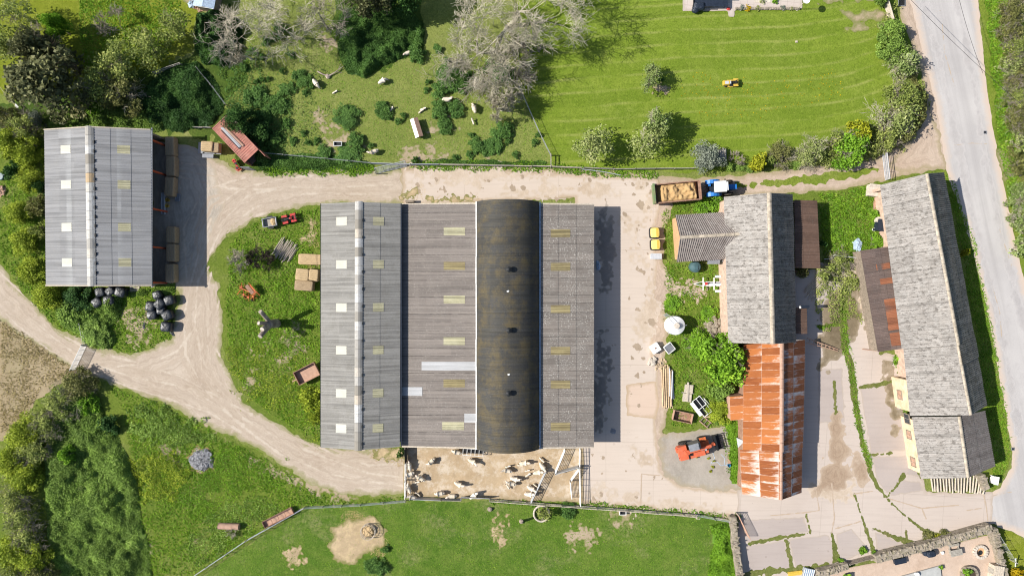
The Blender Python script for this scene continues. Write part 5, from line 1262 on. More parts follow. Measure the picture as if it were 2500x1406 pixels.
# ---- thickets, hedges and brambles that read as one mass
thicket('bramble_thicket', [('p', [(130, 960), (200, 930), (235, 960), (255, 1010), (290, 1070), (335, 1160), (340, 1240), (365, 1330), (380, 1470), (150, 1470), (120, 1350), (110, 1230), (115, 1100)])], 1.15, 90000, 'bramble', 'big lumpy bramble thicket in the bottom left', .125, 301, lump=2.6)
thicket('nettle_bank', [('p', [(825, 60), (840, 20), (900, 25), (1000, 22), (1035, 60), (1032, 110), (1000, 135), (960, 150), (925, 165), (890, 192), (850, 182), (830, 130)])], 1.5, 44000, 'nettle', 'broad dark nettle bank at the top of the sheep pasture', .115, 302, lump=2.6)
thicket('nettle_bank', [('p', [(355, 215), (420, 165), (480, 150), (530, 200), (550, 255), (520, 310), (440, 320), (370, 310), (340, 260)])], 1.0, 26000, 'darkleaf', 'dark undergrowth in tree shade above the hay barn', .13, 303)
thicket('ivy_thicket', [('p', [(490, 40), (530, 25), (575, 45), (598, 90), (590, 150), (550, 165), (500, 160), (475, 120)])], 2.2, 16000, 'darkleaf', 'dark ivy thicket beside the little top left shed', .18, 304, lump=2.0)
thicket('weed_bank', [('p', [(165, 280), (250, 245), (340, 255), (400, 300), (400, 322), (110, 322), (120, 290)])], .9, 14000, 'bramble', 'green weeds growing behind the hay barn', .18, 305)
thicket('weed_bank', [('p', [(650, 385), (760, 375), (860, 390), (905, 400), (900, 414), (760, 414), (660, 420), (630, 405)])], .6, 9000, 'nettle', 'low weeds along the north edge of the dirt track', .15, 306)
thicket('weed_bank', [('p', [(200, 740), (300, 700), (300, 760), (270, 800), (290, 830), (270, 850), (215, 835), (150, 790), (130, 740)])], 1.0, 13000, 'bramble', 'bramble bank below the hay barn', .16, 307)
thicket('weed_bank', [('p', [(1035, 400), (1090, 390), (1340, 395), (1345, 405), (1045, 408)])], .35, 4500, 'nettle', 'low weeds along the rail fence', .13, 308)
thicket('weed_bank', [('p', [(1735, 1285), (1785, 1275), (1800, 1406), (1730, 1406), (1740, 1340)])], .8, 8000, 'brightleaf', 'nettles growing along the stone field wall', .16, 309)
thicket('weed_bank', [('p', [(375, 695), (425, 695), (430, 715), (400, 722), (378, 715)]), ('p', [(305, 705), (372, 705), (360, 722), (320, 726)])], .7, 4200, 'bramble', 'weeds growing at the south end of the hay barn', .15, 310)
thicket('weed_bank', [('p', [(1775, 1020), (1812, 1030), (1812, 1185), (1785, 1180), (1778, 1100)])], .5, 4500, 'brightleaf', 'weeds along the foot of the rusty barn', .15, 311)
thicket('weed_bank', [('p', [(330, 985), (430, 1000), (520, 1060), (430, 1090), (340, 1080), (320, 1020)])], .35, 4200, 'bramble', 'docks and low weeds above the bottom left thicket', .13, 312, core=False, rag=4.0)
thicket('weed_bank', [('p', [(300, 1110), (420, 1090), (470, 1160), (450, 1230), (350, 1230), (320, 1180)])], .4, 3600, 'limeleaf', 'yellow-green docks left of the ash heap', .12, 313, core=False, rag=4.0)
thicket('weed_bank', [('p', [(520, 1090), (620, 1120), (700, 1180), (560, 1200), (480, 1260), (430, 1300), (420, 1200), (480, 1170)])], .22, 4200, 'brightleaf', 'bright weeds scattered south of the ash heap', .11, 314, core=False, rag=5.0)
thicket('weed_bank', [('p', [(520, 1240), (640, 1215), (700, 1245), (600, 1310), (470, 1390), (440, 1340)])], .22, 4200, 'bramble', 'grey-green weeds round the rusty barrel', .11, 315, core=False, rag=4.0)
thicket('weed_bank', [('p', [(570, 600), (700, 560), (775, 640), (775, 820), (700, 860), (600, 840), (560, 740)])], .2, 4500, 'brightleaf', 'bright weeds scattered over the grass mound', .11, 316, core=False, rag=5.0)
thicket('weed_bank', [('p', [(560, 850), (650, 870), (760, 900), (775, 1070), (690, 1010), (610, 950)])], .2, 3000, 'limeleaf', 'yellowish weeds on the lower grass mound', .11, 317, core=False, rag=5.0)

rough_grass('long_grass', [('l', [(2058, 700), (2062, 850), (2078, 900), (2090, 1000), (2110, 1090), (2125, 1140)], [.5, .6, .5, .35, .3, .2]), ('l', [(2000, 797), (2062, 790)], .3), ('l', [(2130, 660), (2150, 800)], .25), ('l', [(2180, 870), (2200, 930), (2215, 1060)], .25)], 3800, .14, 'blade', 'tufts of grass in the joints of the old yard', 218)
thicket('weed_bank', [('p', [(540, 120), (605, 130), (640, 240), (700, 300), (710, 360), (660, 385), (630, 330), (560, 262), (545, 200)])], .5, 4200, 'nettle', 'loose dark weeds on the shaded left side of the pasture', .12, 318, core=False, rag=4.0)
thicket('weed_bank', [('p', [(600, 180), (760, 170), (800, 260), (770, 390), (660, 400), (640, 290)])], .3, 1900, 'nettle', 'thin weeds scattered over the left of the sheep pasture', .11, 319, core=False, rag=6.0)

thicket('weed_bank', [('p', [(1998, 645), (2108, 640), (2112, 700), (2080, 770), (2040, 800), (2000, 740)])], .5, 4200, 'oliveleaf', 'tangled olive weeds and rubble at the head of the old yard', .12, 322, core=False, rag=4.0)
thicket('hedge_growth', [('l', [(2165, 40), (2185, 120), (2215, 180), (2235, 250), (2215, 320), (2130, 362), (2030, 385), (1930, 392), (1870, 396)], [.9, 1.0, .8, 1.2, 1.4, 1.2, .9, .8, .5])], 1.7, 9000, 'oliveleaf', 'loose olive growth filling the garden hedge between its shrubs', .13, 323, core=False, rag=2.0)
thicket('hedge_growth', [('l', [(2462, -10), (2466, 120), (2474, 250), (2488, 380), (2496, 480)], [1.0, .9, .9, .8, .8])], 1.5, 8000, 'hedgeleaf', 'loose growth filling the far roadside hedge between its bushes', .12, 324, core=False, rag=2.0)
# ---- nettle clumps of the sheep pasture
NC = 'nettle clumps in the sheep pasture'
for (x, y, r, h, lab) in ((843, 283, 34, .8, 'large round dark nettle clump in the middle of the sheep pasture'), (935, 266, 22, .7, 'round nettle clump beside a lying lamb'), (1098, 195, 38, .9, 'big three-lobed nettle clump upper part'), (1075, 218, 26, .8, 'nettle clump above the white lying sheep'),
        (1125, 210, 24, .8, 'nettle clump beside the upright standing sheep'), (1075, 268, 26, .8, 'nettle clump below the white lying sheep'), (1112, 270, 22, .7, 'nettle clump right of the one below the lying sheep'), (1085, 312, 20, .7, 'lone nettle clump standing in a bare soil ring'),
        (1018, 130, 24, .9, 'nettle clump by the right edge of the nettle bank'), (868, 350, 26, .8, 'nettle clump just right of the small white feed box'), (1165, 355, 22, .6, 'nettle clump near the pasture gate'), (1205, 360, 24, .5, 'loose nettle clump left of the boundary fence'),
        (1225, 320, 28, .8, 'nettle clump under the bare grey tree'), (728, 185, 18, .6, 'upper nettle clump left of the fallen branch'), (745, 200, 20, .6, 'lower nettle clump left of the fallen branch'), (620, 235, 30, .9, 'nettle clump on the left edge of the pasture'), (645, 270, 26, .9, 'nettle clump right of the container shrub'), (680, 250, 24, .8, 'nettle clump beside the sheep path'),
        (700, 220, 22, .6, 'nettle clump right of the sheep path'), (650, 100, 14, .6, 'small dark nettle clump under the top trees'), (678, 75, 20, .9, 'nettle clump below the grey bare trees'), (1140, 190, 16, .6, 'nettle clump below the big bare tree'), (1210, 170, 30, 1.0, 'nettle clump at the foot of the big bare tree'), (1235, 185, 22, .9, 'nettle clump at the head of the boundary fence'),
        (700, 300, 14, .6, 'small nettle clump by the container track'), (670, 340, 20, .7, 'nettle clump right of the red container'), (790, 378, 24, .6, 'nettle clump left of the white feed box'), (850, 380, 30, .5, 'low nettle clump below the white feed box'), (1013, 392, 10, .7, 'tiny nettle clump at the metal gate')):
    shrub('nettle', x, y, r, h, lab, 'nettle_clump', 'nettles', NC)
for (x, y, r) in ((640, 195, 9), (655, 193, 7), (625, 200, 8), (708, 135, 11), (668, 95, 8), (745, 225, 10), (690, 175, 9), (760, 210, 9), (740, 325, 9), (715, 345, 12), (772, 345, 10), (750, 350, 9), (1045, 200, 8), (1040, 220, 9), (1150, 330, 9), (1240, 345, 10), (1185, 372, 10), (975, 295, 10), (950, 290, 8), (612, 130, 14), (595, 165, 14), (640, 140, 9), (1070, 120, 14), (1090, 150, 10), (1112, 385, 10), (1145, 378, 12), (1260, 380, 10), (905, 355, 9), (985, 283, 9), (1305, 350, 10), (1315, 330, 9)):
    shrub('nettle', x, y, r, .45, 'one of the small dark weed tufts dotted about the sheep pasture', 'weed_tuft', 'weeds', 'small weed tufts in the sheep pasture')
# ---- top left trees and shrubs
tree('conifer', 110, 200, 108, 8, 1.0, 'large dark spreading conifer in the top left', seed=2, bark='darktwig')
tree('conifer', 92, 120, 52, 7, 1.0, 'smaller grey-tipped conifer above the large dark one', seed=3, bark='greybark')
tree('olive', 22, 110, 60, 6, 1.2, 'greyish twiggy tree at the left edge near the top', seed=4)
tree('bright', 135, 62, 26, 5, 1.0, 'slim pale green tree with a crooked stem in the orchard', seed=5)
tree('olive', 285, 150, 62, 4.5, .8, 'thinly leafed olive tree in the orchard', seed=6)
tree('olive', 250, 210, 58, 4.5, .8, 'dense olive bush tree above the hay barn', seed=7)
tree('olive', 360, 115, 55, 4, .8, 'pale olive tree beside the old plank', seed=8)
tree('hedge', 300, 235, 52, 4.2, .6, 'brownish bush with white bare twigs above the hay barn', seed=9)
tree('olive', 430, 70, 48, 4, .8, 'olive tree next to the ivy thicket', seed=10)
tree('haw', 40, 30, 40, 5, 1, 'pale twiggy tree in the top left corner', seed=11)
bare_tree(318, 232, 4.2, 'leafless white-twigged shrub above the hay barn', 21, lev=3, r=.05, stems=5, lean=.9, kids=(2, 2), bark='palebark', name='bare_shrub')
bare_tree(300, 75, 4.0, 'small dark-stemmed bare tree in the orchard grass', 22, lev=4, r=.07, stems=2, lean=.8, kids=(2, 2), bark='greybark', spread_=.9)
for (k, x, y, r, h, lab) in (('lime', 30, 350, 45, 3, 'yellow-green bush at the left edge above the bank'), ('olive', 60, 310, 45, 3.2, 'olive bush at the top corner of the hay barn'), ('lime', 65, 370, 42, 2.6, 'lime green bush left of the hay barn roof'), ('lime', 75, 440, 36, 2.2, 'lime bush beside the hay barn wall'), ('dark', 95, 455, 22, 1.8, 'dark bush against the hay barn wall'),
        ('hedge', 90, 500, 28, 2, 'brown-green bush halfway along the hay barn wall'), ('lime', 45, 520, 34, 2, 'lime bush on the left bank'), ('lime', 60, 590, 38, 2.1, 'lime bush on the lower left bank'), ('lime', 80, 660, 40, 2.2, 'lime bush near the lower corner of the hay barn'), ('lime', 115, 720, 36, 2, 'lime bush below the hay barn corner'), ('olive', 95, 565, 24, 1.8, 'olive bush against the lower hay barn wall'),
        ('dark', 30, 420, 24, 1.6, 'dark bush on the upper left bank'), ('dark', 190, 725, 36, 1.6, 'dark bush below the hay barn'), ('bramble', 165, 760, 30, 1.3, 'bramble bush beside the left track'), ('bramble', 235, 815, 34, 1.2, 'bramble bush by the white track gate'),
        ('bright', 232, 272, 28, 1.4, 'bright green elder bush behind the hay barn'), ('grey', 92, 292, 20, 2.4, 'grey lichened bush at the left edge'), ('hedge', 20, 290, 34, 3, 'brown bush at the left edge')):
    shrub(k, x, y, r, h, lab, 'bush', 'bush')
# dark hedgerow of the lower left
for i, (k, x, y, r, h, lab) in enumerate((('hedge', 190, 940, 44, 2.6, 'dark hedgerow bush nearest the white track gate'), ('olive', 150, 985, 46, 2.5, 'tall hedgerow bush below the tan field'), ('olive', 110, 1030, 46, 2.5, 'tall hedgerow bush with paler top'), ('lime', 55, 1060, 46, 2.6, 'yellow-green hedgerow bush facing the tan field'), ('olive', 85, 1100, 48, 2.5, 'olive hedgerow bush beside the thicket'),
        ('lime', 25, 1125, 46, 2.6, 'lime hedgerow bush at the left edge'), ('lime', 60, 1160, 46, 2.6, 'tall lime hedgerow bush at mid height of the thicket'), ('olive', 30, 1210, 46, 2.7, 'olive hedgerow bush at the left edge'), ('olive', 50, 1260, 46, 2.7, 'tall hedgerow bush beside the shaded gap'), ('olive', 65, 1310, 46, 2.5, 'olive hedgerow bush near the bottom'),
        ('lime', 30, 1350, 46, 2.6, 'lime hedgerow bush near the bottom left corner'), ('lime', 80, 1365, 46, 2.5, 'leafy hedgerow bush at the bottom'), ('hedge', 100, 1405, 40, 3, 'hedgerow bush cut by the bottom edge'), ('olive', 25, 1400, 40, 2.4, 'olive bush in the bottom left corner'))):
    shrub(k, x, y, r, h, lab, 'hedge_bush', 'hedge', 'hedgerow bushes of the lower left')
shrub('bright', 215, 985, 26, 1.5, 'pale elder bush beside the hedgerow', 'bush'); shrub('bright', 165, 1110, 24, 1.6, 'leafy pale bush in the gap of the thicket', 'bush'); shrub('dark', 265, 1040, 26, 1.5, 'dark bush at the top end of the thicket', 'bush')
bare_tree(570, 1295, 1.2, 'dead pale stems beside the rusty barrel', 23, lev=2, r=.03, stems=9, lean=1.3, kids=(2, 2), bark='palebark', name='dead_shrub')
# ---- shrub over the container, top belt of trees
tree('dark', 582, 292, 38, 3.8, .8, 'dark green tree overhanging the red container', seed=12)
shrub('dark', 632, 318, 34, 2.0, 'dark bush in shade behind the red container', 'bush'); shrub('nettle', 640, 380, 22, 1.0, 'weeds by the open end of the red container', 'bush')
bare_tree(720, 95, 9.5, 'pale bare tree at the top edge left of the nettle bank', 24, lev=5, r=.16, kids=(2, 2), spread_=.85, shrink=.76, rmin=.018, bark='palebark')
bare_tree(590, 70, 8.5, 'pale drooping bare tree above the ivy thicket', 25, lev=5, r=.14, kids=(2, 2), spread_=.9, shrink=.76, rmin=.018, bark='palebark')
bare_tree(800, 70, 8.5, 'brown twiggy bare tree at the top edge', 26, lev=5, r=.14, kids=(2, 2), spread_=.85, shrink=.76, rmin=.018, bark='greybark')
tree('conifer', 905, -12, 52, 8, 1.5, 'green conifer cut off by the top edge', seed=13)
tree('dark', 985, -25, 50, 7, 1.5, 'dark evergreen cut off by the top edge', seed=14)
bare_tree(616, 146, 4.6, 'small leaning pollard tree with a fan of pale twigs', 27, lev=4, r=.16, kids=(2, 3), spread_=.75, bark='palebark', L=1.7, lean_dir=(-.5, .25, 1), shrink=.66)
# the big bare tree and its neighbours
bare_tree(1240, 62, 11.0, 'huge leafless pale-branched tree at the top centre', 31, lev=6, r=.36, kids=(2, 2), spread_=.80, bark='palebark', L=4.3, upb=.0, shrink=.775, rmin=.018, stems=2, lean=.75)
bare_tree(1165, 130, 10.0, 'smaller bare pale tree leaning out on the left of the huge one', 32, lev=5, r=.22, kids=(2, 2), spread_=.85, bark='palebark', L=3.8, shrink=.77, rmin=.02, upb=0)
bare_tree(1225, 268, 6.0, 'bare grey twiggy tree on the boundary fence', 33, lev=5, r=.13, stems=3, lean=.6, kids=(2, 2), spread_=.8, bark='palebark', L=1.35, shrink=.74, rmin=.016)
bare_tree(1268, 145, 5.0, 'low reddish-brown thorn scrub at the head of the fence', 34, lev=4, r=.06, stems=5, lean=.8, kids=(2, 2), bark='greybark', name='bare_shrub')
# ---- lawn trees and the garden hedge
bare_tree(1578, 190, 3.2, 'little blossoming fruit tree alone on the lawn', 35, lev=4, r=.06, kids=(2, 2), leaves='blossom', nleaf=5, L=1.3, bark='greybark', name='fruit_tree')
shrub('dark', 1616, 195, 9, .5, 'small dark plant right of the lone blossoming tree', 'plant')
tree('haw', 1440, 360, 62, 4.5, .8, 'pale hawthorn at the corner of the lawn', seed=15, bark='palebark')
tree('haw', 1580, 345, 52, 4.2, .8, 'loose pale green hawthorn beside the rail fence', seed=16, bark='palebark'); tree('blossom', 1605, 300, 36, 4.4, .8, 'fresh white-green hawthorn reaching onto the lawn', seed=17, bark='palebark')
shrub('grey', 1727, 385, 40, 2.6, 'rounded grey-leaved shrub at the lawn edge', 'shrub'); shrub('yellow', 1851, 396, 25, 1.7, 'vivid yellow shrub beside the lane', 'shrub')
for (k, x, y, r, h, lab) in (('hedge', 1905, 380, 34, 1.7, 'brownish low shrub right of the yellow one'), ('haw', 1962, 385, 34, 2.2, 'cream-leaved shrub left of the dark green one'), ('haw', 1985, 365, 34, 2.4, 'pale shrub at the lower right corner of the lawn'), ('bright', 2075, 362, 46, 3.0, 'dense mid green shrub by the metal lane gate'), ('olive', 2040, 350, 30, 2.4, 'olive shrub beside the dense green one'),
        ('yellow', 2095, 322, 30, 2.6, 'yellow-flowered shrub in the corner hedge'), ('haw', 2185, 290, 62, 3.6, 'big spreading pale hawthorn at the lane corner'), ('olive', 2200, 240, 48, 3.4, 'olive hawthorn beside the road'), ('olive', 2160, 335, 44, 2.6, 'olive bush at the lane mouth'), ('blossom', 2205, 152, 36, 3.0, 'white-blossomed bush beside the road'),
        ('bramble', 2180, 75, 34, 2.4, 'ivy-green hedge bush next to the wooden field gate'), ('bramble', 2178, 112, 36, 2.6, 'dark green hedge bush beside the road'), ('bramble', 2195, 135, 26, 2.3, 'low green hedge bush above the white-blossomed one'), ('bramble', 2150, 3, 16, 1.6, 'small dark bush at the top of the wooden gate')):
    shrub(k, x, y, r, h, lab, 'hedge_shrub', 'hedge', 'garden hedge shrubs')
thicket('clipped_hedge', [('l', [(2225, 180), (2245, 240), (2240, 300), (2200, 345), (2140, 365), (2100, 372)], .45)], 1.3, 5000, 'hedgeleaf', 'low clipped hedge round the lane corner', .12, 320, rise=.3, cat='hedge', kind=None)
thicket('clipped_hedge', [('l', [(1780, 408), (1830, 410)], .55), ('l', [(1870, 400), (1940, 404)], .4)], 1.1, 2600, 'bramble', 'low dark hedge either side of the yellow shrub', .13, 321, rise=.3, cat='hedge', kind=None)
bare_tree(1795, 390, 1.3, 'small grey twiggy shrub right of the log stack', 36, lev=3, r=.03, stems=6, lean=1.0, kids=(2, 2), bark='greybark', name='bare_shrub')
# roadside hedge on the far right
for i, (k, x, y, r, h, lab) in enumerate((('hedge', 2475, 20, 34, 2.4, 'roadside hedge bush at the top right corner'), ('hedge', 2468, 75, 32, 2.4, 'reddish roadside hedge bush near the top'), ('olive', 2485, 120, 34, 2.6, 'olive roadside hedge bush below the reddish one'), ('haw', 2465, 165, 28, 2.2, 'pale twiggy roadside hedge bush'), ('hedge', 2490, 190, 36, 2.6, 'dark roadside hedge bush on the right edge'),
        ('olive', 2480, 240, 34, 2.5, 'olive roadside hedge bush opposite the lane corner'), ('hedge', 2492, 290, 34, 2.5, 'brown roadside hedge bush opposite the lane mouth'), ('haw', 2495, 350, 30, 2.2, 'pale roadside hedge bush beside the pull-in'), ('hedge', 2498, 410, 30, 2.2, 'dark roadside hedge bush below the pull-in'), ('blossom', 2492, 480, 32, 2.4, 'cream flowering roadside bush'),
        ('blossom', 2500, 540, 36, 2.6, 'second cream flowering roadside bush further down'), ('blossom', 2495, 600, 26, 2.2, 'lowest cream flowering roadside bush'))):
    shrub(k, x, y, r, h, lab, 'hedge_bush', 'hedge', 'roadside hedge bushes')
# ---- barnyard plants
tree('bright', 1765, 880, 62, 4.6, .6, 'bright green elder tree against the rusty barn', seed=18)
for (k, x, y, r, h, lab) in (('bright', 1710, 840, 34, 1.6, 'bright elder bush below the white tank'), ('bright', 1770, 830, 26, 2.2, 'bright elder bush at the corner of the stone barn'), ('lime', 1755, 1005, 34, 1.4, 'yellow-green bush left of the rusty side roof'), ('bramble', 1765, 950, 30, 1.6, 'dark leafy bush beside the rusty side roof'), ('bright', 1745, 498, 24, 1.3, 'lush green plants by the tractor'), ('bright', 1715, 510, 20, .9, 'lush green plants below the trailer'),
        ('bright', 1730, 765, 20, .5, 'nettle patch near the rubble heap'), ('bright', 1640, 740, 20, .4, 'nettle patch right of the concrete yard'), ('lime', 760, 975, 30, 1.6, 'pale leafy bush below the rusty tipping trailer'), ('lime', 770, 1020, 20, 1.2, 'pale leafy bush against the grey shed wall'),
        ('olive', 2045, 640, 32, 1.6, 'olive bush between two stacks of poles'), ('olive', 2020, 665, 30, 1.8, 'straggling olive bush by the tin lean-to'), ('hedge', 1960, 665, 18, 1.6, 'scrubby grey bush at the lean-to corner'), ('olive', 2075, 690, 22, 1.0, 'brownish weeds between the pole stacks'), ('dark', 2005, 590, 14, 1.2, 'dark bush beside the brown tin lean-to'),
        ('bright', 2142, 522, 14, .9, 'green plants by the upper porch'), ('bright', 2140, 590, 20, .8, 'green weeds above the patched tin lean-to'), ('bright', 2140, 655, 8, .6, 'weeds against the patched tin lean-to'), ('bright', 2190, 880, 14, .7, 'weeds at the lower corner of the patched tin lean-to'), ('yellow', 2355, 615, 10, 1.2, 'yellow-green shoot behind the long building'),
        ('nettle', 978, 1108, 12, 1.2, 'green weed clump at the pen corner'), ('olive', 1328, 1254, 22, 1.9, 'bushy tree growing out of an old tyre ring'), ('nettle', 1385, 1248, 20, .7, 'nettle clump right of the tyre ring'), ('nettle', 925, 1382, 24, .7, 'nettle clump below the ring feeder'), ('nettle', 905, 1385, 18, .7, 'smaller nettle clump below the ring feeder'), ('nettle', 940, 1340, 12, .5, 'weed tuft right of the ring feeder'),
        ('yellow', 2290, 1314, 12, .7, 'lime green plant on the garden wall'), ('bright', 2105, 1340, 12, .6, 'bright weed by the garden wall'), ('bright', 2052, 1368, 9, .5, 'bright weed at the garden gate'), ('bright', 2132, 1350, 8, .6, 'weed beside the garden gate post'), ('hedge', 2265, 1312, 17, .5, 'purple-brown shrub left of the lime plant'), ('hedge', 2305, 1302, 15, .5, 'purple-brown shrub right of the lime plant')):
    shrub(k, x, y, r, h, lab, 'bush', 'bush')
bare_tree(622, 640, 4.2, 'bare dark-limbed tree beside the pole stack', 37, lev=4, r=.12, kids=(2, 3), spread_=.95, bark='greybark', L=1.7, lean_dir=(-.8, .1, 1))
bare_tree(640, 630, 2.6, 'dark leafless scrub left of the pole stack', 38, lev=4, r=.05, stems=7, lean=1.0, kids=(2, 2), bark='darktwig', name='bare_shrub')
for (x, y) in ((1700, 1115), (1730, 1118), (1742, 1125), (1740, 1140), (1735, 1150)):
    shrub('yellow', x, y, 4, .25, 'one of the small yellow flowering weeds on the gravel patch', 'flowering_weed', 'weeds', 'yellow weeds on the gravel patch')
# dandelions in the lawn
xy, d, r_ = scatter([('l', [(1700, 215), (1760, 240), (1830, 225), (1900, 230), (2020, 210)], 2.2), ('l', [(1720, 260), (1850, 270)], 1.2)], 260, 330)
V, F, t = cards(np.stack([xy[:, 0], xy[:, 1], np.full(len(xy), .07)], 1), .12, r_, 2.0, 1.1)
tag(put('dandelions', npmesh('dandelions', V, F, t, MT['goldflower'])), 'yellow dandelions scattered over the lawn', 'flowers', kind='stuff')
# ------------------------------------------------------------------ animals
def skin_body(name, nodes, edges, mat, tones=None):
    """one continuous body grown over a skeleton; nodes: (x,y,z,radius)"""
    me = bpy.data.meshes.new(name); me.from_pydata([n[:3] for n in nodes], edges, [])
    o = bpy.data.objects.new(name, me); COL.objects.link(o)
    m = o.modifiers.new('skin', 'SKIN'); m.use_smooth_shade = True
    sub = o.modifiers.new('sub', 'SUBSURF'); sub.levels = 1; sub.render_levels = 1
    for i, n in enumerate(nodes):
        s = me.skin_vertices[0].data[i]; s.radius = (n[3], n[4] if len(n) > 4 else n[3]); s.use_root = (i == 0)
    bpy.context.view_layer.update()
    dg = bpy.context.evaluated_depsgraph_get()
    out = bpy.data.meshes.new_from_object(o.evaluated_get(dg)); out.name = name
    bpy.data.objects.remove(o); 
    a = out.attributes.new('tone', 'FLOAT', 'POINT')
    a.data.foreach_set('value', [0.0 if tones is None else tones(v.co) for v in out.vertices])
    out.materials.clear(); out.materials.append(mat)
    out.polygons.foreach_set('use_smooth', [True] * len(out.polygons))
    return out
def sheep_mesh(name, pose='stand', lamb=False, turn=0.0):
    b = .30 if not lamb else .17
    hz = .62 if pose != 'lie' else .30
    nd = [(-.05, 0, hz, b, b * .95), (.28, 0, hz + .01, b * .95, b * .9), (-.38, 0, hz, b * .93, b * .9), (-.56, 0, hz - .02, b * .55, b * .55)]
    if pose == 'graze': nk = [(.50, .03 + turn * .1, hz - .02, .15, .14), (.66, turn * .25, hz - .27, .095, .095), (.74, turn * .35, hz - .46, .085, .075), (.82, turn * .4, hz - .57, .05, .05)]
    else: nk = [(.50, turn * .12, hz + .16, .15, .15), (.62, turn * .3, hz + .30, .11, .11), (.74, turn * .5, hz + .28, .085, .09), (.86, turn * .65, hz + .21, .055, .055)]
    n0 = len(nd); nd += nk
    ed = [(0, 1), (0, 2), (2, 3), (1, n0), (n0, n0 + 1), (n0 + 1, n0 + 2), (n0 + 2, n0 + 3)]
    hd = nk[1]
    for s in (-1, 1):                                     # ears
        i = len(nd); nd.append((nk[1][0] + .03, nk[1][1] + s * .17, nk[1][2] + .01, .028)); ed.append((n0 + 1, i))
    i = len(nd); nd.append((-.68, 0, hz - .16, .045)); ed.append((3, i))
    for sx, root in ((.30, 1), (-.40, 2)):
        for s in (-1, 1):
            i = len(nd); y = s * .15
            if pose == 'lie': nd += [(sx + .05, y * 1.3, .16, .06), (sx + .22, y * 1.5, .07, .04), (sx + .06, y * 1.6, .05, .035)]
            elif sx > 0: nd += [(sx, y, .38, .065), (sx + .02, y, .20, .038), (sx + .01, y, .03, .036)]
            else: nd += [(sx + .03, y, .40, .075), (sx - .09, y, .24, .042), (sx - .05, y, .03, .036)]
            ed += [(root, i), (i, i + 1), (i + 1, i + 2)]
    hx = nk[1][0] + .02
    return skin_body(name, nd, ed, MT['wool'], lambda c: 1.0 if (c.x > hx or (c.z < .3 and pose != 'lie' and abs(c.y) > .06)) else 0.0)
SHEEP = {k: sheep_mesh('body', *a) for k, a in {'s0': ('stand', False, 0), 's1': ('stand', False, .5), 's2': ('stand', False, -.5), 'g0': ('graze', False, .2), 'g1': ('graze', False, -.5), 'l0': ('lie', False, .3), 'b0': ('stand', True, .2), 'b1': ('lie', True, -.3)}.items()}
def sheep(kind, px, py, deg, label, k=1.0, group='sheep in the straw pen'):
    p = P(px, py); lamb = kind[0] == 'b'
    t = thing('lamb' if lamb else 'sheep', label, 'lamb' if lamb else 'sheep', p, R(deg), group)
    s = k * (.6 if lamb else 1.04); put('body', SHEEP[kind], t, scale=(s, s, s))
for a in (('s0', 1001, 1135, 95, 'sheep at the shed end of the pen\'s west gate, facing the shed'), ('s1', 1002, 1154, 200, 'sheep second from the top along the west gate, nosing the bars'), ('s0', 1029, 1164, 145, 'sheep standing behind the two at the west gate'), ('b0', 1019, 1175, 15, 'lamb standing among the sheep by the west gate', .95),
          ('s2', 999, 1190, 112, 'sheep squeezed long-ways against the lower west gate'), ('s1', 1009, 1210, 155, 'sheep in the bottom left corner of the pen'), ('b0', 1022, 1204, 135, 'lamb beside the sheep in the pen corner', 1.0), ('g1', 1054, 1124, 222, 'lone sheep standing apart near the top left of the pen'),
          ('g0', 1075, 1201, 185, 'sheep by the lower rail with its head turned down'), ('l0', 1104, 1209, 180, 'sheep lying along the lower rail'), ('s0', 1157, 1206, 40, 'sheep by the lower rail facing the shed roof'), ('s1', 1121, 1179, -25, 'lone sheep in the middle of the pen'),
          ('s2', 1154, 1123, -25, 'sheep just below the metal hay rack'), ('g0', 1117, 1101, 165, 'sheep at the left end of the metal hay rack'), ('s0', 1280, 1127, 5, 'pale sheep below the barrel roof'), ('b0', 1269, 1134, 0, 'lamb below the pale sheep near the barrel roof', 1.0),
          ('s0', 1324, 1136, -55, 'big sheep beside the slanting hurdle top'), ('b0', 1322, 1120, -45, 'lamb above the big sheep by the slanting hurdle', 1.1), ('s1', 1239, 1145, 165, 'sheep left of the flock in the pen'), ('b0', 1240, 1137, 20, 'lamb above the sheep left of the flock', 1.0),
          ('s0', 1313, 1150, 10, 'sheep under the big one in the flock'), ('b0', 1289, 1157, 35, 'lamb in the middle of the flock', 1.1), ('s1', 1257, 1166, -15, 'brownish sheep at the lower left of the flock'), ('s2', 1249, 1177, 170, 'sheep below the brownish one in the flock'),
          ('b0', 1240, 1185, 120, 'lowest lamb at the left of the flock', 1.1), ('s0', 1297, 1189, -30, 'upper of the two sheep with heads at the slanting hurdle'), ('s1', 1292, 1203, -5, 'lower of the two sheep with heads at the slanting hurdle'), ('b0', 1307, 1183, -40, 'lamb between the hurdle and the upper sheep', 1.0), ('b0', 1287, 1147, 15, 'lamb at the top of the flock', .9)):
    sheep(*a[:5], **({'k': a[5]} if len(a) > 5 else {}))
PG = 'sheep in the pasture'
for a in (('g0', 774, 207, -55, 'sheep grazing just below the fallen branch', 1.0, PG), ('g1', 936, 201, 30, 'white sheep grazing below the nettle bank', 1.0, PG), ('s0', 1162, 208, 88, 'sheep standing upright on the page right of the big nettle clump', 1.0, PG), ('l0', 1090, 245, 2, 'white sheep lying between two nettle clumps', 1.1, PG),
          ('g0', 1158, 267, 105, 'sheep at the edge of the bare grey tree', 1.0, PG), ('s2', 915, 373, 205, 'sheep near the yard fence with its head turned', 1.0, PG), ('l0', 996, 131, 200, 'sheep half hidden at the corner of the nettle bank', .8, PG)):
    sheep(*a[:5], k=a[5], group=a[6])
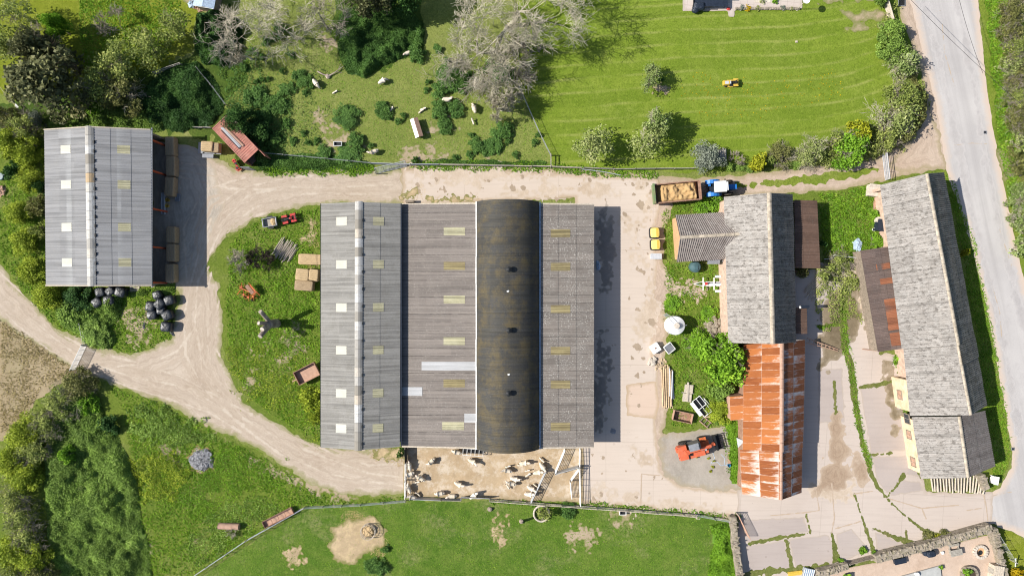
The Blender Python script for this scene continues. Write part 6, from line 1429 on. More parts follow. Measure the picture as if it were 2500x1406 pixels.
for a in (('b1', 818, 226, 30, 'single curled-up white lamb on open grass', 1.0, 'lambs in the pasture'), ('b1', 955, 270, 60, 'white lamb lying against a round nettle clump', 1.25, 'lambs in the pasture'), ('b1', 1028, 273, 40, 'lower of two white lambs huddled above the ridged trough', 1.1, 'lambs in the pasture'), ('b1', 1033, 267, 20, 'upper of two white lambs huddled above the ridged trough', 1.1, 'lambs in the pasture'), ('b0', 1155, 299, 110, 'white lamb standing below the bare grey tree', 1.1, 'lambs in the pasture')):
    sheep(*a[:5], k=a[5], group=a[6])

# ------------------------------------------------------------------ vehicles
def wheel(parent, x, y, r, w, rim='lightgrey', treads=0, name='wheel'):
    mb = MB(); mb.rev([(r * .55, -w / 2), (r * .9, -w / 2), (r, -w * .36), (r, w * .36), (r * .9, w / 2), (r * .55, w / 2)], n=22)
    if treads:
        for i in range(treads):
            a = 6.283 * i / treads
            for s in (-1, 1):
                mb.box((r * math.cos(a + s * .08), r * math.sin(a + s * .08), s * w * .22), (.10, .07, w * .48), rz=a)
    M = Matrix.Rotation(R(90), 4, 'X'); mb.v = [tuple(M @ Vector(v)) for v in mb.v]
    o = mb.build(name, MT['rubber'], parent); o.location = (x, y, r)
    rm = MB(); rm.cyl((0, -w * .42, 0), (0, w * .42, 0), r * .56, n=14); rm.cyl((0, -w * .5, 0), (0, w * .5, 0), r * .16, n=8)
    rm.build('rim', MT[rim], o)
    return o
def part(parent, name, mat, fn, smooth=False, label=None):
    mb = MB(); fn(mb); o = mb.build(name, MT[mat], parent, smooth=smooth)
    if label: o['label'] = label
    return o
def vehicle_at(name, label, cat, px, py, deg, z=0):
    return thing(name, label, cat, P(px, py, z) * Vector((1, 1, 0)) if False else Vector((P(px, py, z).x, P(px, py, z).y, 0)), R(deg))
def tractor():
    t = vehicle_at('tractor', 'blue tractor with a white cab roof hitched to the muck trailer', 'tractor', 1758, 459, 3.5, 1.2)
    for y in (-.86, .86):
        wheel(t, -.95, y, .86, .46, treads=20); wheel(t, 1.25, y * .98, .60, .36, treads=16)
    part(t, 'chassis', 'navy', lambda m: (m.box((.2, 0, .85), (3.2, .5, .5)), m.box((-1.0, 0, .8), (.5, 1.3, .35)), m.box((1.25, 0, .6), (.25, 1.3, .25)), m.box((-1.5, 0, .7), (.4, .12, .12)), m.box((-1.6, .3, .75), (.7, .07, .07)), m.box((-1.6, -.3, .75), (.7, .07, .07))))
    part(t, 'bonnet', 'blue', lambda m: (m.box((1.25, 0, 1.32), (1.75, .74, .62), tx=.98, ty=.86), m.box((1.95, 0, 1.28), (.34, .72, .56), tx=.7, ty=.85), m.box((1.2, 0, 1.66), (1.2, .3, .05))))
    part(t, 'grille', 'black', lambda m: m.box((2.14, 0, 1.2), (.03, .5, .4)))
    for y in (-.86, .86):
        def fender(m, y=y):
            for i in range(7):
                a = R(20 + i * 22); m.box((-.95 + .98 * math.cos(a), y * .98, .9 + .90 * math.sin(a)), (.36, .52, .05), ry=-(a - R(90)))
        part(t, 'mudguard', 'blue', fender)
        part(t, 'headlight', 'white', lambda m, y=y: m.box((2.13, y * .3, 1.45), (.04, .16, .1)))
    part(t, 'cab', 'glass', lambda m: m.box((-.35, 0, 1.95), (1.35, 1.42, 1.3), tx=.95, ty=.92))
    def fr(m):
        for x in (-1.0, .3):
            for y in (-.68, .68): m.box((x, y, 1.95), (.08, .08, 1.35))
    part(t, 'cab_frame', 'navy', fr)
    part(t, 'cab_roof', 'white', lambda m: (m.box((-.38, 0, 2.68), (1.62, 1.50, .16), tx=.93, ty=.93), m.box((-.1, -.1, 2.78), (1.0, 1.1, .05)), m.box((.52, 0, 2.66), (.22, 1.1, .12))))
    part(t, 'exhaust', 'black', lambda m: (m.cyl((.75, -.42, 1.5), (.75, -.42, 2.6), .05), m.cyl((.75, -.42, 1.7), (.75, -.42, 2.2), .08)))
    for y in (-.8, .8): part(t, 'mirror', 'black', lambda m, y=y: (m.box((.42, y * 1.05, 2.2), (.05, .3, .04)), m.box((.42, y * 1.22, 2.15), (.06, .16, .26))))
    part(t, 'step', 'blue', lambda m: (m.box((.0, -.78, .75), (.5, .3, .3)), m.box((.0, .78, .75), (.5, .3, .3))))
    part(t, 'rear_platform', 'blue', lambda m: (m.box((-1.42, .55, 1.25), (.3, .5, .25)), m.box((-1.42, -.62, 1.25), (.3, .42, .25))))
tractor()
def muck_trailer():
    t = vehicle_at('farm_trailer', 'rusty brown tipping trailer heaped with straw muck behind the tractor', 'trailer', 1652, 470, 5.0, 1.6)
    L, Wd, z0, z1 = 6.1, 2.45, .95, 2.15
    part(t, 'floor', 'ruststeel', lambda m: (m.box((0, 0, z0), (L, Wd, .12)), m.box((0, .45, z0 - .18), (L, .12, .22)), m.box((0, -.45, z0 - .18), (L, .12, .22))))
    for y in (-1, 1): part(t, 'side_panel', 'ruststeel', lambda m, y=y: (m.box((0, y * Wd / 2, (z0 + z1) / 2), (L, .07, z1 - z0)), m.box((0, y * Wd / 2, z1), (L, .13, .09)), *[m.box((-L / 2 + .2 + i * .95, y * (Wd / 2 + .06), (z0 + z1) / 2), (.09, .07, z1 - z0)) for i in range(7)]))
    part(t, 'headboard', 'ruststeel', lambda m: (m.box((L / 2, 0, (z0 + z1) / 2 + .1), (.08, Wd, z1 - z0 + .2), ry=.0), m.box((L / 2 - .14, 0, z1 + .1), (.36, Wd + .05, .07))))
    part(t, 'tailgate', 'green', lambda m: (m.box((-L / 2 - .05, 0, (z0 + z1) / 2 + .15), (.10, Wd + .12, z1 - z0 + .35)), m.box((-L / 2 - .12, 0, z1 + .30), (.28, Wd + .25, .1))), label='faded green tailgate')
    n, k = 44, 20; V = []; Fq = []
    for i in range(n + 1):
        for j in range(k + 1):
            x = -L / 2 + .55 + (L - .8) * i / n; y = -Wd / 2 + .06 + (Wd - .12) * j / k
            e = min(1, i / 5, (n - i) / 3); h = .45 + .55 * min(1, min(j, k - j) / 3 + .35)
            V.append((x, y, z0 + .08 + e * h * (.95 + .65 * (float(fbm(np.array([x]), np.array([y]), .9, 5, 4)[0]) - .5) + .35 * (float(vnoise(np.array([x]), np.array([y]), .28, 8)[0]) - .5))))
    for i in range(n):
        for j in range(k): Fq.append((i * (k + 1) + j, (i + 1) * (k + 1) + j, (i + 1) * (k + 1) + j + 1, i * (k + 1) + j + 1))
    tag(put('muck_heap', npmesh('muck_heap', V, Fq, np.full(len(Fq), .5), MT['muck']), None, t.location, t.rotation_euler.z), 'heap of golden strawy muck filling the rusty trailer', 'muck heap')
    for x in (-1.3, .1):
        for y in (-1.02, 1.02): wheel(t, x, y, .48, .34, 'ruststeel')
    part(t, 'drawbar', 'ruststeel', lambda m: (m.tube([(L / 2, .5, .7), (L / 2 + 1.1, 0, .6)], .07), m.tube([(L / 2, -.5, .7), (L / 2 + 1.1, 0, .6)], .07), m.cyl((L / 2 + 1.05, 0, .5), (L / 2 + 1.05, 0, .72), .1)))
muck_trailer()
def telehandler():
    t = vehicle_at('telehandler', 'orange telehandler with a grey cab roof and pallet forks parked on gravel', 'telehandler', 1703, 1091, 15, .9)
    for x, r in ((-1.75, .55), (.85, .55)):
        for y in (-.92, .92): wheel(t, x, y, r, .42, 'palestone', treads=14)
    part(t, 'chassis', 'orangemach', lambda m: (m.box((-.5, 0, .75), (4.2, 1.15, .5)), m.box((-1.75, 0, .6), (.3, 1.6, .25)), m.box((.85, 0, .6), (.3, 1.6, .25))))
    part(t, 'engine_cover', 'orange', lambda m: (m.box((-.35, -.82, 1.05), (2.2, .72, .62), tx=.97, ty=.9), m.box((.95, -.78, .98), (.6, .5, .42))))
    part(t, 'rear_body', 'orange', lambda m: (m.box((-2.15, -.15, 1.15), (1.25, 2.0, .75), tx=.9, ty=.92), m.box((-2.7, .35, .95), (.5, .7, .45))))
    part(t, 'vent_panel', 'black', lambda m: (m.box((-1.5, -.75, 1.42), (.12, 1.0, .1)), m.box((-1.15, -.6, 1.42), (.35, .3, .12)), m.box((-2.0, .2, 1.535), (.3, .05, .02))))
    part(t, 'cab', 'glass', lambda m: m.box((-.55, .58, 1.65), (1.55, .85, 1.5), tx=.9, ty=.9))
    part(t, 'cab_roof', 'grey', lambda m: (m.box((-.75, .52, 2.44), (1.35, .92, .09), tx=.96, ty=.96), m.box((-.42, .40, 2.50), (.5, .5, .03))), label='grey cab roof')
    part(t, 'cab_guard', 'black', lambda m: [m.tube([(.18, .15, 1.6), (.05, .15, 2.4), (.05, 1.0, 2.4), (.18, 1.02, 1.6)], .035), m.tube([(-1.35, 1.0, 1.0), (-1.3, 1.0, 2.4)], .035)])
    part(t, 'boom', 'orange', lambda m: (m.box((-.1, -.12, 1.62), (3.6, .34, .34), ry=.10), m.box((1.7, -.12, 1.35), (1.0, .28, .28), ry=.42), m.box((-1.7, -.12, 1.7), (.5, .6, .3)), m.box((2.15, -.12, .95), (.3, .3, .7))), label='orange lifting boom')
    part(t, 'mudguard', 'orangemach', lambda m: (m.box((.85, .95, 1.2), (.9, .45, .06)), m.box((.50, .95, 1.05), (.06, .45, .3))))
    part(t, 'ram', 'galv', lambda m: (m.cyl((.3, -.45, 1.2), (1.2, -.4, 1.2), .06), m.box((.9, -.5, 1.25), (.25, .25, .2))))
    part(t, 'bucket', 'black', lambda m: (m.box((2.55, -.12, .62), (.12, 1.95, .95), ry=.15), m.box((2.85, -.12, .30), (.75, 1.95, .08)), m.box((2.72, .84, .5), (.6, .06, .5)), m.box((2.72, -1.08, .5), (.6, .06, .5)), m.box((2.50, -.12, 1.1), (.2, 1.95, .08))))
    for i in range(7): part(t, 'fork_tine', 'black', lambda m, i=i: m.box((3.5, -1.02 + i * .30, .22), (1.0, .045, .05), ry=.04))
    part(t, 'fork_frame', 'black', lambda m: (m.tube([(3.1, .80, .3), (3.95, .80, .75), (3.95, -1.04, .75), (3.1, -1.04, .3)], .04), m.tube([(3.2, -.12, .3), (3.95, -.12, .75)], .035), m.tube([(3.5, .80, .52), (3.5, -1.04, .52)], .03)))
    for y in (-.6, .6): part(t, 'tail_light', 'red', lambda m, y=y: m.box((-2.86 + .05, y - .1, 1.2), (.05, .12, .2)))
telehandler()
def quad():
    t = vehicle_at('quad_bike', 'red quad bike with black seat hitched to a little trailer', 'quad bike', 706, 534, 13, .6)
    for x in (-.55, .62):
        for y in (-.44, .44): wheel(t, x, y, .31, .26, 'black')
    part(t, 'frame', 'black', lambda m: (m.box((0, 0, .42), (1.5, .32, .28)), m.box((.05, .38, .3), (.5, .26, .05)), m.box((.05, -.38, .3), (.5, .26, .05))))
    for x in (-.55, .62):
        for y in (-.42, .42): part(t, 'mudguard', 'red', lambda m, x=x, y=y: (m.box((x, y, .70), (.62, .32, .05)), m.box((x + .32, y, .62), (.1, .3, .16), ry=.7), m.box((x - .32, y, .62), (.1, .3, .16), ry=-.7)))
    part(t, 'seat', 'black', lambda m: m.box((-.25, 0, .80), (.72, .30, .14), tx=.92, ty=.75))
    part(t, 'fuel_tank', 'red', lambda m: m.box((.25, 0, .80), (.42, .3, .18), tx=.8, ty=.75))
    part(t, 'handlebar', 'black', lambda m: (m.tube([(.34, 0, .85), (.30, 0, 1.0)], .03), m.tube([(.22, .36, 1.0), (.32, 0, 1.02), (.22, -.36, 1.0)], .022)))
    for x, w in ((-.78, .6), (.82, .55)): part(t, 'rack', 'black', lambda m, x=x, w=w: [m.box((x, -.28 + i * .14, .83), (.42, .03, .03)) for i in range(5)] + [m.box((x - .2, 0, .83), (.03, .6, .03)), m.box((x + .2, 0, .83), (.03, .6, .03))])
    part(t, 'front_panel', 'red', lambda m: m.box((.78, 0, .72), (.25, .45, .1)))
    part(t, 'headlight', 'white', lambda m: m.box((.93, 0, .66), (.04, .3, .1)))
quad()
def quad_trailer():
    t = vehicle_at('quad_trailer', 'little galvanised trailer with straw in it behind the quad bike', 'trailer', 659, 543, 9, .6)
    part(t, 'bed', 'greywood', lambda m: m.box((0, 0, .45), (1.72, 1.1, .06)))
    for y in (-1, 1): part(t, 'side_panel', 'grey', lambda m, y=y: (m.box((0, y * .56, .68), (1.8, .04, .42)), m.box((0, y * .56, .90), (1.84, .08, .05))))
    for x in (-1, 1): part(t, 'end_panel', 'lightgrey', lambda m, x=x: (m.box((x * .9, 0, .68), (.04, 1.14, .42)), m.box((x * .9, 0, .90), (.08, 1.18, .05))))
    for y in (-1, 1): wheel(t, .05, y * .74, .30, .2, 'black'); part(t, 'mudguard', 'black', lambda m, y=y: m.box((.05, y * .74, .64), (.75, .26, .04)))
    part(t, 'drawbar', 'black', lambda m: m.tube([(.9, 0, .42), (1.75, 0, .42)], .05))
    part(t, 'axle', 'black', lambda m: m.cyl((.05, -.7, .3), (.05, .7, .3), .035))
    s = MB(); s.ell((0, 0, 0), (.36, .5, .2), lump=.25, seed=3)
    o = s.build('straw_pile', MT['straw']); M = Matrix.Rotation(R(9), 3, 'Z'); o.location = t.location + M @ Vector((.42, .02, .52)); o.rotation_euler.z = R(9); tag(o, 'small pile of straw at the front of the little quad trailer', 'straw')
quad_trailer()
def mower():
    t = vehicle_at('ride_on_mower', 'yellow ride-on mower standing alone on the lawn', 'lawn mower', 1786, 202, 183, .6); t.scale = (.92, .92, .92)
    for x, r, y0, w in ((-.62, .27, .42, .24), (.72, .2, .40, .17)):
        for y in (-y0, y0): wheel(t, x, y, r, w, 'lightgrey')
    part(t, 'frame', 'black', lambda m: (m.box((0, 0, .3), (1.9, .45, .16)), m.box((.02, .1, .45), (.55, .7, .06))))
    part(t, 'bonnet', 'yellow', lambda m: (m.box((.75, 0, .58), (.92, .72, .42), tx=.94, ty=.85), m.box((1.18, 0, .52), (.14, .62, .3), tx=.6, ty=.8)))
    part(t, 'bonnet_vent', 'lightgrey', lambda m: m.box((.72, 0, .80), (.55, .42, .03)))
    part(t, 'seat', 'black', lambda m: (m.box((-.38, 0, .72), (.42, .46, .1), tx=.9, ty=.9), m.box((-.62, 0, .9), (.1, .44, .36), ry=-.25)))
    part(t, 'rear_body', 'yellow', lambda m: (m.box((-.66, .40, .58), (.72, .34, .08), ry=.0), m.box((-.66, -.40, .58), (.72, .34, .08)), m.box((-.98, 0, .55), (.18, .95, .14), tx=.7)))
    part(t, 'console', 'lightgrey', lambda m: m.box((.18, 0, .68), (.22, .5, .36), tx=.7, ty=.8))
    part(t, 'steering_wheel', 'black', lambda m: (m.tube([(.02 + .17 * math.cos(a * .524), .17 * math.sin(a * .524), .95) for a in range(13)], .018, 5), m.cyl((.08, 0, .8), (.02, 0, .95), .025)))
    part(t, 'cutting_deck', 'yellow', lambda m: m.box((.05, 0, .2), (.85, 1.12, .13), tx=.9, ty=.9))
mower()
def tip_trailer():
    t = vehicle_at('tipping_trailer', 'empty rusty orange box trailer half under the grey shed eaves', 'trailer', 751, 911, 27, .7)
    part(t, 'floor', 'rustpink', lambda m: m.box((0, 0, .62), (3.0, 1.85, .08)))
    for y in (-1, 1): part(t, 'side_panel', 'ruststeel', lambda m, y=y: (m.box((0, y * .93, .92), (3.06, .05, .6)), m.box((0, y * .93, 1.22), (3.1, .09, .05))))
    for x in (-1, 1): part(t, 'end_panel', 'ruststeel', lambda m, x=x: (m.box((x * 1.53, 0, .92), (.05, 1.86, .6)), m.box((x * 1.53, 0, 1.22), (.09, 1.9, .05))))
    for y in (-1, 1): wheel(t, .1, y * .75, .32, .2, 'ruststeel')
    part(t, 'drawbar', 'rustpink', lambda m: m.box((-1.95, -.05, .5), (.95, .13, .1)))
tip_trailer()

# ------------------------------------------------------------------ bales
def bale_obj(name, px, py, z0, sx, sy, sz, deg, label, group, mat='straw', seed=0):
    p = P(px, py, z0 + sz)
    t = thing(name, label, 'bale', (p.x, p.y, z0), R(deg), group)
    m = MB(); m.ell((0, 0, sz / 2), (sx / 2, sy / 2, sz / 2), 28, 14, sq=.22, lump=.035, seed=seed + 5)
    m.build('straw', MT[mat], t)
    for i in range(4):
        y = (-.3 + .2 * i) * sy; s = MB(); s.box((0, y, sz + .006), (sx * .97, .022, .012)); s.box((sx / 2 + .006, y, sz / 2), (.012, .022, sz * .9)); s.box((-sx / 2 - .006, y, sz / 2), (.012, .022, sz * .9)); s.build('twine', MT['boards'], t)
BG = 'straw bales outside the hay barn'
hx = 412
for i, (y, ln, a, x, lab) in enumerate(((357, 2.6, 91, 413, 'northernmost straw bale along the open side of the hay barn'), (405, 2.7, 90, 415, 'second straw bale from the top beside the hay barn'), (455, 2.6, 86, 412, 'skewed straw bale above the yellow buckets'), (573, 2.2, 90, 416, 'dark straw bale behind the white trough'), (617, 2.4, 90, 416, 'straw bale second from the bottom beside the hay barn'), (667, 2.5, 91, 414, 'southernmost straw bale beside the hay barn'))):
    bale_obj('straw_bale', x, y, 0, ln, 1.25, 1.35, a, lab, BG, 'strawold', i)
BS = 'straw bales by the grey shed'
bale_obj('straw_bale', 752, 633, 0, 2.7, 1.45, 1.2, -2, 'upper straw bale against the grey shed wall', BS, seed=11)
bale_obj('straw_bale', 779, 634, 0, 1.3, 1.4, 1.15, -2, 'stub of a straw bale tucked under the shed eaves', BS, seed=12)
bale_obj('straw_bale', 737, 670, .9, 1.75, 1.55, .9, -6, 'left of the two pale bales on top of the stack', BS, seed=13)
bale_obj('straw_bale', 765, 671, .9, 1.25, 1.5, .9, -6, 'right of the two pale bales on top of the stack', BS, seed=14)
bale_obj('straw_bale', 751, 672, 0, 3.0, 1.5, .9, -6, 'straw bale underneath the two pale ones', BS, 'strawold', 15)
bale_obj('straw_bale', 741, 697, 0, 2.5, 1.4, 1.2, -4, 'lowest darker straw bale by the grey shed', BS, 'strawold', 16)
bale_obj('straw_bale', 504, 357, .55, 1.6, 1.35, 1.1, -3, 'left half of the straw load behind the red container', 'straw bales by the container', 'straw', 17)
bale_obj('straw_bale', 524, 360, .55, 1.1, 1.3, .9, -3, 'right half of the straw load behind the red container', 'straw bales by the container', 'strawold', 18)
def bale_cart():
    t = vehicle_at('bale_cart', 'low grey cart carrying straw bales next to the red container', 'cart', 512, 366, -3, .5)
    part(t, 'bed', 'grey', lambda m: (m.box((0, .2, .46), (3.1, 1.5, .12)), m.box((-.2, -.85, .5), (1.5, .5, .1))))
    for x in (-.8, .8):
        for y in (-.45, .75): wheel(t, x, y, .28, .18, 'grey')
    part(t, 'drawbar', 'grey', lambda m: m.box((-1.8, 0, .35), (.7, .08, .08)))
bale_cart()
WB = 'black wrapped bales'
def wrap_bale(px, py, r, h, deg, label, z0=0.0, seed=0):
    p = P(px, py, z0 + h); rr = random.Random(seed)
    t = thing('silage_bale', label, 'bale', (p.x, p.y, z0), R(deg), WB)
    m = MB(); m.ell((0, 0, h / 2), (r * 1.05, r * .95, h / 2), 22, 12, sq=.5, lump=.09, seed=seed); m.build('wrapping', MT['wrap'], t, smooth=True)
    f = MB(); 
    for i in range(5): f.box((r * .5 * math.cos(i * 1.3), r * .45 * math.sin(i * 1.3), h * .985), (r * .5, .05, .035), rz=i * 1.1 + rr.random())
    f.build('wrap_fold', MT['wrap'], t)
for i, a in enumerate(((241, 713, .66, 1.2, 10, 'black bale at the left of the upper row below the hay barn'), (266, 711, .64, 1.2, 40, 'black bale in the middle of the upper row below the hay barn'), (290, 713, .70, 1.25, -15, 'black bale at the right of the upper row below the hay barn'), (233, 738, .68, 1.15, 35, 'black bale at the left of the lower row below the hay barn'), (262, 734, .72, 1.25, 5, 'black bale at the right of the lower row below the hay barn'),
                       (381, 720, .60, 1.1, 20, 'topmost black bale of the right-hand group'), (386, 742, .72, 1.3, 50, 'big black bale in the middle of the right-hand group'), (410, 733, .66, 1.2, 15, 'black bale on the right shoulder of the right-hand group'), (364, 748, .68, 1.15, 80, 'black bale on the left flank of the right-hand group'), (368, 769, .66, 1.1, 5, 'low black bale at the lower left of the right-hand group'),
                       (390, 758, .6, 1.0, 0, 'small black bale tucked in the centre of the right-hand group'), (405, 770, .70, 1.25, 30, 'shiny black bale low in the right-hand group'), (402, 798, .72, 1.25, -10, 'black bale standing alone below the right-hand group'))):
    wrap_bale(*a, seed=i + 20)
for i, (x, y, lab) in enumerate(((352, 795, 'scrap of black wrapping left of the lone black bale'), (420, 813, 'scrap of black wrapping below the lone black bale'), (282, 765, 'crumpled black sheet below the left bale group'))):
    p = P(x, y); m = MB(); m.ell((0, 0, .06), (.18, .45, .07) if i < 2 else (.4, .55, .08), lump=.8, seed=i); o = m.build('plastic_scrap', MT['wrap']); o.location = p; o.rotation_euler.z = i * .7; tag(o, lab, 'plastic scrap', 'black plastic scraps')

# ------------------------------------------------------------------ container
def container():
    t = vehicle_at('shipping_container', 'red-oxide shipping container standing open beside the dirt track', 'container', 575, 340, -46.5, 2.5)
    L, Wd, h = 6.1, 2.45, 2.55
    def roof(m):
        n = 40
        for i in range(n): m.box((-L / 2 + (i + .5) * L / n, 0, h - .02 + (.02 if i % 2 else -.02)), (L / n, Wd - .1, .05))
    part(t, 'roof', 'container', roof)
    for y in (-1, 1):
        def side(m, y=y):
            n = 44
            for i in range(n): m.box((-L / 2 + (i + .5) * L / n, y * (Wd / 2 - .04 - (.03 if i % 2 else 0)), h / 2), (L / n, .05, h - .2))
        part(t, 'side_wall', 'container', side)
    part(t, 'end_wall', 'container', lambda m: m.box((-L / 2 + .05, 0, h / 2), (.06, Wd - .1, h - .1)))
    part(t, 'frame', 'container', lambda m: [m.box((x * L / 2, y * Wd / 2, h / 2), (.14, .14, h)) for x in (-1, 1) for y in (-1, 1)] + [m.box((0, y * Wd / 2, h), (L, .12, .1)) for y in (-1, 1)] + [m.box((x * L / 2, 0, h), (.12, Wd, .1)) for x in (-1, 1)] + [m.box((0, y * Wd / 2, .1), (L, .12, .16)) for y in (-1, 1)])
    part(t, 'floor', 'boards', lambda m: m.box((0, 0, .15), (L - .1, Wd - .2, .06)))
    d = part(t, 'door', 'container', lambda m: (m.box((L / 2 + .62, Wd / 2 + .05, h / 2), (1.2, .08, h - .2)), m.box((L / 2 + .62, Wd / 2 + .10, h / 2), (.06, .05, h - .3))))
    part(t, 'door', 'grey', lambda m: (m.box((L / 2 + .45, -Wd / 2 - .45, h / 2), (.08, 1.2, h - .2), rz=R(-45)), m.box((L / 2 + .5, -Wd / 2 - .4, h / 2), (.05, .06, h - .3))), label='grey open door')
    for i, (y, w, m_) in enumerate(((-.32, .16, 'lightgrey'), (-.14, .12, 'lightgrey'), (-.52, .08, 'navy'), (.1, .26, 'rustpink'))):
        mb = MB(); mb.box((0, 0, 0), (3.6 - i * .08, w, .1)); mb.box((0, 0, .06), (3.5 - i * .08, w * .5, .03))
        o = mb.build('metal_rail', MT[m_]); M = Matrix.Rotation(R(-46.5), 3, 'Z'); o.location = t.location + M @ Vector((-.55 + i * .1, y, h + .10)); o.rotation_euler.z = R(-46.5 + i * .6)
        tag(o, ('pale steel rail nearest the middle on the container roof', 'second pale steel rail on the container roof', 'thin dark rail on the container roof', 'reddish plank lying on the container roof')[i], 'rail', 'rails on the container roof')
container()
# ------------------------------------------------------------------ gates, hurdles and fences
def gate(name, a, b, h, label, mat='galv', bars=6, uprights=3, cat='gate', group=None, thick=.028, foot=.12, sheeted=False, lean=0.0):
    A = P(*a, h * .6); B = P(*b, h * .6); A.z = B.z = 0
    L = (B - A).length; t = thing(name, label, cat, A, math.atan2(B.y - A.y, B.x - A.x), group)
    ln = lambda z: (z - foot) * lean
    f = MB(); f.tube([(0, ln(foot), foot), (0, ln(h), h), (L, ln(h), h), (L, ln(foot), foot), (0, ln(foot), foot)], thick * 1.5, 6); f.build('frame', MT[mat], t)
    for i in range(1, bars):
        z = foot + (h - foot) * i / bars; m = MB(); m.cyl((0, ln(z), z), (L, ln(z), z), thick, n=5); m.build('bar', MT[mat], t)
    for i in range(1, uprights + 1):
        x = L * i / (uprights + 1); m = MB(); m.cyl((x, ln(foot), foot), (x, ln(h), h), thick, n=5); m.build('upright', MT[mat], t)
    if sheeted:
        m = MB(); m.box((L / 2, 0.03, foot + (h - foot) * .5), (L - .06, .02, (h - foot) * .9)); m.build('sheeting', MT[mat], t)
    m = MB(); m.cyl((-.1, 0, 0), (-.1, 0, h + .15), .06, n=8); m.build('gate_post', MT['greywood' if mat != 'galv' else mat], t)
    return t
def fence(name, pts, h, label, rails=2, post=2.4, mat='greywood', wire=False, post_r=.06, cat='fence', mesh=False, rail_r=.045, railmat=None):
    Q = [P(*p, h * .7) for p in pts]
    for q in Q: q.z = 0
    t = thing(name, label, cat, Q[0])
    o = Q[0]; k = 0
    for i in range(len(Q) - 1):
        a, b = Q[i] - o, Q[i + 1] - o; L = (b - a).length; n = max(1, round(L / post))
        for j in range(n + (1 if i == len(Q) - 2 else 0)):
            p = lerp(a, b, j / n); k += 1
            if k > 95: continue
            m = MB(); m.cyl((p.x, p.y, -.05), (p.x + rnd.uniform(-.03, .03), p.y + rnd.uniform(-.03, .03), h + rnd.uniform(0, .12)), post_r, post_r * .9, 7); m.build('post', MT[mat], t)
        for r in range(rails):
            z = h * (1 - .42 * r) - .06
            if wire:
                m = MB(); m.cyl((a.x, a.y, z), (b.x, b.y, z), .014, n=4); m.build('wire', MT['galv'], t)
            else:
                for j in range(n):
                    p, q = lerp(a, b, j / n), lerp(a, b, (j + 1) / n); d = (q - p)
                    m = MB(); m.box(((p.x + q.x) / 2, (p.y + q.y) / 2 + rnd.uniform(-.02, .02), z + rnd.uniform(-.03, .03)), (d.length - .02, rail_r * 1.6, rail_r * 2.4), rz=math.atan2(d.y, d.x)); m.build('rail', MT[railmat or mat], t)
        if mesh:   # netting: thin crossing wires
            m = MB(); nx = int(L / .5)
            for j in range(nx + 1):
                p = lerp(a, b, j / nx); m.cyl((p.x, p.y, .02), (p.x, p.y, h), .009, n=3, caps=False)
            for z in np.linspace(.08, h, 7): m.cyl((a.x, a.y, z), (b.x, b.y, z), .011, n=3, caps=False)
            m.build('netting', MT['galv'], t)
    return t
fence('rail_fence', [(1072, 402), (1253, 405), (1345, 407), (1420, 410)], 1.1, 'wooden post and rail fence between the yard and the pasture', mat='greywood', railmat='palewood', post=3.2)
fence('rail_fence', [(1425, 410), (1500, 413), (1600, 412), (1695, 411)], 1.1, 'weathered rail fence along the foot of the lawn', post=3.4, mat='greywood')
gate('field_gate', (905, 399), (1000, 402), 1.15, 'left half of the grey metal field gate on the north side of the track', group='metal gates on the track')
gate('field_gate', (1003, 402), (1070, 402), 1.15, 'right half of the grey metal field gate on the north side of the track', group='metal gates on the track')
gate('field_gate', (918, 422), (992, 404), 1.2, 'grey metal gate left leaning open beside the track', lean=.5)
m = MB(); m.tube([P(1420, 413, .5), P(1470, 419, .35), P(1515, 428, .15)], .06, 7); tag(m.build('pole', MT['galv']), 'pale metal pole propped on the bank below the rail fence', 'pole')
fence('netting_fence', [(1265, 205), (1290, 262), (1318, 325), (1344, 377)], 1.0, 'netting fence between the pasture and the lawn', rails=1, post=2.6, wire=True, mesh=True)
fence('rail_fence', [(1345, 378), (1345, 404)], 1.1, 'short wooden rail fence at the pasture corner', post=1.4)
fence('wire_fence', [(480, 165), (515, 208), (550, 255)], 1.1, 'single wire fence running down to the container shrub', rails=2, post=3, wire=True)
fence('wire_fence', [(645, 374), (740, 382), (905, 398)], 1.1, 'wire fence through the weeds from the container to the gate', rails=2, post=3.5, wire=True)
fence('netting_fence', [(455, 1418), (600, 1320), (742, 1240)], 1.0, 'long diagonal netting fence at the lower left', rails=1, post=3, wire=True, mesh=True)
fence('netting_fence', [(742, 1240), (880, 1233), (990, 1224)], 1.0, 'netting fence running from the diagonal one to the pen', rails=1, post=3, wire=True, mesh=True)
fence('board_fence', [(1195, 1222), (1330, 1232), (1500, 1244), (1640, 1255), (1700, 1260)], 1.15, 'boarded rail fence along the south edge of the yard', rails=3, post=2.2, mat='greywood', railmat='palewood')
fence('netting_fence', [(1700, 1258), (1788, 1274)], 1.1, 'grey netting at the end of the boarded fence', rails=1, post=2.5, wire=True, mesh=True)
fence('old_fence', [(375, 178), (410, 165), (440, 155)], 1.0, 'old grey plank fence in the tree shade', rails=3, post=1.6, mat='greywood')
fence('old_fence', [(474, 311), (515, 312)], .9, 'short grey plank fence behind the red container', rails=2, post=1.2, mat='greywood')
fence('wire_fence', [(195, 790), (205, 845)], 1.0, 'short wire fence running up from the white track gate', rails=3, post=1.5, wire=True)
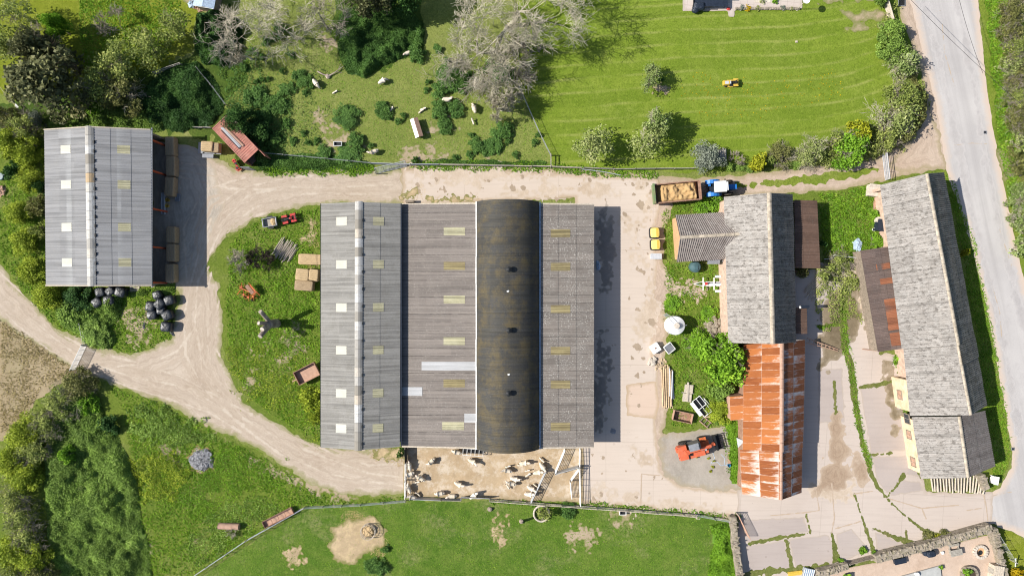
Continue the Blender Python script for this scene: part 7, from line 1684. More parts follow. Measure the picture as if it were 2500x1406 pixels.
# sheep pen
gate('pen_gate', (990, 1131), (990, 1173), 1.15, 'upper white gate on the west side of the pen', mat='white', group='west gates of the pen')
gate('pen_gate', (989, 1175), (989, 1216), 1.15, 'lower white gate on the west side of the pen', mat='white', group='west gates of the pen')
gate('pen_hurdle', (990, 1094), (990, 1129), 1.25, 'dark sheeted hurdle between the shed and the pen gates', mat='black', sheeted=True)
gate('pen_gate', (1003, 1216), (1075, 1219), 1.15, 'left galvanised gate along the south side of the pen', sheeted=True)
gate('pen_gate', (1078, 1219), (1126, 1220), 1.1, 'low dull gate in the middle of the south side of the pen', mat='greywood')
gate('pen_gate', (1128, 1216), (1195, 1219), 1.15, 'right galvanised gate along the south side of the pen', lean=.25)
gate('pen_gate', (1416, 1096), (1415, 1138), 1.25, 'short white gate on the east side of the pen', mat='white')
gate('pen_gate', (1415, 1142), (1417, 1234), 1.25, 'long white gate on the east side of the pen', mat='white', uprights=5)
gate('pen_hurdle', (1379, 1098), (1356, 1153), 1.3, 'slanting white hurdle nearest the shed', mat='white')
gate('pen_hurdle', (1357, 1155), (1412, 1139), 1.3, 'pale sheeted hurdle meeting the east gate', sheeted=True)
gate('pen_hurdle', (1413, 1146), (1394, 1172), 1.1, 'small hurdle folding off the east gate', mat='white')
gate('pen_hurdle', (1392, 1176), (1396, 1216), 1.1, 'small hanging hurdle below the folded one', mat='white')
gate('pen_hurdle', (1331, 1153), (1296, 1226), 1.2, 'long slanting hurdle the sheep poke their heads through', mat='galv', uprights=4)
gate('track_gate', (204, 843), (175, 904), 1.3, 'white metal gate across the left track', mat='white', uprights=4)
gate('lane_gate', (2161, 376), (2168, 438), 1.3, 'grey metal gate standing open across the lane', mat='lightgrey', uprights=2)
gate('wooden_gate', (2165, 6), (2178, 50), 1.2, 'bleached wooden field gate at the top right', mat='palewood', uprights=3, thick=.05)
gate('rusty_gate', (1801, 1256), (1829, 1312), 1.3, 'reddish metal gate swung open by the stone wall', mat='rustpink', uprights=3)
gate('garden_gate', (2072, 1374), (2134, 1358), 1.1, 'dark timber garden gate between the stone walls', mat='boards', uprights=4, thick=.04)
# metal hay rack in the pen
def hay_rack():
    t = thing('hay_rack', 'galvanised hay rack under the edge of the barrel roof', 'hay rack', Vector((P(1155, 1103, .8).x, P(1155, 1103, .8).y, 0)), R(-4))
    for y in (-.45, .45):
        f = MB(); f.tube([(-1.35, y, 0), (-1.35, y, 1.0), (1.35, y, 1.0), (1.35, y, 0)], .035); f.build('frame', MT['white'], t)
    for i in range(6):
        x = -1.35 + i * .54; m = MB(); m.tube([(x, -.45, 1.0), (x, 0, .35), (x, .45, 1.0)], .025); m.box((x, 0, 1.0), (.05, .9, .04)); m.build('rib', MT['white'], t)
    m = MB(); m.box((0, 0, .32), (2.6, .5, .06)); m.build('tray', MT['black'], t)
hay_rack()
# ------------------------------------------------------------------ troughs, feeders, barrels
def trough(name, px, py, L, Wd, h, deg, label, mat, cat='trough', wall=.05, ridge_=False, sup=True, inner=None):
    t = thing(name, label, cat, Vector((P(px, py, h).x, P(px, py, h).y, 0)), R(deg))
    zb = h * .35 if sup else .02
    part(t, 'base', inner or mat, lambda m: m.box((0, 0, zb + .03), (L - wall, Wd - wall, .05)))
    for y in (-1, 1): part(t, 'side_panel', mat, lambda m, y=y: m.box((0, y * (Wd - wall) / 2, (zb + h) / 2), (L, wall, h - zb)))
    for x in (-1, 1): part(t, 'end_panel', mat, lambda m, x=x: m.box((x * (L - wall) / 2, 0, (zb + h) / 2), (wall, Wd - 2 * wall, h - zb)))
    if sup:
        for x in (-1, 1): part(t, 'leg', mat, lambda m, x=x: (m.box((x * L * .4, Wd * .35, zb / 2), (.07, .07, zb)), m.box((x * L * .4, -Wd * .35, zb / 2), (.07, .07, zb)), m.box((x * L * .4, 0, zb * .8), (.06, Wd * .75, .06))))
    return t
def ridged_trough():
    t = thing('hay_feeder', 'ridge-roofed rusty and white sheep feeder in the pasture', 'feeder', Vector((P(1017, 312, .9).x, P(1017, 312, .9).y, 0)), R(-73))
    for s, m_ in ((-1, 'white'), (1, 'rustpink')): part(t, 'lid', m_, lambda m, s=s: m.box((0, s * .28, .98), (2.6, .58, .03), rx=-s * .5), label=('white lid' if s < 0 else 'rusty lid'))
    part(t, 'trough', 'ruststeel', lambda m: (m.box((0, 0, .55), (2.4, .8, .3), tx=1, ty=1.1), m.box((0, 0, .85), (2.45, .05, .5))))
    for x in (-1, 1):
        for y in (-1, 1): part(t, 'leg', 'ruststeel', lambda m, x=x, y=y: m.box((x * 1.1, y * .36, .25), (.07, .07, .5)))
ridged_trough()
trough('feed_box', 824, 351, 1.1, .6, .5, 0, 'small white feed box in the pasture', 'white', 'feed box', inner='black')
trough('feed_box', 1521, 1252, .9, .55, .5, 0, 'small white feed box in the bottom field', 'white', 'feed box', inner='black')
trough('long_trough', 678, 1264, 4.4, .95, .7, 27, 'long rusty divided feed trough beside the diagonal fence', 'ruststeel', inner='rustpink')
part_t = [o for o in COL.objects if o.get('label', '').startswith('long rusty divided')][0]
for i in range(3): part(part_t, 'divider', 'ruststeel', lambda m, i=i: m.tube([(-1.0 + i, -.45, .68), (-1.0 + i + .12, 0, .74), (-1.0 + i, .45, .68)], .035))
trough('rusty_trough', 1668, 1018, 2.6, 1.35, .8, -12, 'open rusty metal trough left of the telehandler', 'rustpink', inner='ruststeel', sup=False)
trough('stone_trough', 426, 571, 1.7, .55, .5, -88, 'pale trough leaning on a straw bale by the hay barn', 'lightgrey')
trough('feed_trough', 397, 497, 2.9, .5, .5, -90, 'grey trough between the straw bales of the hay barn', 'lightgrey')
trough('grey_box', 433, 482, .6, 1.0, .4, -6, 'small grey crate standing in the barn shadow', 'grey', 'crate')
for i, (x, y, lab) in enumerate(((412, 489, 'upper yellow bucket beside the grey trough'), (411, 503, 'lower yellow bucket beside the grey trough'))):
    p = P(x, y); t = thing('bucket', lab, 'bucket', p, 0, 'yellow buckets'); part(t, 'body', 'yellow', lambda m: m.rev([(.19, 0), (.25, .42), (.27, .43), (.23, .41), (.18, .04)], n=14)); part(t, 'handle', 'galv', lambda m: m.tube([(.25 * math.cos(a * .35), .05, .42 + .16 * math.sin(a * .35)) for a in range(10)], .012, 4))
def ring_feeder():
    p = P(899, 1297, .5); t = thing('ring_feeder', 'round white bar feeder in the bottom field', 'feeder', (p.x, p.y, 0))
    for z in (.08, .5, .95): part(t, 'ring', 'palewood', lambda m, z=z: m.tube([(.98 * math.cos(a * .2618), .98 * math.sin(a * .2618), z) for a in range(25)], .035, 6))
    for i in range(16): a = i * .3927; part(t, 'upright', 'palewood', lambda m, a=a: m.tube([(.98 * math.cos(a), .98 * math.sin(a), .05), (.98 * math.cos(a), .98 * math.sin(a), .95)], .025, 5))
    m = MB(); m.ell((0, 0, .25), (.78, .78, .38), 18, 9, lump=.35, seed=4); m.ell((.25, .35, .4), (.4, .35, .35), 12, 7, lump=.3, seed=5); o = m.build('hay_heap', MT['straw']); o.location = (p.x, p.y, 0); tag(o, 'heap of hay inside the round bar feeder', 'hay')
ring_feeder()
def barrel(px, py, L, r, deg, label, mat, name='barrel'):
    p = P(px, py, r); t = thing(name, label, 'barrel', (p.x, p.y, 0), R(deg))
    part(t, 'body', mat, lambda m: m.cyl((-L / 2, 0, r), (L / 2, 0, r), r, n=18))
    for x in (-.5, -.17, .17, .5): part(t, 'hoop', mat, lambda m, x=x: m.cyl((x * L - .03, 0, r), (x * L + .03, 0, r), r * 1.04, n=18))
barrel(559, 1284, 2.7, .42, -2, 'rusty barrel lying in the rough grass', 'rustpink')
# ash heap
m = MB(); m.ell((0, 0, .05), (1.7, 1.45, .34), 26, 9, lump=.35, seed=7)
for i in range(60):
    a = rnd.random() * 6.283; d = rnd.random() ** .6 * 1.6; s = rnd.uniform(.08, .24); m.tone = rnd.random(); m.ell((d * math.cos(a), d * math.sin(a) * .85, .33 * (1 - d / 2)), (s, s * .8, s * .7), 7, 4, lump=.5, seed=i, rz=a)
MT['ashlump'] = plain('ash_lumps', (.26, .26, .27), .95, .75, 3.0, bump=.6, dirt=(.04, .04, .045), dirt_amt=.85)
o = m.build('ash_heap', MT['ashlump']); o.location = P(495, 1122); tag(o, 'grey heap of bonfire ash in the rough grass', 'ash heap')
# tyre ring, post stump, small things in the bottom field
m = MB(); m.tube([(1.05 * math.cos(a * .27), 1.05 * math.sin(a * .27), .22) for a in range(24)], .13, 8); o = m.build('tyre', MT['palestone']); o.location = P(1322, 1252); tag(o, 'pale old tyre ring round the bushy tree below the pen', 'tyre')
def leaning_trunk(px, py, label, lean, h, r, mat='deadwood', name='tree_stump'):
    p = P(px, py); m = MB(); m.tube([(0, 0, -.1), (lean[0] * .4, lean[1] * .4, h * .5), (lean[0], lean[1], h)], r, 9, r * .7); m.rev([(r * 1.7, -.05), (r * 1.1, .3)], n=9)
    o = m.build(name, MT[mat]); o.location = p; return tag(o, label, 'stump')
leaning_trunk(1273, 1272, 'thin hollow stump standing below the pen', (.05, .55, 0), 1.5, .2)
leaning_trunk(1196, 1242, 'short dark stump just below the pen rails', (.1, .15, 0), .4, .22)
# dead pollard stump on the mound
def pollard():
    p = P(676, 789); t = thing('dead_tree', 'dead lopped tree with four pale cut limbs on the grass mound', 'dead tree', p)
    part(t, 'trunk', 'deadwood', lambda m: m.tube([(0, 0, -.1), (-.05, 0, .9), (-.15, 0, 1.9), (-.3, .02, 2.6)], .62, 12, .5))
    for (dx, dy, dz, r) in ((-.55, 1.75, 4.6, .26), (-.85, .25, 4.4, .25), (-.35, -.55, 4.5, .30), (-.8, -1.5, 4.0, .32)):
        part(t, 'limb', 'deadwood', lambda m, a=(dx, dy, dz, r): m.tube([(-.2, .08 * a[1], 2.0), (a[0] * .5 - .15, a[1] * .5, 2.9), (a[0], a[1], a[2])], a[3] * 1.25, 9, a[3]))
        e = MB(); e.cyl((dx, dy, dz), (dx * 1.01, dy * 1.02, dz + .02), r * .98, n=10); e.build('cut_face', MT['palestone'], t)
pollard()
# fallen branch in the pasture
m = MB(); m.tube([P(775, 175, .1), P(788, 182, .25), P(803, 186, .2)], .09, 6); m.tube([P(803, 186, .2), P(820, 176, .3), P(838, 162, .35)], .10, 6, .04); m.tube([P(820, 176, .3), P(835, 178, .2)], .05, 5, .02); m.tube([P(826, 170, .3), P(832, 158, .3)], .04, 5, .02)
m.ell(P(800, 187, .18), (.32, .3, .2), lump=.4, seed=3); tag(m.build('fallen_branch', MT['deadwood']), 'pale forked fallen branch lying in the sheep pasture', 'branch')
# ------------------------------------------------------------------ stacks of poles, logs, timber
def stack(name, px, py, deg, n, L, r, label, mat, cat='wood stack', spread=1.2, fan=0.0, layers=2, piece='pole', jit=.25):
    p = P(px, py); t = thing(name, label, cat, p, R(deg)); rr = random.Random(int(px + py))
    for i in range(n):
        u = (i / max(1, n - 1) - .5); l = i % layers
        y = u * spread; a = fan * u + rr.uniform(-.06, .06); x = rr.uniform(-jit, jit); k = L * rr.uniform(.8, 1.08); z = r + l * r * 1.7
        d = Vector((math.cos(a), math.sin(a), rr.uniform(-.02, .02))) * k / 2; c = Vector((x, y, z))
        m = MB(); m.cyl(c - d, c + d, r * rr.uniform(.8, 1.1), r * rr.uniform(.7, 1.0), 7); m.build(piece, MT[mat], t)
    return t
stack('pole_stack', 697, 612, 58, 34, 2.2, .065, 'criss-crossed stack of short grey poles on the mound', 'palewood', spread=2.6, layers=3, jit=.6)
stack('pole_stack', 1993, 705, 40, 22, 3.2, .055, 'fan of bleached poles beside the stone barn', 'palewood', spread=2.2, fan=.25)
stack('pole_stack', 2066, 665, -12, 20, 2.4, .05, 'bundle of rough poles in front of the patched tin lean-to', 'palewood', spread=2.3, fan=.3)
stack('timber_stack', 1628, 945, 90, 16, 5.6, .075, 'stack of sawn posts lying beside the concrete yard', 'freshwood', spread=1.25, layers=3, piece='post')
stack('log_pile', 2338, 1180, 88, 38, 2.3, .11, 'row of split white logs stacked against the south gable of the long building', 'palewood', spread=7.4, fan=.35, layers=2, piece='log', jit=.15)
stack('log_pile', 1760, 380, 90, 12, 1.5, .16, 'small stack of logs between the grey shrub and the lane', 'greywood', spread=1.1, layers=3, piece='log')
stack('pipe_stack', 1638, 935, 90, 4, 4.0, .12, 'grey plastic pipes lying on the posts beside the yard', 'lightgrey', spread=.5, layers=2, piece='pipe', cat='pipes')
def rubble(name, px, py, n, rad, label, mat, smin=.12, smax=.35, cat='rubble heap', h=.35, ys=1.0):
    m = MB(); rr = random.Random(int(px))
    for i in range(n):
        a = rr.random() * 6.283; d = rr.random() ** .6 * rad; s = rr.uniform(smin, smax); m.tone = rr.random()
        m.ell((d * math.cos(a), d * math.sin(a) * ys, h * (1 - d / rad) * rr.random() + s * .4), (s, s * .75, s * .55), 7, 5, sq=.6, lump=.3, seed=i, rz=a)
    o = m.build(name, MT[mat]); o.location = P(px, py); return tag(o, label, cat)
rubble('rubble_heap', 1748, 795, 70, 1.5, 'heap of brown rubble and logs against the stone barn', 'stone')
rubble('log_heap', 1612, 890, 50, .9, 'little heap of split firewood above the sawn posts', 'freshwood', .06, .14, 'firewood')
rubble('rubble_heap', 1592, 880, 8, .7, 'few big pale stones at the edge of the concrete yard', 'palestone', .2, .42)
# planks, frames by the rough patch
def plank_pile():
    t = vehicle_at('plank_pile', 'pale boards with one plank laid across them in the grass', 'boards', 1680, 960, 84, .3)
    part(t, 'board', 'palewood', lambda m: m.box((.6, -.05, .16), (1.15, 1.1, .3))); part(t, 'board', 'palewood', lambda m: m.box((-.6, .05, .14), (1.1, 1.15, .26)))
    part(t, 'plank', 'palewood', lambda m: m.box((.2, .1, .36), (2.6, .26, .07), rz=.06))
    for y in (-.5, .5): part(t, 'bearer', 'greywood', lambda m, y=y: m.box((0, y * 1.2, .04), (.15, .5, .08)))
plank_pile()
def cattle_frame():
    t = vehicle_at('cattle_feeder', 'white metal cattle feeder dumped in the grass', 'cattle feeder', 1714, 992, -52, .6)
    for y in (-.62, 0, .62): part(t, 'rail', 'white', lambda m, y=y: m.box((0, y, .6), (2.7, .07, .07)))
    for x in (-1.32, .1, 1.32): part(t, 'cross_bar', 'white', lambda m, x=x: m.box((x, 0, .56), (.07, 1.3, .07)))
    part(t, 'tray', 'black', lambda m: m.box((0, .05, .3), (2.5, 1.1, .04)))
    part(t, 'white_panel', 'white', lambda m: m.box((-.15, -.85, .42), (2.2, .42, .05), rx=.4))
    for x in (-1, 1):
        for y in (-1, 1): part(t, 'leg', 'white', lambda m, x=x, y=y: m.box((x * 1.25, y * .58, .28), (.06, .06, .56)))
cattle_frame()
def aframe():
    t = vehicle_at('metal_stand', 'white triangular metal stand beside the dumped frame', 'metal stand', 1728, 985, -55, .5)
    for a, b in (((-.9, 0, .5), (.9, .25, .1)), ((-.9, 0, .5), (.9, -.35, .1)), ((.2, .12, .3), (.2, -.2, .3))): part(t, 'bar', 'white', lambda m, a=a, b=b: m.tube([a, b], .045))
aframe()
def rusty_pallet():
    t = vehicle_at('rusty_pallet', 'small rusty pallet with pale boards above the telehandler', 'pallet', 1722, 1030, -40, .25)
    for y in (-.4, .4): part(t, 'rail', 'rustpink', lambda m, y=y: m.box((0, y, .2), (1.5, .12, .12)))
    for x in (-.6, 0, .6): part(t, 'slat', 'boards', lambda m, x=x: m.box((x, 0, .28), (.1, .95, .04)))
    part(t, 'board', 'freshwood', lambda m: (m.box((-.1, .95, .2), (1.3, .35, .08), rz=.75), m.box((-.2, 1.2, .2), (1.2, .2, .08), rz=.7)))
rusty_pallet()
# yellow trailed tanks on the yard edge
def yellow_tank(px, py, label):
    t = vehicle_at('mineral_feeder', label, 'tank', px, py, 2, .9); t['group'] = 'yellow lidded tanks'
    part(t, 'bin', 'black', lambda m: m.ell((0, 0, .45), (.70, .76, .46), 20, 8, sq=.4))
    part(t, 'lid', 'paleyellow', lambda m: (m.ell((0, 0, .88), (.60, .66, .12), 20, 8, sq=.4),))
    part(t, 'lid_rib', 'yellow', lambda m: m.box((.30, 0, .99), (.30, 1.12, .04)))
    for s in (-1, 1): part(t, 'handle', 'black', lambda m, s=s: m.box((.62, s * .4, .85), (.12, .2, .08)))
yellow_tank(1599, 568, 'upper of two yellow-lidded black tanks at the yard edge'); yellow_tank(1601, 597, 'lower of two yellow-lidded black tanks at the yard edge')
def grey_bin():
    t = vehicle_at('feed_bin', 'light grey lidded bin below the yellow tanks', 'bin', 1602, 626, 0, .7)
    part(t, 'body', 'lightgrey', lambda m: m.box((0, 0, .32), (1.4, .66, .64))); part(t, 'lid', 'lightgrey', lambda m: (m.box((0, 0, .69), (1.5, .74, .07)), m.box((0, .38, .7), (1.3, .05, .1)))); part(t, 'handle', 'black', lambda m: m.box((0, -.4, .6), (.3, .04, .06)))
grey_bin()
def oil_tank():
    t = vehicle_at('oil_tank', 'dark green oil tank on the south side of the barn wing', 'tank', 1699, 651, 0, 1.2)
    part(t, 'body', 'tankgreen', lambda m: m.rev([(.55, 0), (.72, .12), (.74, .9), (.62, 1.18), (.3, 1.28), (.05, 1.3)], n=22)); part(t, 'cap', 'tankgreen', lambda m: m.box((0, -.15, 1.3), (.5, .6, .12), tx=.85, ty=.85)); part(t, 'rim', 'tankgreen', lambda m: m.rev([(.77, .86), (.77, .94)], n=22))
oil_tank()
def white_implement():
    t = vehicle_at('crop_sprayer', 'white trailed implement with side arms in front of the stone barn', 'implement', 1742, 693, 0, .7)
    part(t, 'drawbar', 'white', lambda m: [m.tube([(-2.6, 0, .45), (-1.5, s * .28, .5), (.9, s * .28, .6)], .05) for s in (-1, 1)])
    part(t, 'spine', 'white', lambda m: m.box((.2, -.1, .75), (2.6, .22, .2))); part(t, 'bed', 'grey', lambda m: m.box((.2, .12, .62), (2.4, .25, .12)))
    for x, w in ((-1.45, 1.75), (.02, 1.7), (1.45, .8)): part(t, 'arm', 'white', lambda m, x=x, w=w: m.box((x, 0, .85), (.12, w, .08)))
    for s in (-1, 1): part(t, 'mudguard', 'white', lambda m, s=s: m.box((.62, s * .98, .74), (.85, .32, .06))); wheel(t, .7, s * .95, .33, .2, 'grey')
    part(t, 'red_box', 'red', lambda m: m.box((-1.08, .02, .95), (.32, .34, .3))); part(t, 'nose', 'white', lambda m: m.box((-1.3, 0, .8), (.3, .4, .12)))
white_implement()
def milk_tank():
    t = vehicle_at('hopper_tank', 'white conical-topped tank with ladder beside the rubble heap', 'tank', 1651, 795, 0, 2.2)
    part(t, 'drum', 'white', lambda m: m.rev([(1.15, .35), (1.25, .5), (1.25, 1.9), (1.2, 1.98)], n=28)); part(t, 'cone', 'white', lambda m: m.rev([(1.2, 1.98), (.42, 2.35), (.42, 2.45)], n=28))
    part(t, 'hatch', 'palestone', lambda m: m.rev([(.4, 2.45), (.4, 2.58), (.36, 2.6)], n=18))
    part(t, 'ladder', 'galv', lambda m: (m.tube([(-.9, 1.6, .2), (-.75, 1.25, 2.1), (-.2, .5, 2.6)], .03), m.tube([(-1.3, 1.35, .2), (-1.1, 1.0, 2.1), (-.55, .3, 2.5)], .03), *[m.cyl((-.9 + i * .02, 1.58 - i * .04, .4 + i * .28), (-1.28 + i * .02, 1.33 - i * .04, .4 + i * .28), .02) for i in range(6)]))
    part(t, 'pipe', 'galv', lambda m: (m.tube([(.3, 0, 2.45), (.8, .02, 2.25), (1.45, .05, 2.0)], .05), m.tube([(-1.2, -.4, 1.9), (-.9, -1.05, 1.95), (-.3, -1.15, 1.95), (-.2, -.6, 2.2)], .04)))
    for i in range(4): a = .8 + i * 1.571; part(t, 'leg', 'galv', lambda m, a=a: m.box((1.0 * math.cos(a), 1.0 * math.sin(a), .2), (.12, .12, .4)))
milk_tank()
def tote(px, py, deg, label, fill):
    t = vehicle_at('crate', label, 'crate', px, py, deg, .8); t['group'] = 'white box crates'
    part(t, 'base', 'lightgrey', lambda m: m.box((0, 0, .1), (1.15, 1.1, .2)))
    for x in (-1, 1): part(t, 'side_panel', 'white', lambda m, x=x: m.box((x * .56, 0, .48), (.06, 1.14, .6)))
    for y in (-1, 1): part(t, 'end_panel', 'white', lambda m, y=y: m.box((0, y * .56, .48), (1.06, .06, .6)))
    if fill:
        for i in range(9): part(t, 'rod', 'grey', lambda m, i=i: m.cyl((-.44 + i * .11, -.48, .66 + (i % 2) * .04), (-.40 + i * .10, .48, .68), .035, n=5))
    else:
        part(t, 'lid', 'white', lambda m: m.box((0, 0, .80), (1.2, 1.18, .06))); part(t, 'bung', 'ruststeel', lambda m: m.cyl((.02, 0, .83), (.02, 0, .87), .12))
tote(1600, 850, 32, 'white lidded crate at the edge of the concrete yard', False); tote(1635, 850, 38, 'open white crate full of grey rods', True)
# orange and red implements
def hay_tedder():
    t = vehicle_at('hay_tedder', 'orange hay tedder with folded tines on the mound', 'implement', 604, 714, -25, .6)
    part(t, 'beam', 'orangemach', lambda m: (m.box((0, .2, .75), (2.4, .12, .12)), m.box((.5, .6, .85), (1.3, .6, .1), rz=-.5), m.tube([(-.3, 1.3, .9), (.7, .9, 1.0), (1.75, .35, .7)], .05)))
    for i, (x, y) in enumerate(((-1.05, .35), (-.35, -.5), (.35, -.55), (.9, -.2))):
        part(t, 'rotor', 'orangemach', lambda m, x=x, y=y: (m.cyl((x, y, .35), (x, y, .6), .14), *[m.tube([(x, y, .5), (x + .5 * math.cos(k * 1.05), y + .5 * math.sin(k * 1.05), .42), (x + .55 * math.cos(k * 1.05), y + .55 * math.sin(k * 1.05), .12)], .03, 5) for k in range(6)]))
    for x in (-1.2, -.2, .9): wheel(t, x, -.75 if x > -.5 else .1, .2, .14, 'white')
    part(t, 'hitch', 'orangemach', lambda m: m.tube([(-1.0, 0, .5), (-1.2, -.9, .4)], .05)); part(t, 'guard', 'ruststeel', lambda m: m.box((.2, .55, .95), (1.4, .5, .05), rz=-.45))
hay_tedder()
def red_implement():
    t = vehicle_at('mower_head', 'bright red disc implement in the grass beside the container', 'implement', 577, 403, -58, .4)
    part(t, 'beam', 'red', lambda m: (m.box((0, 0, .42), (1.5, .2, .2)), m.box((-.5, .1, .65), (.5, .35, .3)), m.box((.5, -.1, .5), (.45, .5, .12)))); part(t, 'hub', 'black', lambda m: (m.cyl((-.1, .1, .5), (-.1, .1, .75), .16), m.cyl((.45, -.1, .3), (.45, -.1, .62), .18))); part(t, 'hitch', 'red', lambda m: m.tube([(-.7, -.3, .3), (-.5, 0, .95), (-.7, .3, .3)], .05)); part(t, 'guard', 'orange', lambda m: m.box((.72, 0, .36), (.35, .6, .06)))
red_implement()
def pole_thing(name, pts, r, label, mat, cat): m = MB(); m.tube(pts, r, 6); return tag(m.build(name, MT[mat]), label, cat)
def elevator():
    t = vehicle_at('bale_elevator', 'rusty red bale elevator frame leaning by the stone barn', 'elevator', 2008, 843, -17, .5)
    for y in (-.2, .2): part(t, 'side_rail', 'rustpink', lambda m, y=y: m.tube([(-2.4, y * 1.6, .9), (0, y, .6), (2.3, y * .6, .25)], .055))
    for i in range(7): part(t, 'rung', 'rustpink', lambda m, i=i: m.box((-2.0 + i * .62, 0, .82 - i * .09), (.06, .5 - i * .03, .05)))
    part(t, 'strut', 'ruststeel', lambda m: m.tube([(-.8, .1, .05), (-.4, .1, .75)], .04))
elevator()
def tubular():
    t = vehicle_at('metal_rails', 'two pale metal rails lying on weeds left of the patched tin lean-to', 'rails', 2062, 625, -3, .8)
    for a, b in (((-1.4, .05, .8), (2.0, -.2, .9)), ((-2.6, -.55, .5), (.4, -.1, .8)), ((-1.4, .05, .8), (-1.5, -.3, .6))): part(t, 'rail', 'lightgrey', lambda m, a=a, b=b: m.tube([a, b], .045))
tubular()
pole_thing('iron_bar', [P(2105, 852, .25), P(2140, 856, .2)], .07, 'short red iron bar by the foot of the patched tin lean-to', 'rustpink', 'bar')
def heap(name, px, py, r, h, label, mat, cat, seed=1, lump=.6): m = MB(); m.ell((0, 0, h * .3), (r[0], r[1], h), 16, 8, lump=lump, seed=seed); m.ell((r[0] * .4, -r[1] * .5, h * .3), (r[0] * .5, r[1] * .5, h * .8), 12, 6, lump=lump, seed=seed + 1); o = m.build(name, MT[mat]); o.location = P(px, py); return tag(o, label, cat)
heap('net_heap', 2099, 669, (.55, .42), .3, 'crumpled turquoise netting beside the patched tin lean-to', 'teal', 'netting', 4); heap('plastic_heap', 2092, 598, (.6, .85), .25, 'crumpled pale plastic sheet in the weeds above the patched tin lean-to', 'bluetarp', 'plastic sheet', 6); heap('tarp', 1460, 648, (.3, .65), .2, 'small crumpled blue tarpaulin in the shadow of the sheds', 'bluetarp', 'tarpaulin', 8)
for i, (x, y, s) in enumerate(((1545, 1052, .35),)): heap('dung_heap', 1497, 1052, (.35, .35), .12, 'small grey splat in the shadow of the sheds', 'grey', 'heap', 9)
def bucket(px, py, r, h, label, mat, group=None, cat='bucket'):
    p = P(px, py); t = thing('bucket', label, cat, p, 0, group); part(t, 'body', mat, lambda m: m.rev([(r * .8, 0), (r, h), (r * 1.06, h), (r * .9, h * .95), (r * .75, h * .12)], n=14)); part(t, 'handle', 'black', lambda m: m.tube([(r * math.cos(a * .35), 0, h + r * .5 * math.sin(a * .35)) for a in range(10)], .012, 4))
bucket(1778, 1134, .2, .4, 'blue bucket on the gravel beside the rusty barn', 'blueplastic'); bucket(2131, 561, .2, .35, 'white bucket below the dark porch of the long building', 'white')
m = MB(); m.tube([P(1740, 1104, .03), P(1745, 1118, .03), P(1735, 1130, .03), P(1752, 1128, .03), P(1760, 1136, .03), P(1775, 1135, .05)], .035, 6); m.tube([P(1760, 1108, .03), P(1770, 1118, .03), P(1768, 1134, .03)], .035, 6); tag(m.build('hose', MT['bluetarp']), 'pale blue hose lying on the gravel patch', 'hose')
m = MB(); m.box((0, 0, .06), (.5, 1.7, .08)); m.box((0, .4, .11), (.46, .1, .04)); m.box((0, -.5, .11), (.46, .1, .04)); o = m.build('plank', MT['rustpink']); o.location = P(1781, 1119); tag(o, 'reddish board on the gravel above the blue bucket', 'board')
def grab(): 
    t = vehicle_at('water_trough', 'dark drum and white cap on the roof edge of the small lean-to', 'drum', 1960, 749, 0, 3.2); t.location.z = 3.15
    part(t, 'drum', 'navy', lambda m: m.cyl((-.3, 0, .2), (.75, 0, .2), .2)); part(t, 'cap', 'white', lambda m: m.cyl((-.55, -.05, .2), (-.35, -.05, .2), .17))
grab()
p = P(330, 703); t = thing('pallet', 'pale wooden pallet at the end wall of the hay barn', 'pallet', p)
for i in range(5): part(t, 'slat', 'palewood', lambda m, i=i: m.box((0, -.45 + i * .22, .13), (1.3, .12, .03)))
for x in (-.55, 0, .55): part(t, 'bearer', 'palewood', lambda m, x=x: m.box((x, 0, .06), (.1, 1.1, .1)))
for (x, y, s, lab) in ((2300 - 60, 1168 + 4, 0, ''),): pass
m = MB(); m.box((0, 0, .5), (1.0, .5, 1.0)); m.box((0, 0, 1.02), (1.1, .6, .06)); o = m.build('trough_block', MT['white']); o.location = P(2420, 1168); o.rotation_euler.z = R(80); tag(o, 'white block sign stone on the verge behind the log row', 'sign stone')
def roadside_bits():
    for (x, y, lab, nm) in ((2403, 324, 'dark drain cover at the far edge of the road', 'drain_cover'), (2471, 1095, 'small dark drain grate on the road by the verge', 'drain_cover'), (2200, 8, 'dark drain cover beside the wooden field gate', 'drain_cover')):
        t = thing(nm, lab, 'drain cover', P(x, y, 0) + Vector((0, 0, .14)), 0, 'drain covers'); s = .9 if x == 2200 else .35
        part(t, 'frame', 'grey', lambda m: [m.box((0, k * s * .5, 0), (s, .06, .03)) for k in (-1, 1)] + [m.box((k * s * .5, 0, 0), (.06, s, .03)) for k in (-1, 1)]); part(t, 'grating', 'black', lambda m: [m.box((-s * .4 + i * s * .2, 0, 0), (s * .1, s * .9, .025)) for i in range(5)])
roadside_bits()
# overhead cables across the road
def cable(a, b, za, zb, sag, label):
    A = P(*a, za); B = P(*b, zb); pts = []
    for i in range(25):
        s = i / 24; q = lerp(A, B, s); q.z -= sag * 4 * s * (1 - s); pts.append(q)
    m = MB(); m.tube(pts, .022, 5); return tag(m.build('overhead_cable', MT['black']), label, 'cable')
cable((2190, -35), (2545, 300), 6.5, 6.5, .5, 'thin black overhead cable slanting across the road')
cable((2335, -30), (2400, 180), 6.0, 6.0, .3, 'second thin cable at the top edge of the road')
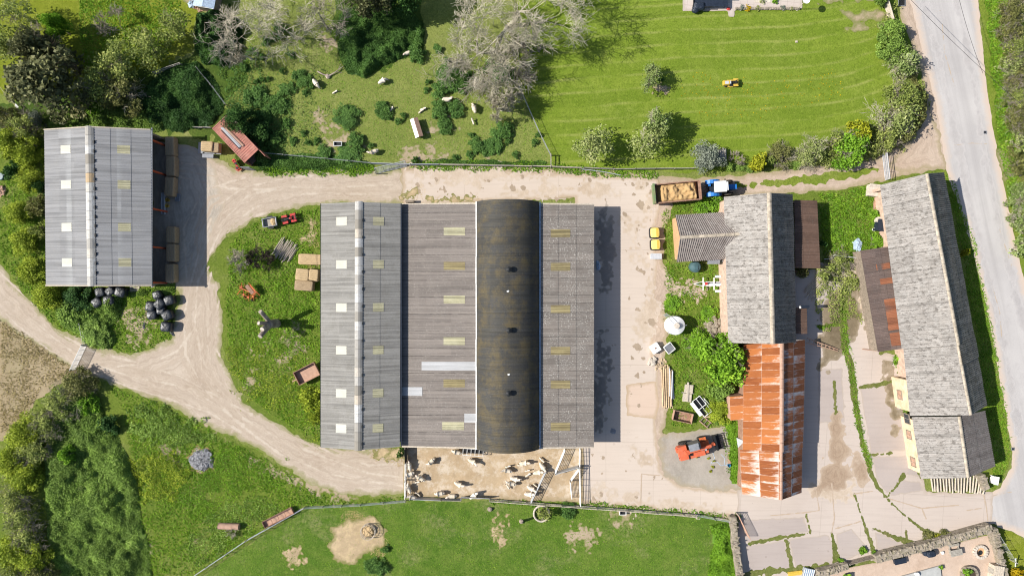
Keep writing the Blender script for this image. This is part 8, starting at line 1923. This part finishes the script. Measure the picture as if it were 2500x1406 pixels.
# ------------------------------------------------------------------ stone walls
def stone_wall(name, pts, h, w, label, mat='stone', seed=1, n_per=5.5):
    Q = [P(*p, h) for p in pts]; t = thing(name, label, 'wall', Vector((Q[0].x, Q[0].y, 0))); o = Vector((Q[0].x, Q[0].y, 0)); rr = random.Random(seed)
    core = MB(); st = MB()
    for a, b in zip(Q, Q[1:]):
        a = Vector((a.x, a.y, 0)) - o; b = Vector((b.x, b.y, 0)) - o; d = (b - a); L = d.length; d.normalize(); nn = Vector((-d.y, d.x, 0)); ang = math.atan2(d.y, d.x)
        core.box(((a.x + b.x) / 2, (a.y + b.y) / 2, h * .48), (L, w, h * .96), rz=ang)
        for i in range(int(L * n_per)):
            s = rr.random() * L; k = rr.uniform(-.5, .5) * w; q = a + d * s + nn * k
            st.ell((q.x, q.y, h * rr.uniform(.92, 1.0)), (rr.uniform(.06, .14), rr.uniform(.16, .3), rr.uniform(.08, .16)), 7, 4, sq=.5, lump=.3, seed=i, rz=ang + rr.uniform(-.4, .4))
        for i in range(int(L * 4)):
            s = rr.random() * L; sd = rr.choice((-1, 1)); q = a + d * s + nn * (sd * w * .5)
            st.ell((q.x, q.y, h * rr.uniform(.1, .9)), (rr.uniform(.15, .3), .07, rr.uniform(.08, .14)), 6, 4, sq=.5, lump=.25, seed=i, rz=ang)
    core.build('core', MT[mat], t); st.build('stones', MT[mat], t)
    return t
stone_wall('field_wall', [(1791, 1262), (1797, 1330), (1812, 1430)], 1.2, .75, 'mossy stone wall along the right side of the bottom field', seed=2)
stone_wall('garden_wall', [(2000, 1402), (2035, 1394), (2072, 1382)], 1.3, .8, 'left stretch of stone garden wall before the gate', seed=3)
stone_wall('garden_wall', [(2140, 1366), (2290, 1328), (2380, 1302), (2424, 1290)], 1.4, 1.0, 'long stone garden wall along the lane side', seed=4)
stone_wall('garden_wall', [(2430, 1292), (2436, 1318), (2441, 1335)], 1.4, .8, 'short return of the stone garden wall', seed=5)
stone_wall('garden_wall', [(2440, 1340), (2450, 1380), (2466, 1430)], 1.1, .6, 'low stone wall along the right edge of the garden', seed=6)
stone_wall('wall_stub', [(2398, 1160), (2412, 1195)], 1.1, .8, 'stub of stone wall at the end of the log row', seed=7)
fence('garden_fence', [(2434, 1300), (2465, 1350), (2478, 1372)], 1.4, 'grey netting fence outside the garden wall', rails=1, post=2.0, wire=True, mesh=True)
pole_thing('white_post', [P(2479, 1382, .4), P(2480, 1362, 1.1)], .07, 'white leaning post on the small triangle of grass', 'white', 'post')
# ------------------------------------------------------------------ walled garden
def table_set():
    t = vehicle_at('picnic_bench', 'grey timber picnic bench under the garden wall', 'bench', 2334, 1343, 12, .7)
    part(t, 'table_top', 'greywood', lambda m: [m.box((0, -.55 + i * .17 - .1, .72), (1.6, .15, .05)) for i in range(5)]); part(t, 'bench_seat', 'greywood', lambda m: [m.box((0, .55 + i * .16, .46), (1.4, .14, .05)) for i in range(2)])
    for x in (-1, 1): part(t, 'leg', 'greywood', lambda m, x=x: (m.box((x * .6, -.25, .35), (.09, .7, .7)), m.box((x * .6, .3, .35), (.08, 1.0, .08)), m.box((x * .6, .6, .22), (.08, .1, .44))))
table_set()
def firepit():
    p = P(2391, 1345); t = thing('fire_pit', 'round sandstone fire pit on the garden gravel', 'fire pit', p)
    for i in range(16): a = i * .3927; part(t, 'stone', 'palestone', lambda m, a=a, i=i: m.box((.78 * math.cos(a), .78 * math.sin(a), .2), (.36, .28, .4), rz=a))
    part(t, 'hearth', 'orangebrick', lambda m: m.cyl((0, 0, .0), (0, 0, .14), .66, n=18)); part(t, 'fire_bowl', 'black', lambda m: m.rev([(.2, .12), (.32, .24), (.30, .26), (.05, .17)], (-.05, -.1, 0), n=14))
firepit()
def planter(px, py, r, h, label, plant='bright'):
    p = P(px, py); t = thing('planter', label, 'planter', p)
    for i in range(14): a = i * .4488; part(t, 'stone', 'stone', lambda m, a=a: m.box((r * math.cos(a), r * math.sin(a), h / 2), (.3, r * .46, h), rz=a))
    part(t, 'soil', 'soil', lambda m: m.cyl((0, 0, 0), (0, 0, h * .8), r * .95, n=18))
planter(2362, 1398, .95, .6, 'round stone planter at the bottom of the garden'); shrub('bright', 2364, 1396, 12, .5, 'bright green plant in the round stone planter', 'plant', z=.45)
m = MB(); m.prism([(-2.9, -.5), (2.7, .85), (3.0, 1.55), (3.4, -2.3), (-2.9, -2.3)][0:1] + [(2.9, 1.1), (3.3, -2.5), (-3.2, -2.5)], 0, .32); o = m.build('patio_slab', MT['slate']); o.location = P(2240, 1398); tag(o, 'raised grey slab terrace in the garden', 'terrace')
def lounger(px, py, deg, label):
    t = vehicle_at('garden_chest', label, 'chest', px, py, deg, .5); part(t, 'body', 'navy', lambda m: m.box((0, 0, .25), (1.5, .65, .5))); part(t, 'lid', 'navy', lambda m: m.box((0, 0, .54), (1.58, .72, .08))); part(t, 'hinge', 'black', lambda m: m.box((0, .36, .5), (1.2, .04, .06)))
lounger(2198, 1369, 12, 'dark blue storage chest on the garden gravel')
def bbq():
    t = vehicle_at('covered_barbecue', 'dark covered barbecue against the garden wall', 'barbecue', 2273, 1351, 12, .7); part(t, 'cover', 'navy', lambda m: (m.ell((0, 0, .5), (.6, .45, .52), 16, 8, sq=.5, lump=.08), m.ell((-.3, .05, .35), (.6, .35, .38), 14, 7, sq=.5))); part(t, 'hem', 'black', lambda m: m.box((0, 0, .05), (1.1, .8, .1)))
bbq()
def pot(px, py, r, h, label, mat, plant=None, z=0.0, group=None):
    p = P(px, py); t = thing('plant_pot', label, 'pot', (p.x, p.y, z), 0, group); part(t, 'pot', mat, lambda m: m.rev([(r * .7, 0), (r, h * .9), (r * 1.1, h * .92), (r * 1.1, h), (r * .85, h)], n=16)); part(t, 'soil', 'soil', lambda m: m.cyl((0, 0, h * .5), (0, 0, h * .93), r * .84, n=14))
    if plant: me, st, R0, H0 = crown(plant, .5, int(px)); put('plant', me, t, (0, 0, h * .8), scale=(r * 1.6 / R0,) * 2 + (h * .8 / H0,))
pot(2298, 1347, .2, .3, 'white flower pot left of the picnic bench', 'white'); pot(2434, 1373, .28, .8, 'white round pot at the right side of the garden', 'white'); pot(2232, 1397, .28, .4, 'white rimmed pot on the grey terrace', 'white', z=.32); pot(2292, 1381, .22, .35, 'square grey pot at the terrace corner', 'slate', 'bright'); pot(2065, 1403, .4, .5, 'plant pot at the left end of the garden', 'black', 'bright')
def hutch():
    t = vehicle_at('garden_shed', 'little pale board shed at the right of the garden', 'shed', 2438, 1400, -8, 1.3); part(t, 'wall', 'palewood', lambda m: m.box((0, 0, .65), (1.1, 1.9, 1.3))); part(t, 'roof', 'palewood', lambda m: (m.box((0, 0, 1.36), (1.3, 2.1, .07)), *[m.box((-.5 + i * .25, 0, 1.41), (.04, 2.1, .03)) for i in range(5)])); part(t, 'door', 'greywood', lambda m: m.box((-.57, .1, .6), (.04, .7, 1.1)))
hutch()
def greenhouse():
    t = vehicle_at('cold_frame', 'blue-white glazed frame leaning by the garden wall', 'cold frame', 1975, 1402, -15, .6)
    part(t, 'glazing', 'bluetarp', lambda m: m.box((0, 0, .5), (1.6, 1.5, .03), ry=.25)); [part(t, 'bar', 'white', lambda m, i=i: m.box((-.75 + i * .3, 0, .54 - (-.75 + i * .3) * .25), (.05, 1.5, .05), ry=.25)) for i in range(6)]; part(t, 'box', 'galv', lambda m: m.box((0, 0, .16), (1.5, 1.4, .3)))
greenhouse()
m = MB(); m.box((0, 0, .12), (1.9, .55, .24)); m.box((0, 0, .26), (1.95, .3, .05)); o = m.build('timber_baulk', MT['yellow']); o.location = P(1940, 1397); o.rotation_euler.z = R(8); tag(o, 'yellow timber baulk left of the glazed frame', 'timber')
shrub('gold', 2482, 1398, 18, 1.2, 'golden flowering bush in the bottom right corner', 'bush')
# ------------------------------------------------------------------ terrace at the top edge
def covered_seat():
    t = vehicle_at('garden_table', 'dark covered garden table set on the terrace', 'garden table', 1735, 5, 0, .8)
    part(t, 'table_top', 'navy', lambda m: m.box((0, .1, .75), (4.6, 1.5, .08))); part(t, 'edge_rail', 'black', lambda m: (m.box((-1.0, -.72, .85), (2.4, .12, .14)), m.box((-2.3, .1, .85), (.12, 1.6, .14))))
    for x in (-1, 1): part(t, 'leg', 'navy', lambda m, x=x: (m.box((x * 2.1, -.4, .36), (.1, .1, .72)), m.box((x * 2.1, .6, .36), (.1, .1, .72))))
covered_seat()
def parasol(px, py, r, label):
    p = P(px, py, 1.0); t = thing('barbecue', label, 'barbecue', (p.x, p.y, 0)); part(t, 'cover', 'navy', lambda m: (m.ell((0, 0, .55), (r, r * .62, .55), 16, 8, sq=.6, lump=.12, seed=4), m.ell((-r * .5, -r * .5, .45), (r * .6, r * .5, .4), 12, 6, lump=.1))); part(t, 'hem', 'black', lambda m: m.box((0, 0, .04), (r * 1.4, r, .08)))
parasol(1708, 14, .85, 'dark covered barbecue at the left of the terrace')
m = MB(); m.box((0, 0, 1.2), (1.7, 1.2, .06), rx=.15); m.box((0, -.55, 1.12), (1.8, .1, .12)); [m.box((x * .8, y * .5, .6), (.08, .08, 1.2)) for x in (-1, 1) for y in (-1, 1)]; o = m.build('canopy', MT['tankgreen']); o.location = P(1765, -8); tag(o, 'dark green canopy frame at the top edge', 'canopy')
pot(1730, 14, .2, .3, 'round white-rimmed pot among the terrace clutter', 'grey'); heap('toy_pile', 1757, 14, (.5, .25), .2, 'pile of pale blue and white clutter on the terrace', 'bluetarp', 'clutter', 11); heap('cushion_pile', 1742, 14, (.25, .3), .22, 'pinkish cushions beside the pale clutter on the terrace', 'palestone', 'cushions', 12); heap('red_toy', 1778, 23, (.25, .22), .2, 'small red toy car beside the terrace step', 'red', 'toy', 13, .3)
def bed(px0, px1, y, label, mat='stone'):
    a = P(px0, y); b = P(px1, y); m = MB(); n = int((b - a).length / .35)
    for i in range(n): q = lerp(a, b, (i + .5) / n); m.ell((q.x, q.y, .12), (.2, .18, .16), 7, 4, sq=.5, lump=.3, seed=i)
    return tag(m.build('stone_edging', MT[mat]), label, 'edging')
bed(1794, 1952, 23, 'row of stones edging the terrace along the lawn')
for i, (x, k, lab) in enumerate(((1810, 'grey', 'left planted trough on the terrace edge'), (1826, 'gold', 'yellow pansies on the terrace edge'), (1850, 'olive', 'low plant in the middle of the terrace edge'), (1912, 'grey', 'grey cushion plant on the terrace edge'), (1935, 'olive', 'low plant near the dish pole'), (1862, 'olive', 'plant beside the flagstones on the terrace'), (1893, 'bright', 'plant at the right of the flagstones'))):
    shrub(k, x, 21 if i < 5 else 5, 8, .35, lab, 'plant')
m = MB(); [m.box((-1.1 + i * .75, .4 * j, .05), (.7, .38, .06)) for i in range(4) for j in range(3)]; o = m.build('flagstones', MT['palestone']); o.location = P(1868, 4) ; tag(o, 'pale flagstones set in the middle of the terrace', 'flagstones')
def dish_pole():
    p = P(1946, 23); t = thing('bird_table', 'white disc on a tall pole at the corner of the terrace', 'bird table', p); part(t, 'pole', 'palewood', lambda m: m.cyl((0, 0, 0), (0, 0, 2.9), .05)); part(t, 'disc', 'white', lambda m: (m.rev([(.05, 2.85), (.46, 2.88), (.48, 2.96), (.42, 2.92), (.05, 2.9)], n=20))); part(t, 'foot', 'palestone', lambda m: m.rev([(.25, 0), (.2, .12)], n=10))
dish_pole()
m = MB(); m.box((0, 0, .06), (.3, .26, .12)); m.box((0, 0, .13), (.2, .2, .03)); o = m.build('box', MT['palewood']); o.location = P(1944, 103); tag(o, 'tiny pale box lying on the lawn', 'box')
# little shed at the top left
def shed():
    t = vehicle_at('summer_house', 'little blue-grey roofed shed cut by the top edge', 'shed', 500, -10, -10, 2.2); part(t, 'wall', 'boards', lambda m: m.box((0, 0, 1.0), (2.5, 2.6, 2.0))); part(t, 'roof', 'bluetarp', lambda m: (m.box((-.68, 0, 2.2), (1.5, 3.0, .06), ry=-.25), m.box((.68, 0, 2.2), (1.5, 3.0, .06), ry=.25))); part(t, 'barge_board', 'white', lambda m: m.box((0, -1.5, 2.05), (2.7, .05, .12)))
shed()
def bits():
    heap('tarp', 470, 12, (.5, .55), .4, 'crumpled pale tarpaulin beside the little top left shed', 'bluetarp', 'tarpaulin', 14, .4)
    t = vehicle_at('pallet', 'broken reddish pallet below the little top left shed', 'pallet', 489, 20, 15, .2); [part(t, 'slat', 'rustpink', lambda m, i=i: m.box((-.4 + i * .2, 0, .13), (.12, .9, .03))) for i in range(5)]; [part(t, 'bearer', 'ruststeel', lambda m, y=y: m.box((0, y, .06), (1.0, .1, .1))) for y in (-.35, .35)]
    rubble('brick_pile', 480, 14, 25, .5, 'untidy brick pile beside the crumpled tarpaulin', 'brick', .08, .16, 'bricks')
bits()
def swing():
    t = vehicle_at('scrap_frame', 'white scrap frame with a slack rope at the left edge', 'frame', 38, 257, -50, .5); part(t, 'frame', 'white', lambda m: (m.tube([(-.4, -.2, .1), (-.3, 0, .7), (.5, 0, .7), (.6, -.2, .1)], .05), m.box((.1, 0, .45), (.7, .3, .05)))); part(t, 'rope', 'palewood', lambda m: m.tube([(-.4, 0, .6), (-1.6, -.1, .5), (-3.4, .1, .9)], .03))
swing()
m = MB(); m.rev([(.5, 0), (.52, .35), (.45, .4)], n=16); m.box((.3, .2, .5), (.9, .05, .05)); o = m.build('drum', MT['tankgreen']); o.location = P(4, 432); tag(o, 'dark green drum at the left edge of the bank', 'drum'); heap('soil_heap', 4, 466, (.6, .7), .3, 'small heap of red soil at the left edge', 'brick', 'soil heap', 15)
for i, (x, y) in enumerate(((1240, 711), (1242, 914))):
    p = P(x, y, 6.35); m = MB(); m.ell((0, 0, 0), (.14, .12, .05), lump=.5, seed=i); m.ell((.1, .05, 0), (.08, .07, .04), lump=.5, seed=i + 3); o = m.build('debris', MT['white']); o.location = (p.x, p.y, 6.42); tag(o, ('upper white scrap lying on the barrel roof ridge', 'lower white scrap lying on the barrel roof ridge')[i], 'scrap', 'white scraps on the barrel roof')
m = MB(); m.box((0, 0, .4), (1.1, .3, .8)); [m.box((-.45 + i * .22, -.17, .5), (.05, .05, .7)) for i in range(5)]; o = m.build('hay_hurdle', MT['boards']); o.location = P(1002, 493); tag(o, 'dark slatted hurdle end at the north side of the brown lean-to', 'hurdle')
# ------------------------------------------------------------------ camera, sun, sky
cam = bpy.data.cameras.new('camera'); co = bpy.data.objects.new('camera', cam); COL.objects.link(co)
co.location = (0, 0, HC); co.rotation_euler = (0, 0, 0)
cam.sensor_width = 36; cam.lens = 36 * HC / (2500 / PPM); cam.clip_end = 5000
SC.camera = co
sl = bpy.data.lights.new('sun', 'SUN'); so = bpy.data.objects.new('sun', sl); COL.objects.link(so)
sl.energy = 4.6; sl.angle = R(.53); sl.color = (1.0, .955, .88)
so.location = (-60, 0, 60); so.rotation_euler = (0, -R(90 - SUN_E), 0)
w = bpy.data.worlds.new('World'); SC.world = w; w.use_nodes = True
nt = w.node_tree; bg = nt.nodes['Background']
sk = nt.nodes.new('ShaderNodeTexSky'); sk.sky_type = 'NISHITA'; sk.sun_disc = False
sk.sun_elevation = R(SUN_E); sk.sun_rotation = R(270)
nt.links.new(sk.outputs[0], bg.inputs[0]); bg.inputs[1].default_value = .085
SC.view_settings.view_transform = 'Standard'; SC.view_settings.look = 'None'
SC.view_settings.exposure = .62; SC.view_settings.gamma = 1.0
SC.render.engine = 'CYCLES'
SC.cycles.max_bounces = 5; SC.cycles.transparent_max_bounces = 4
SC.cycles.filter_width = 1.1
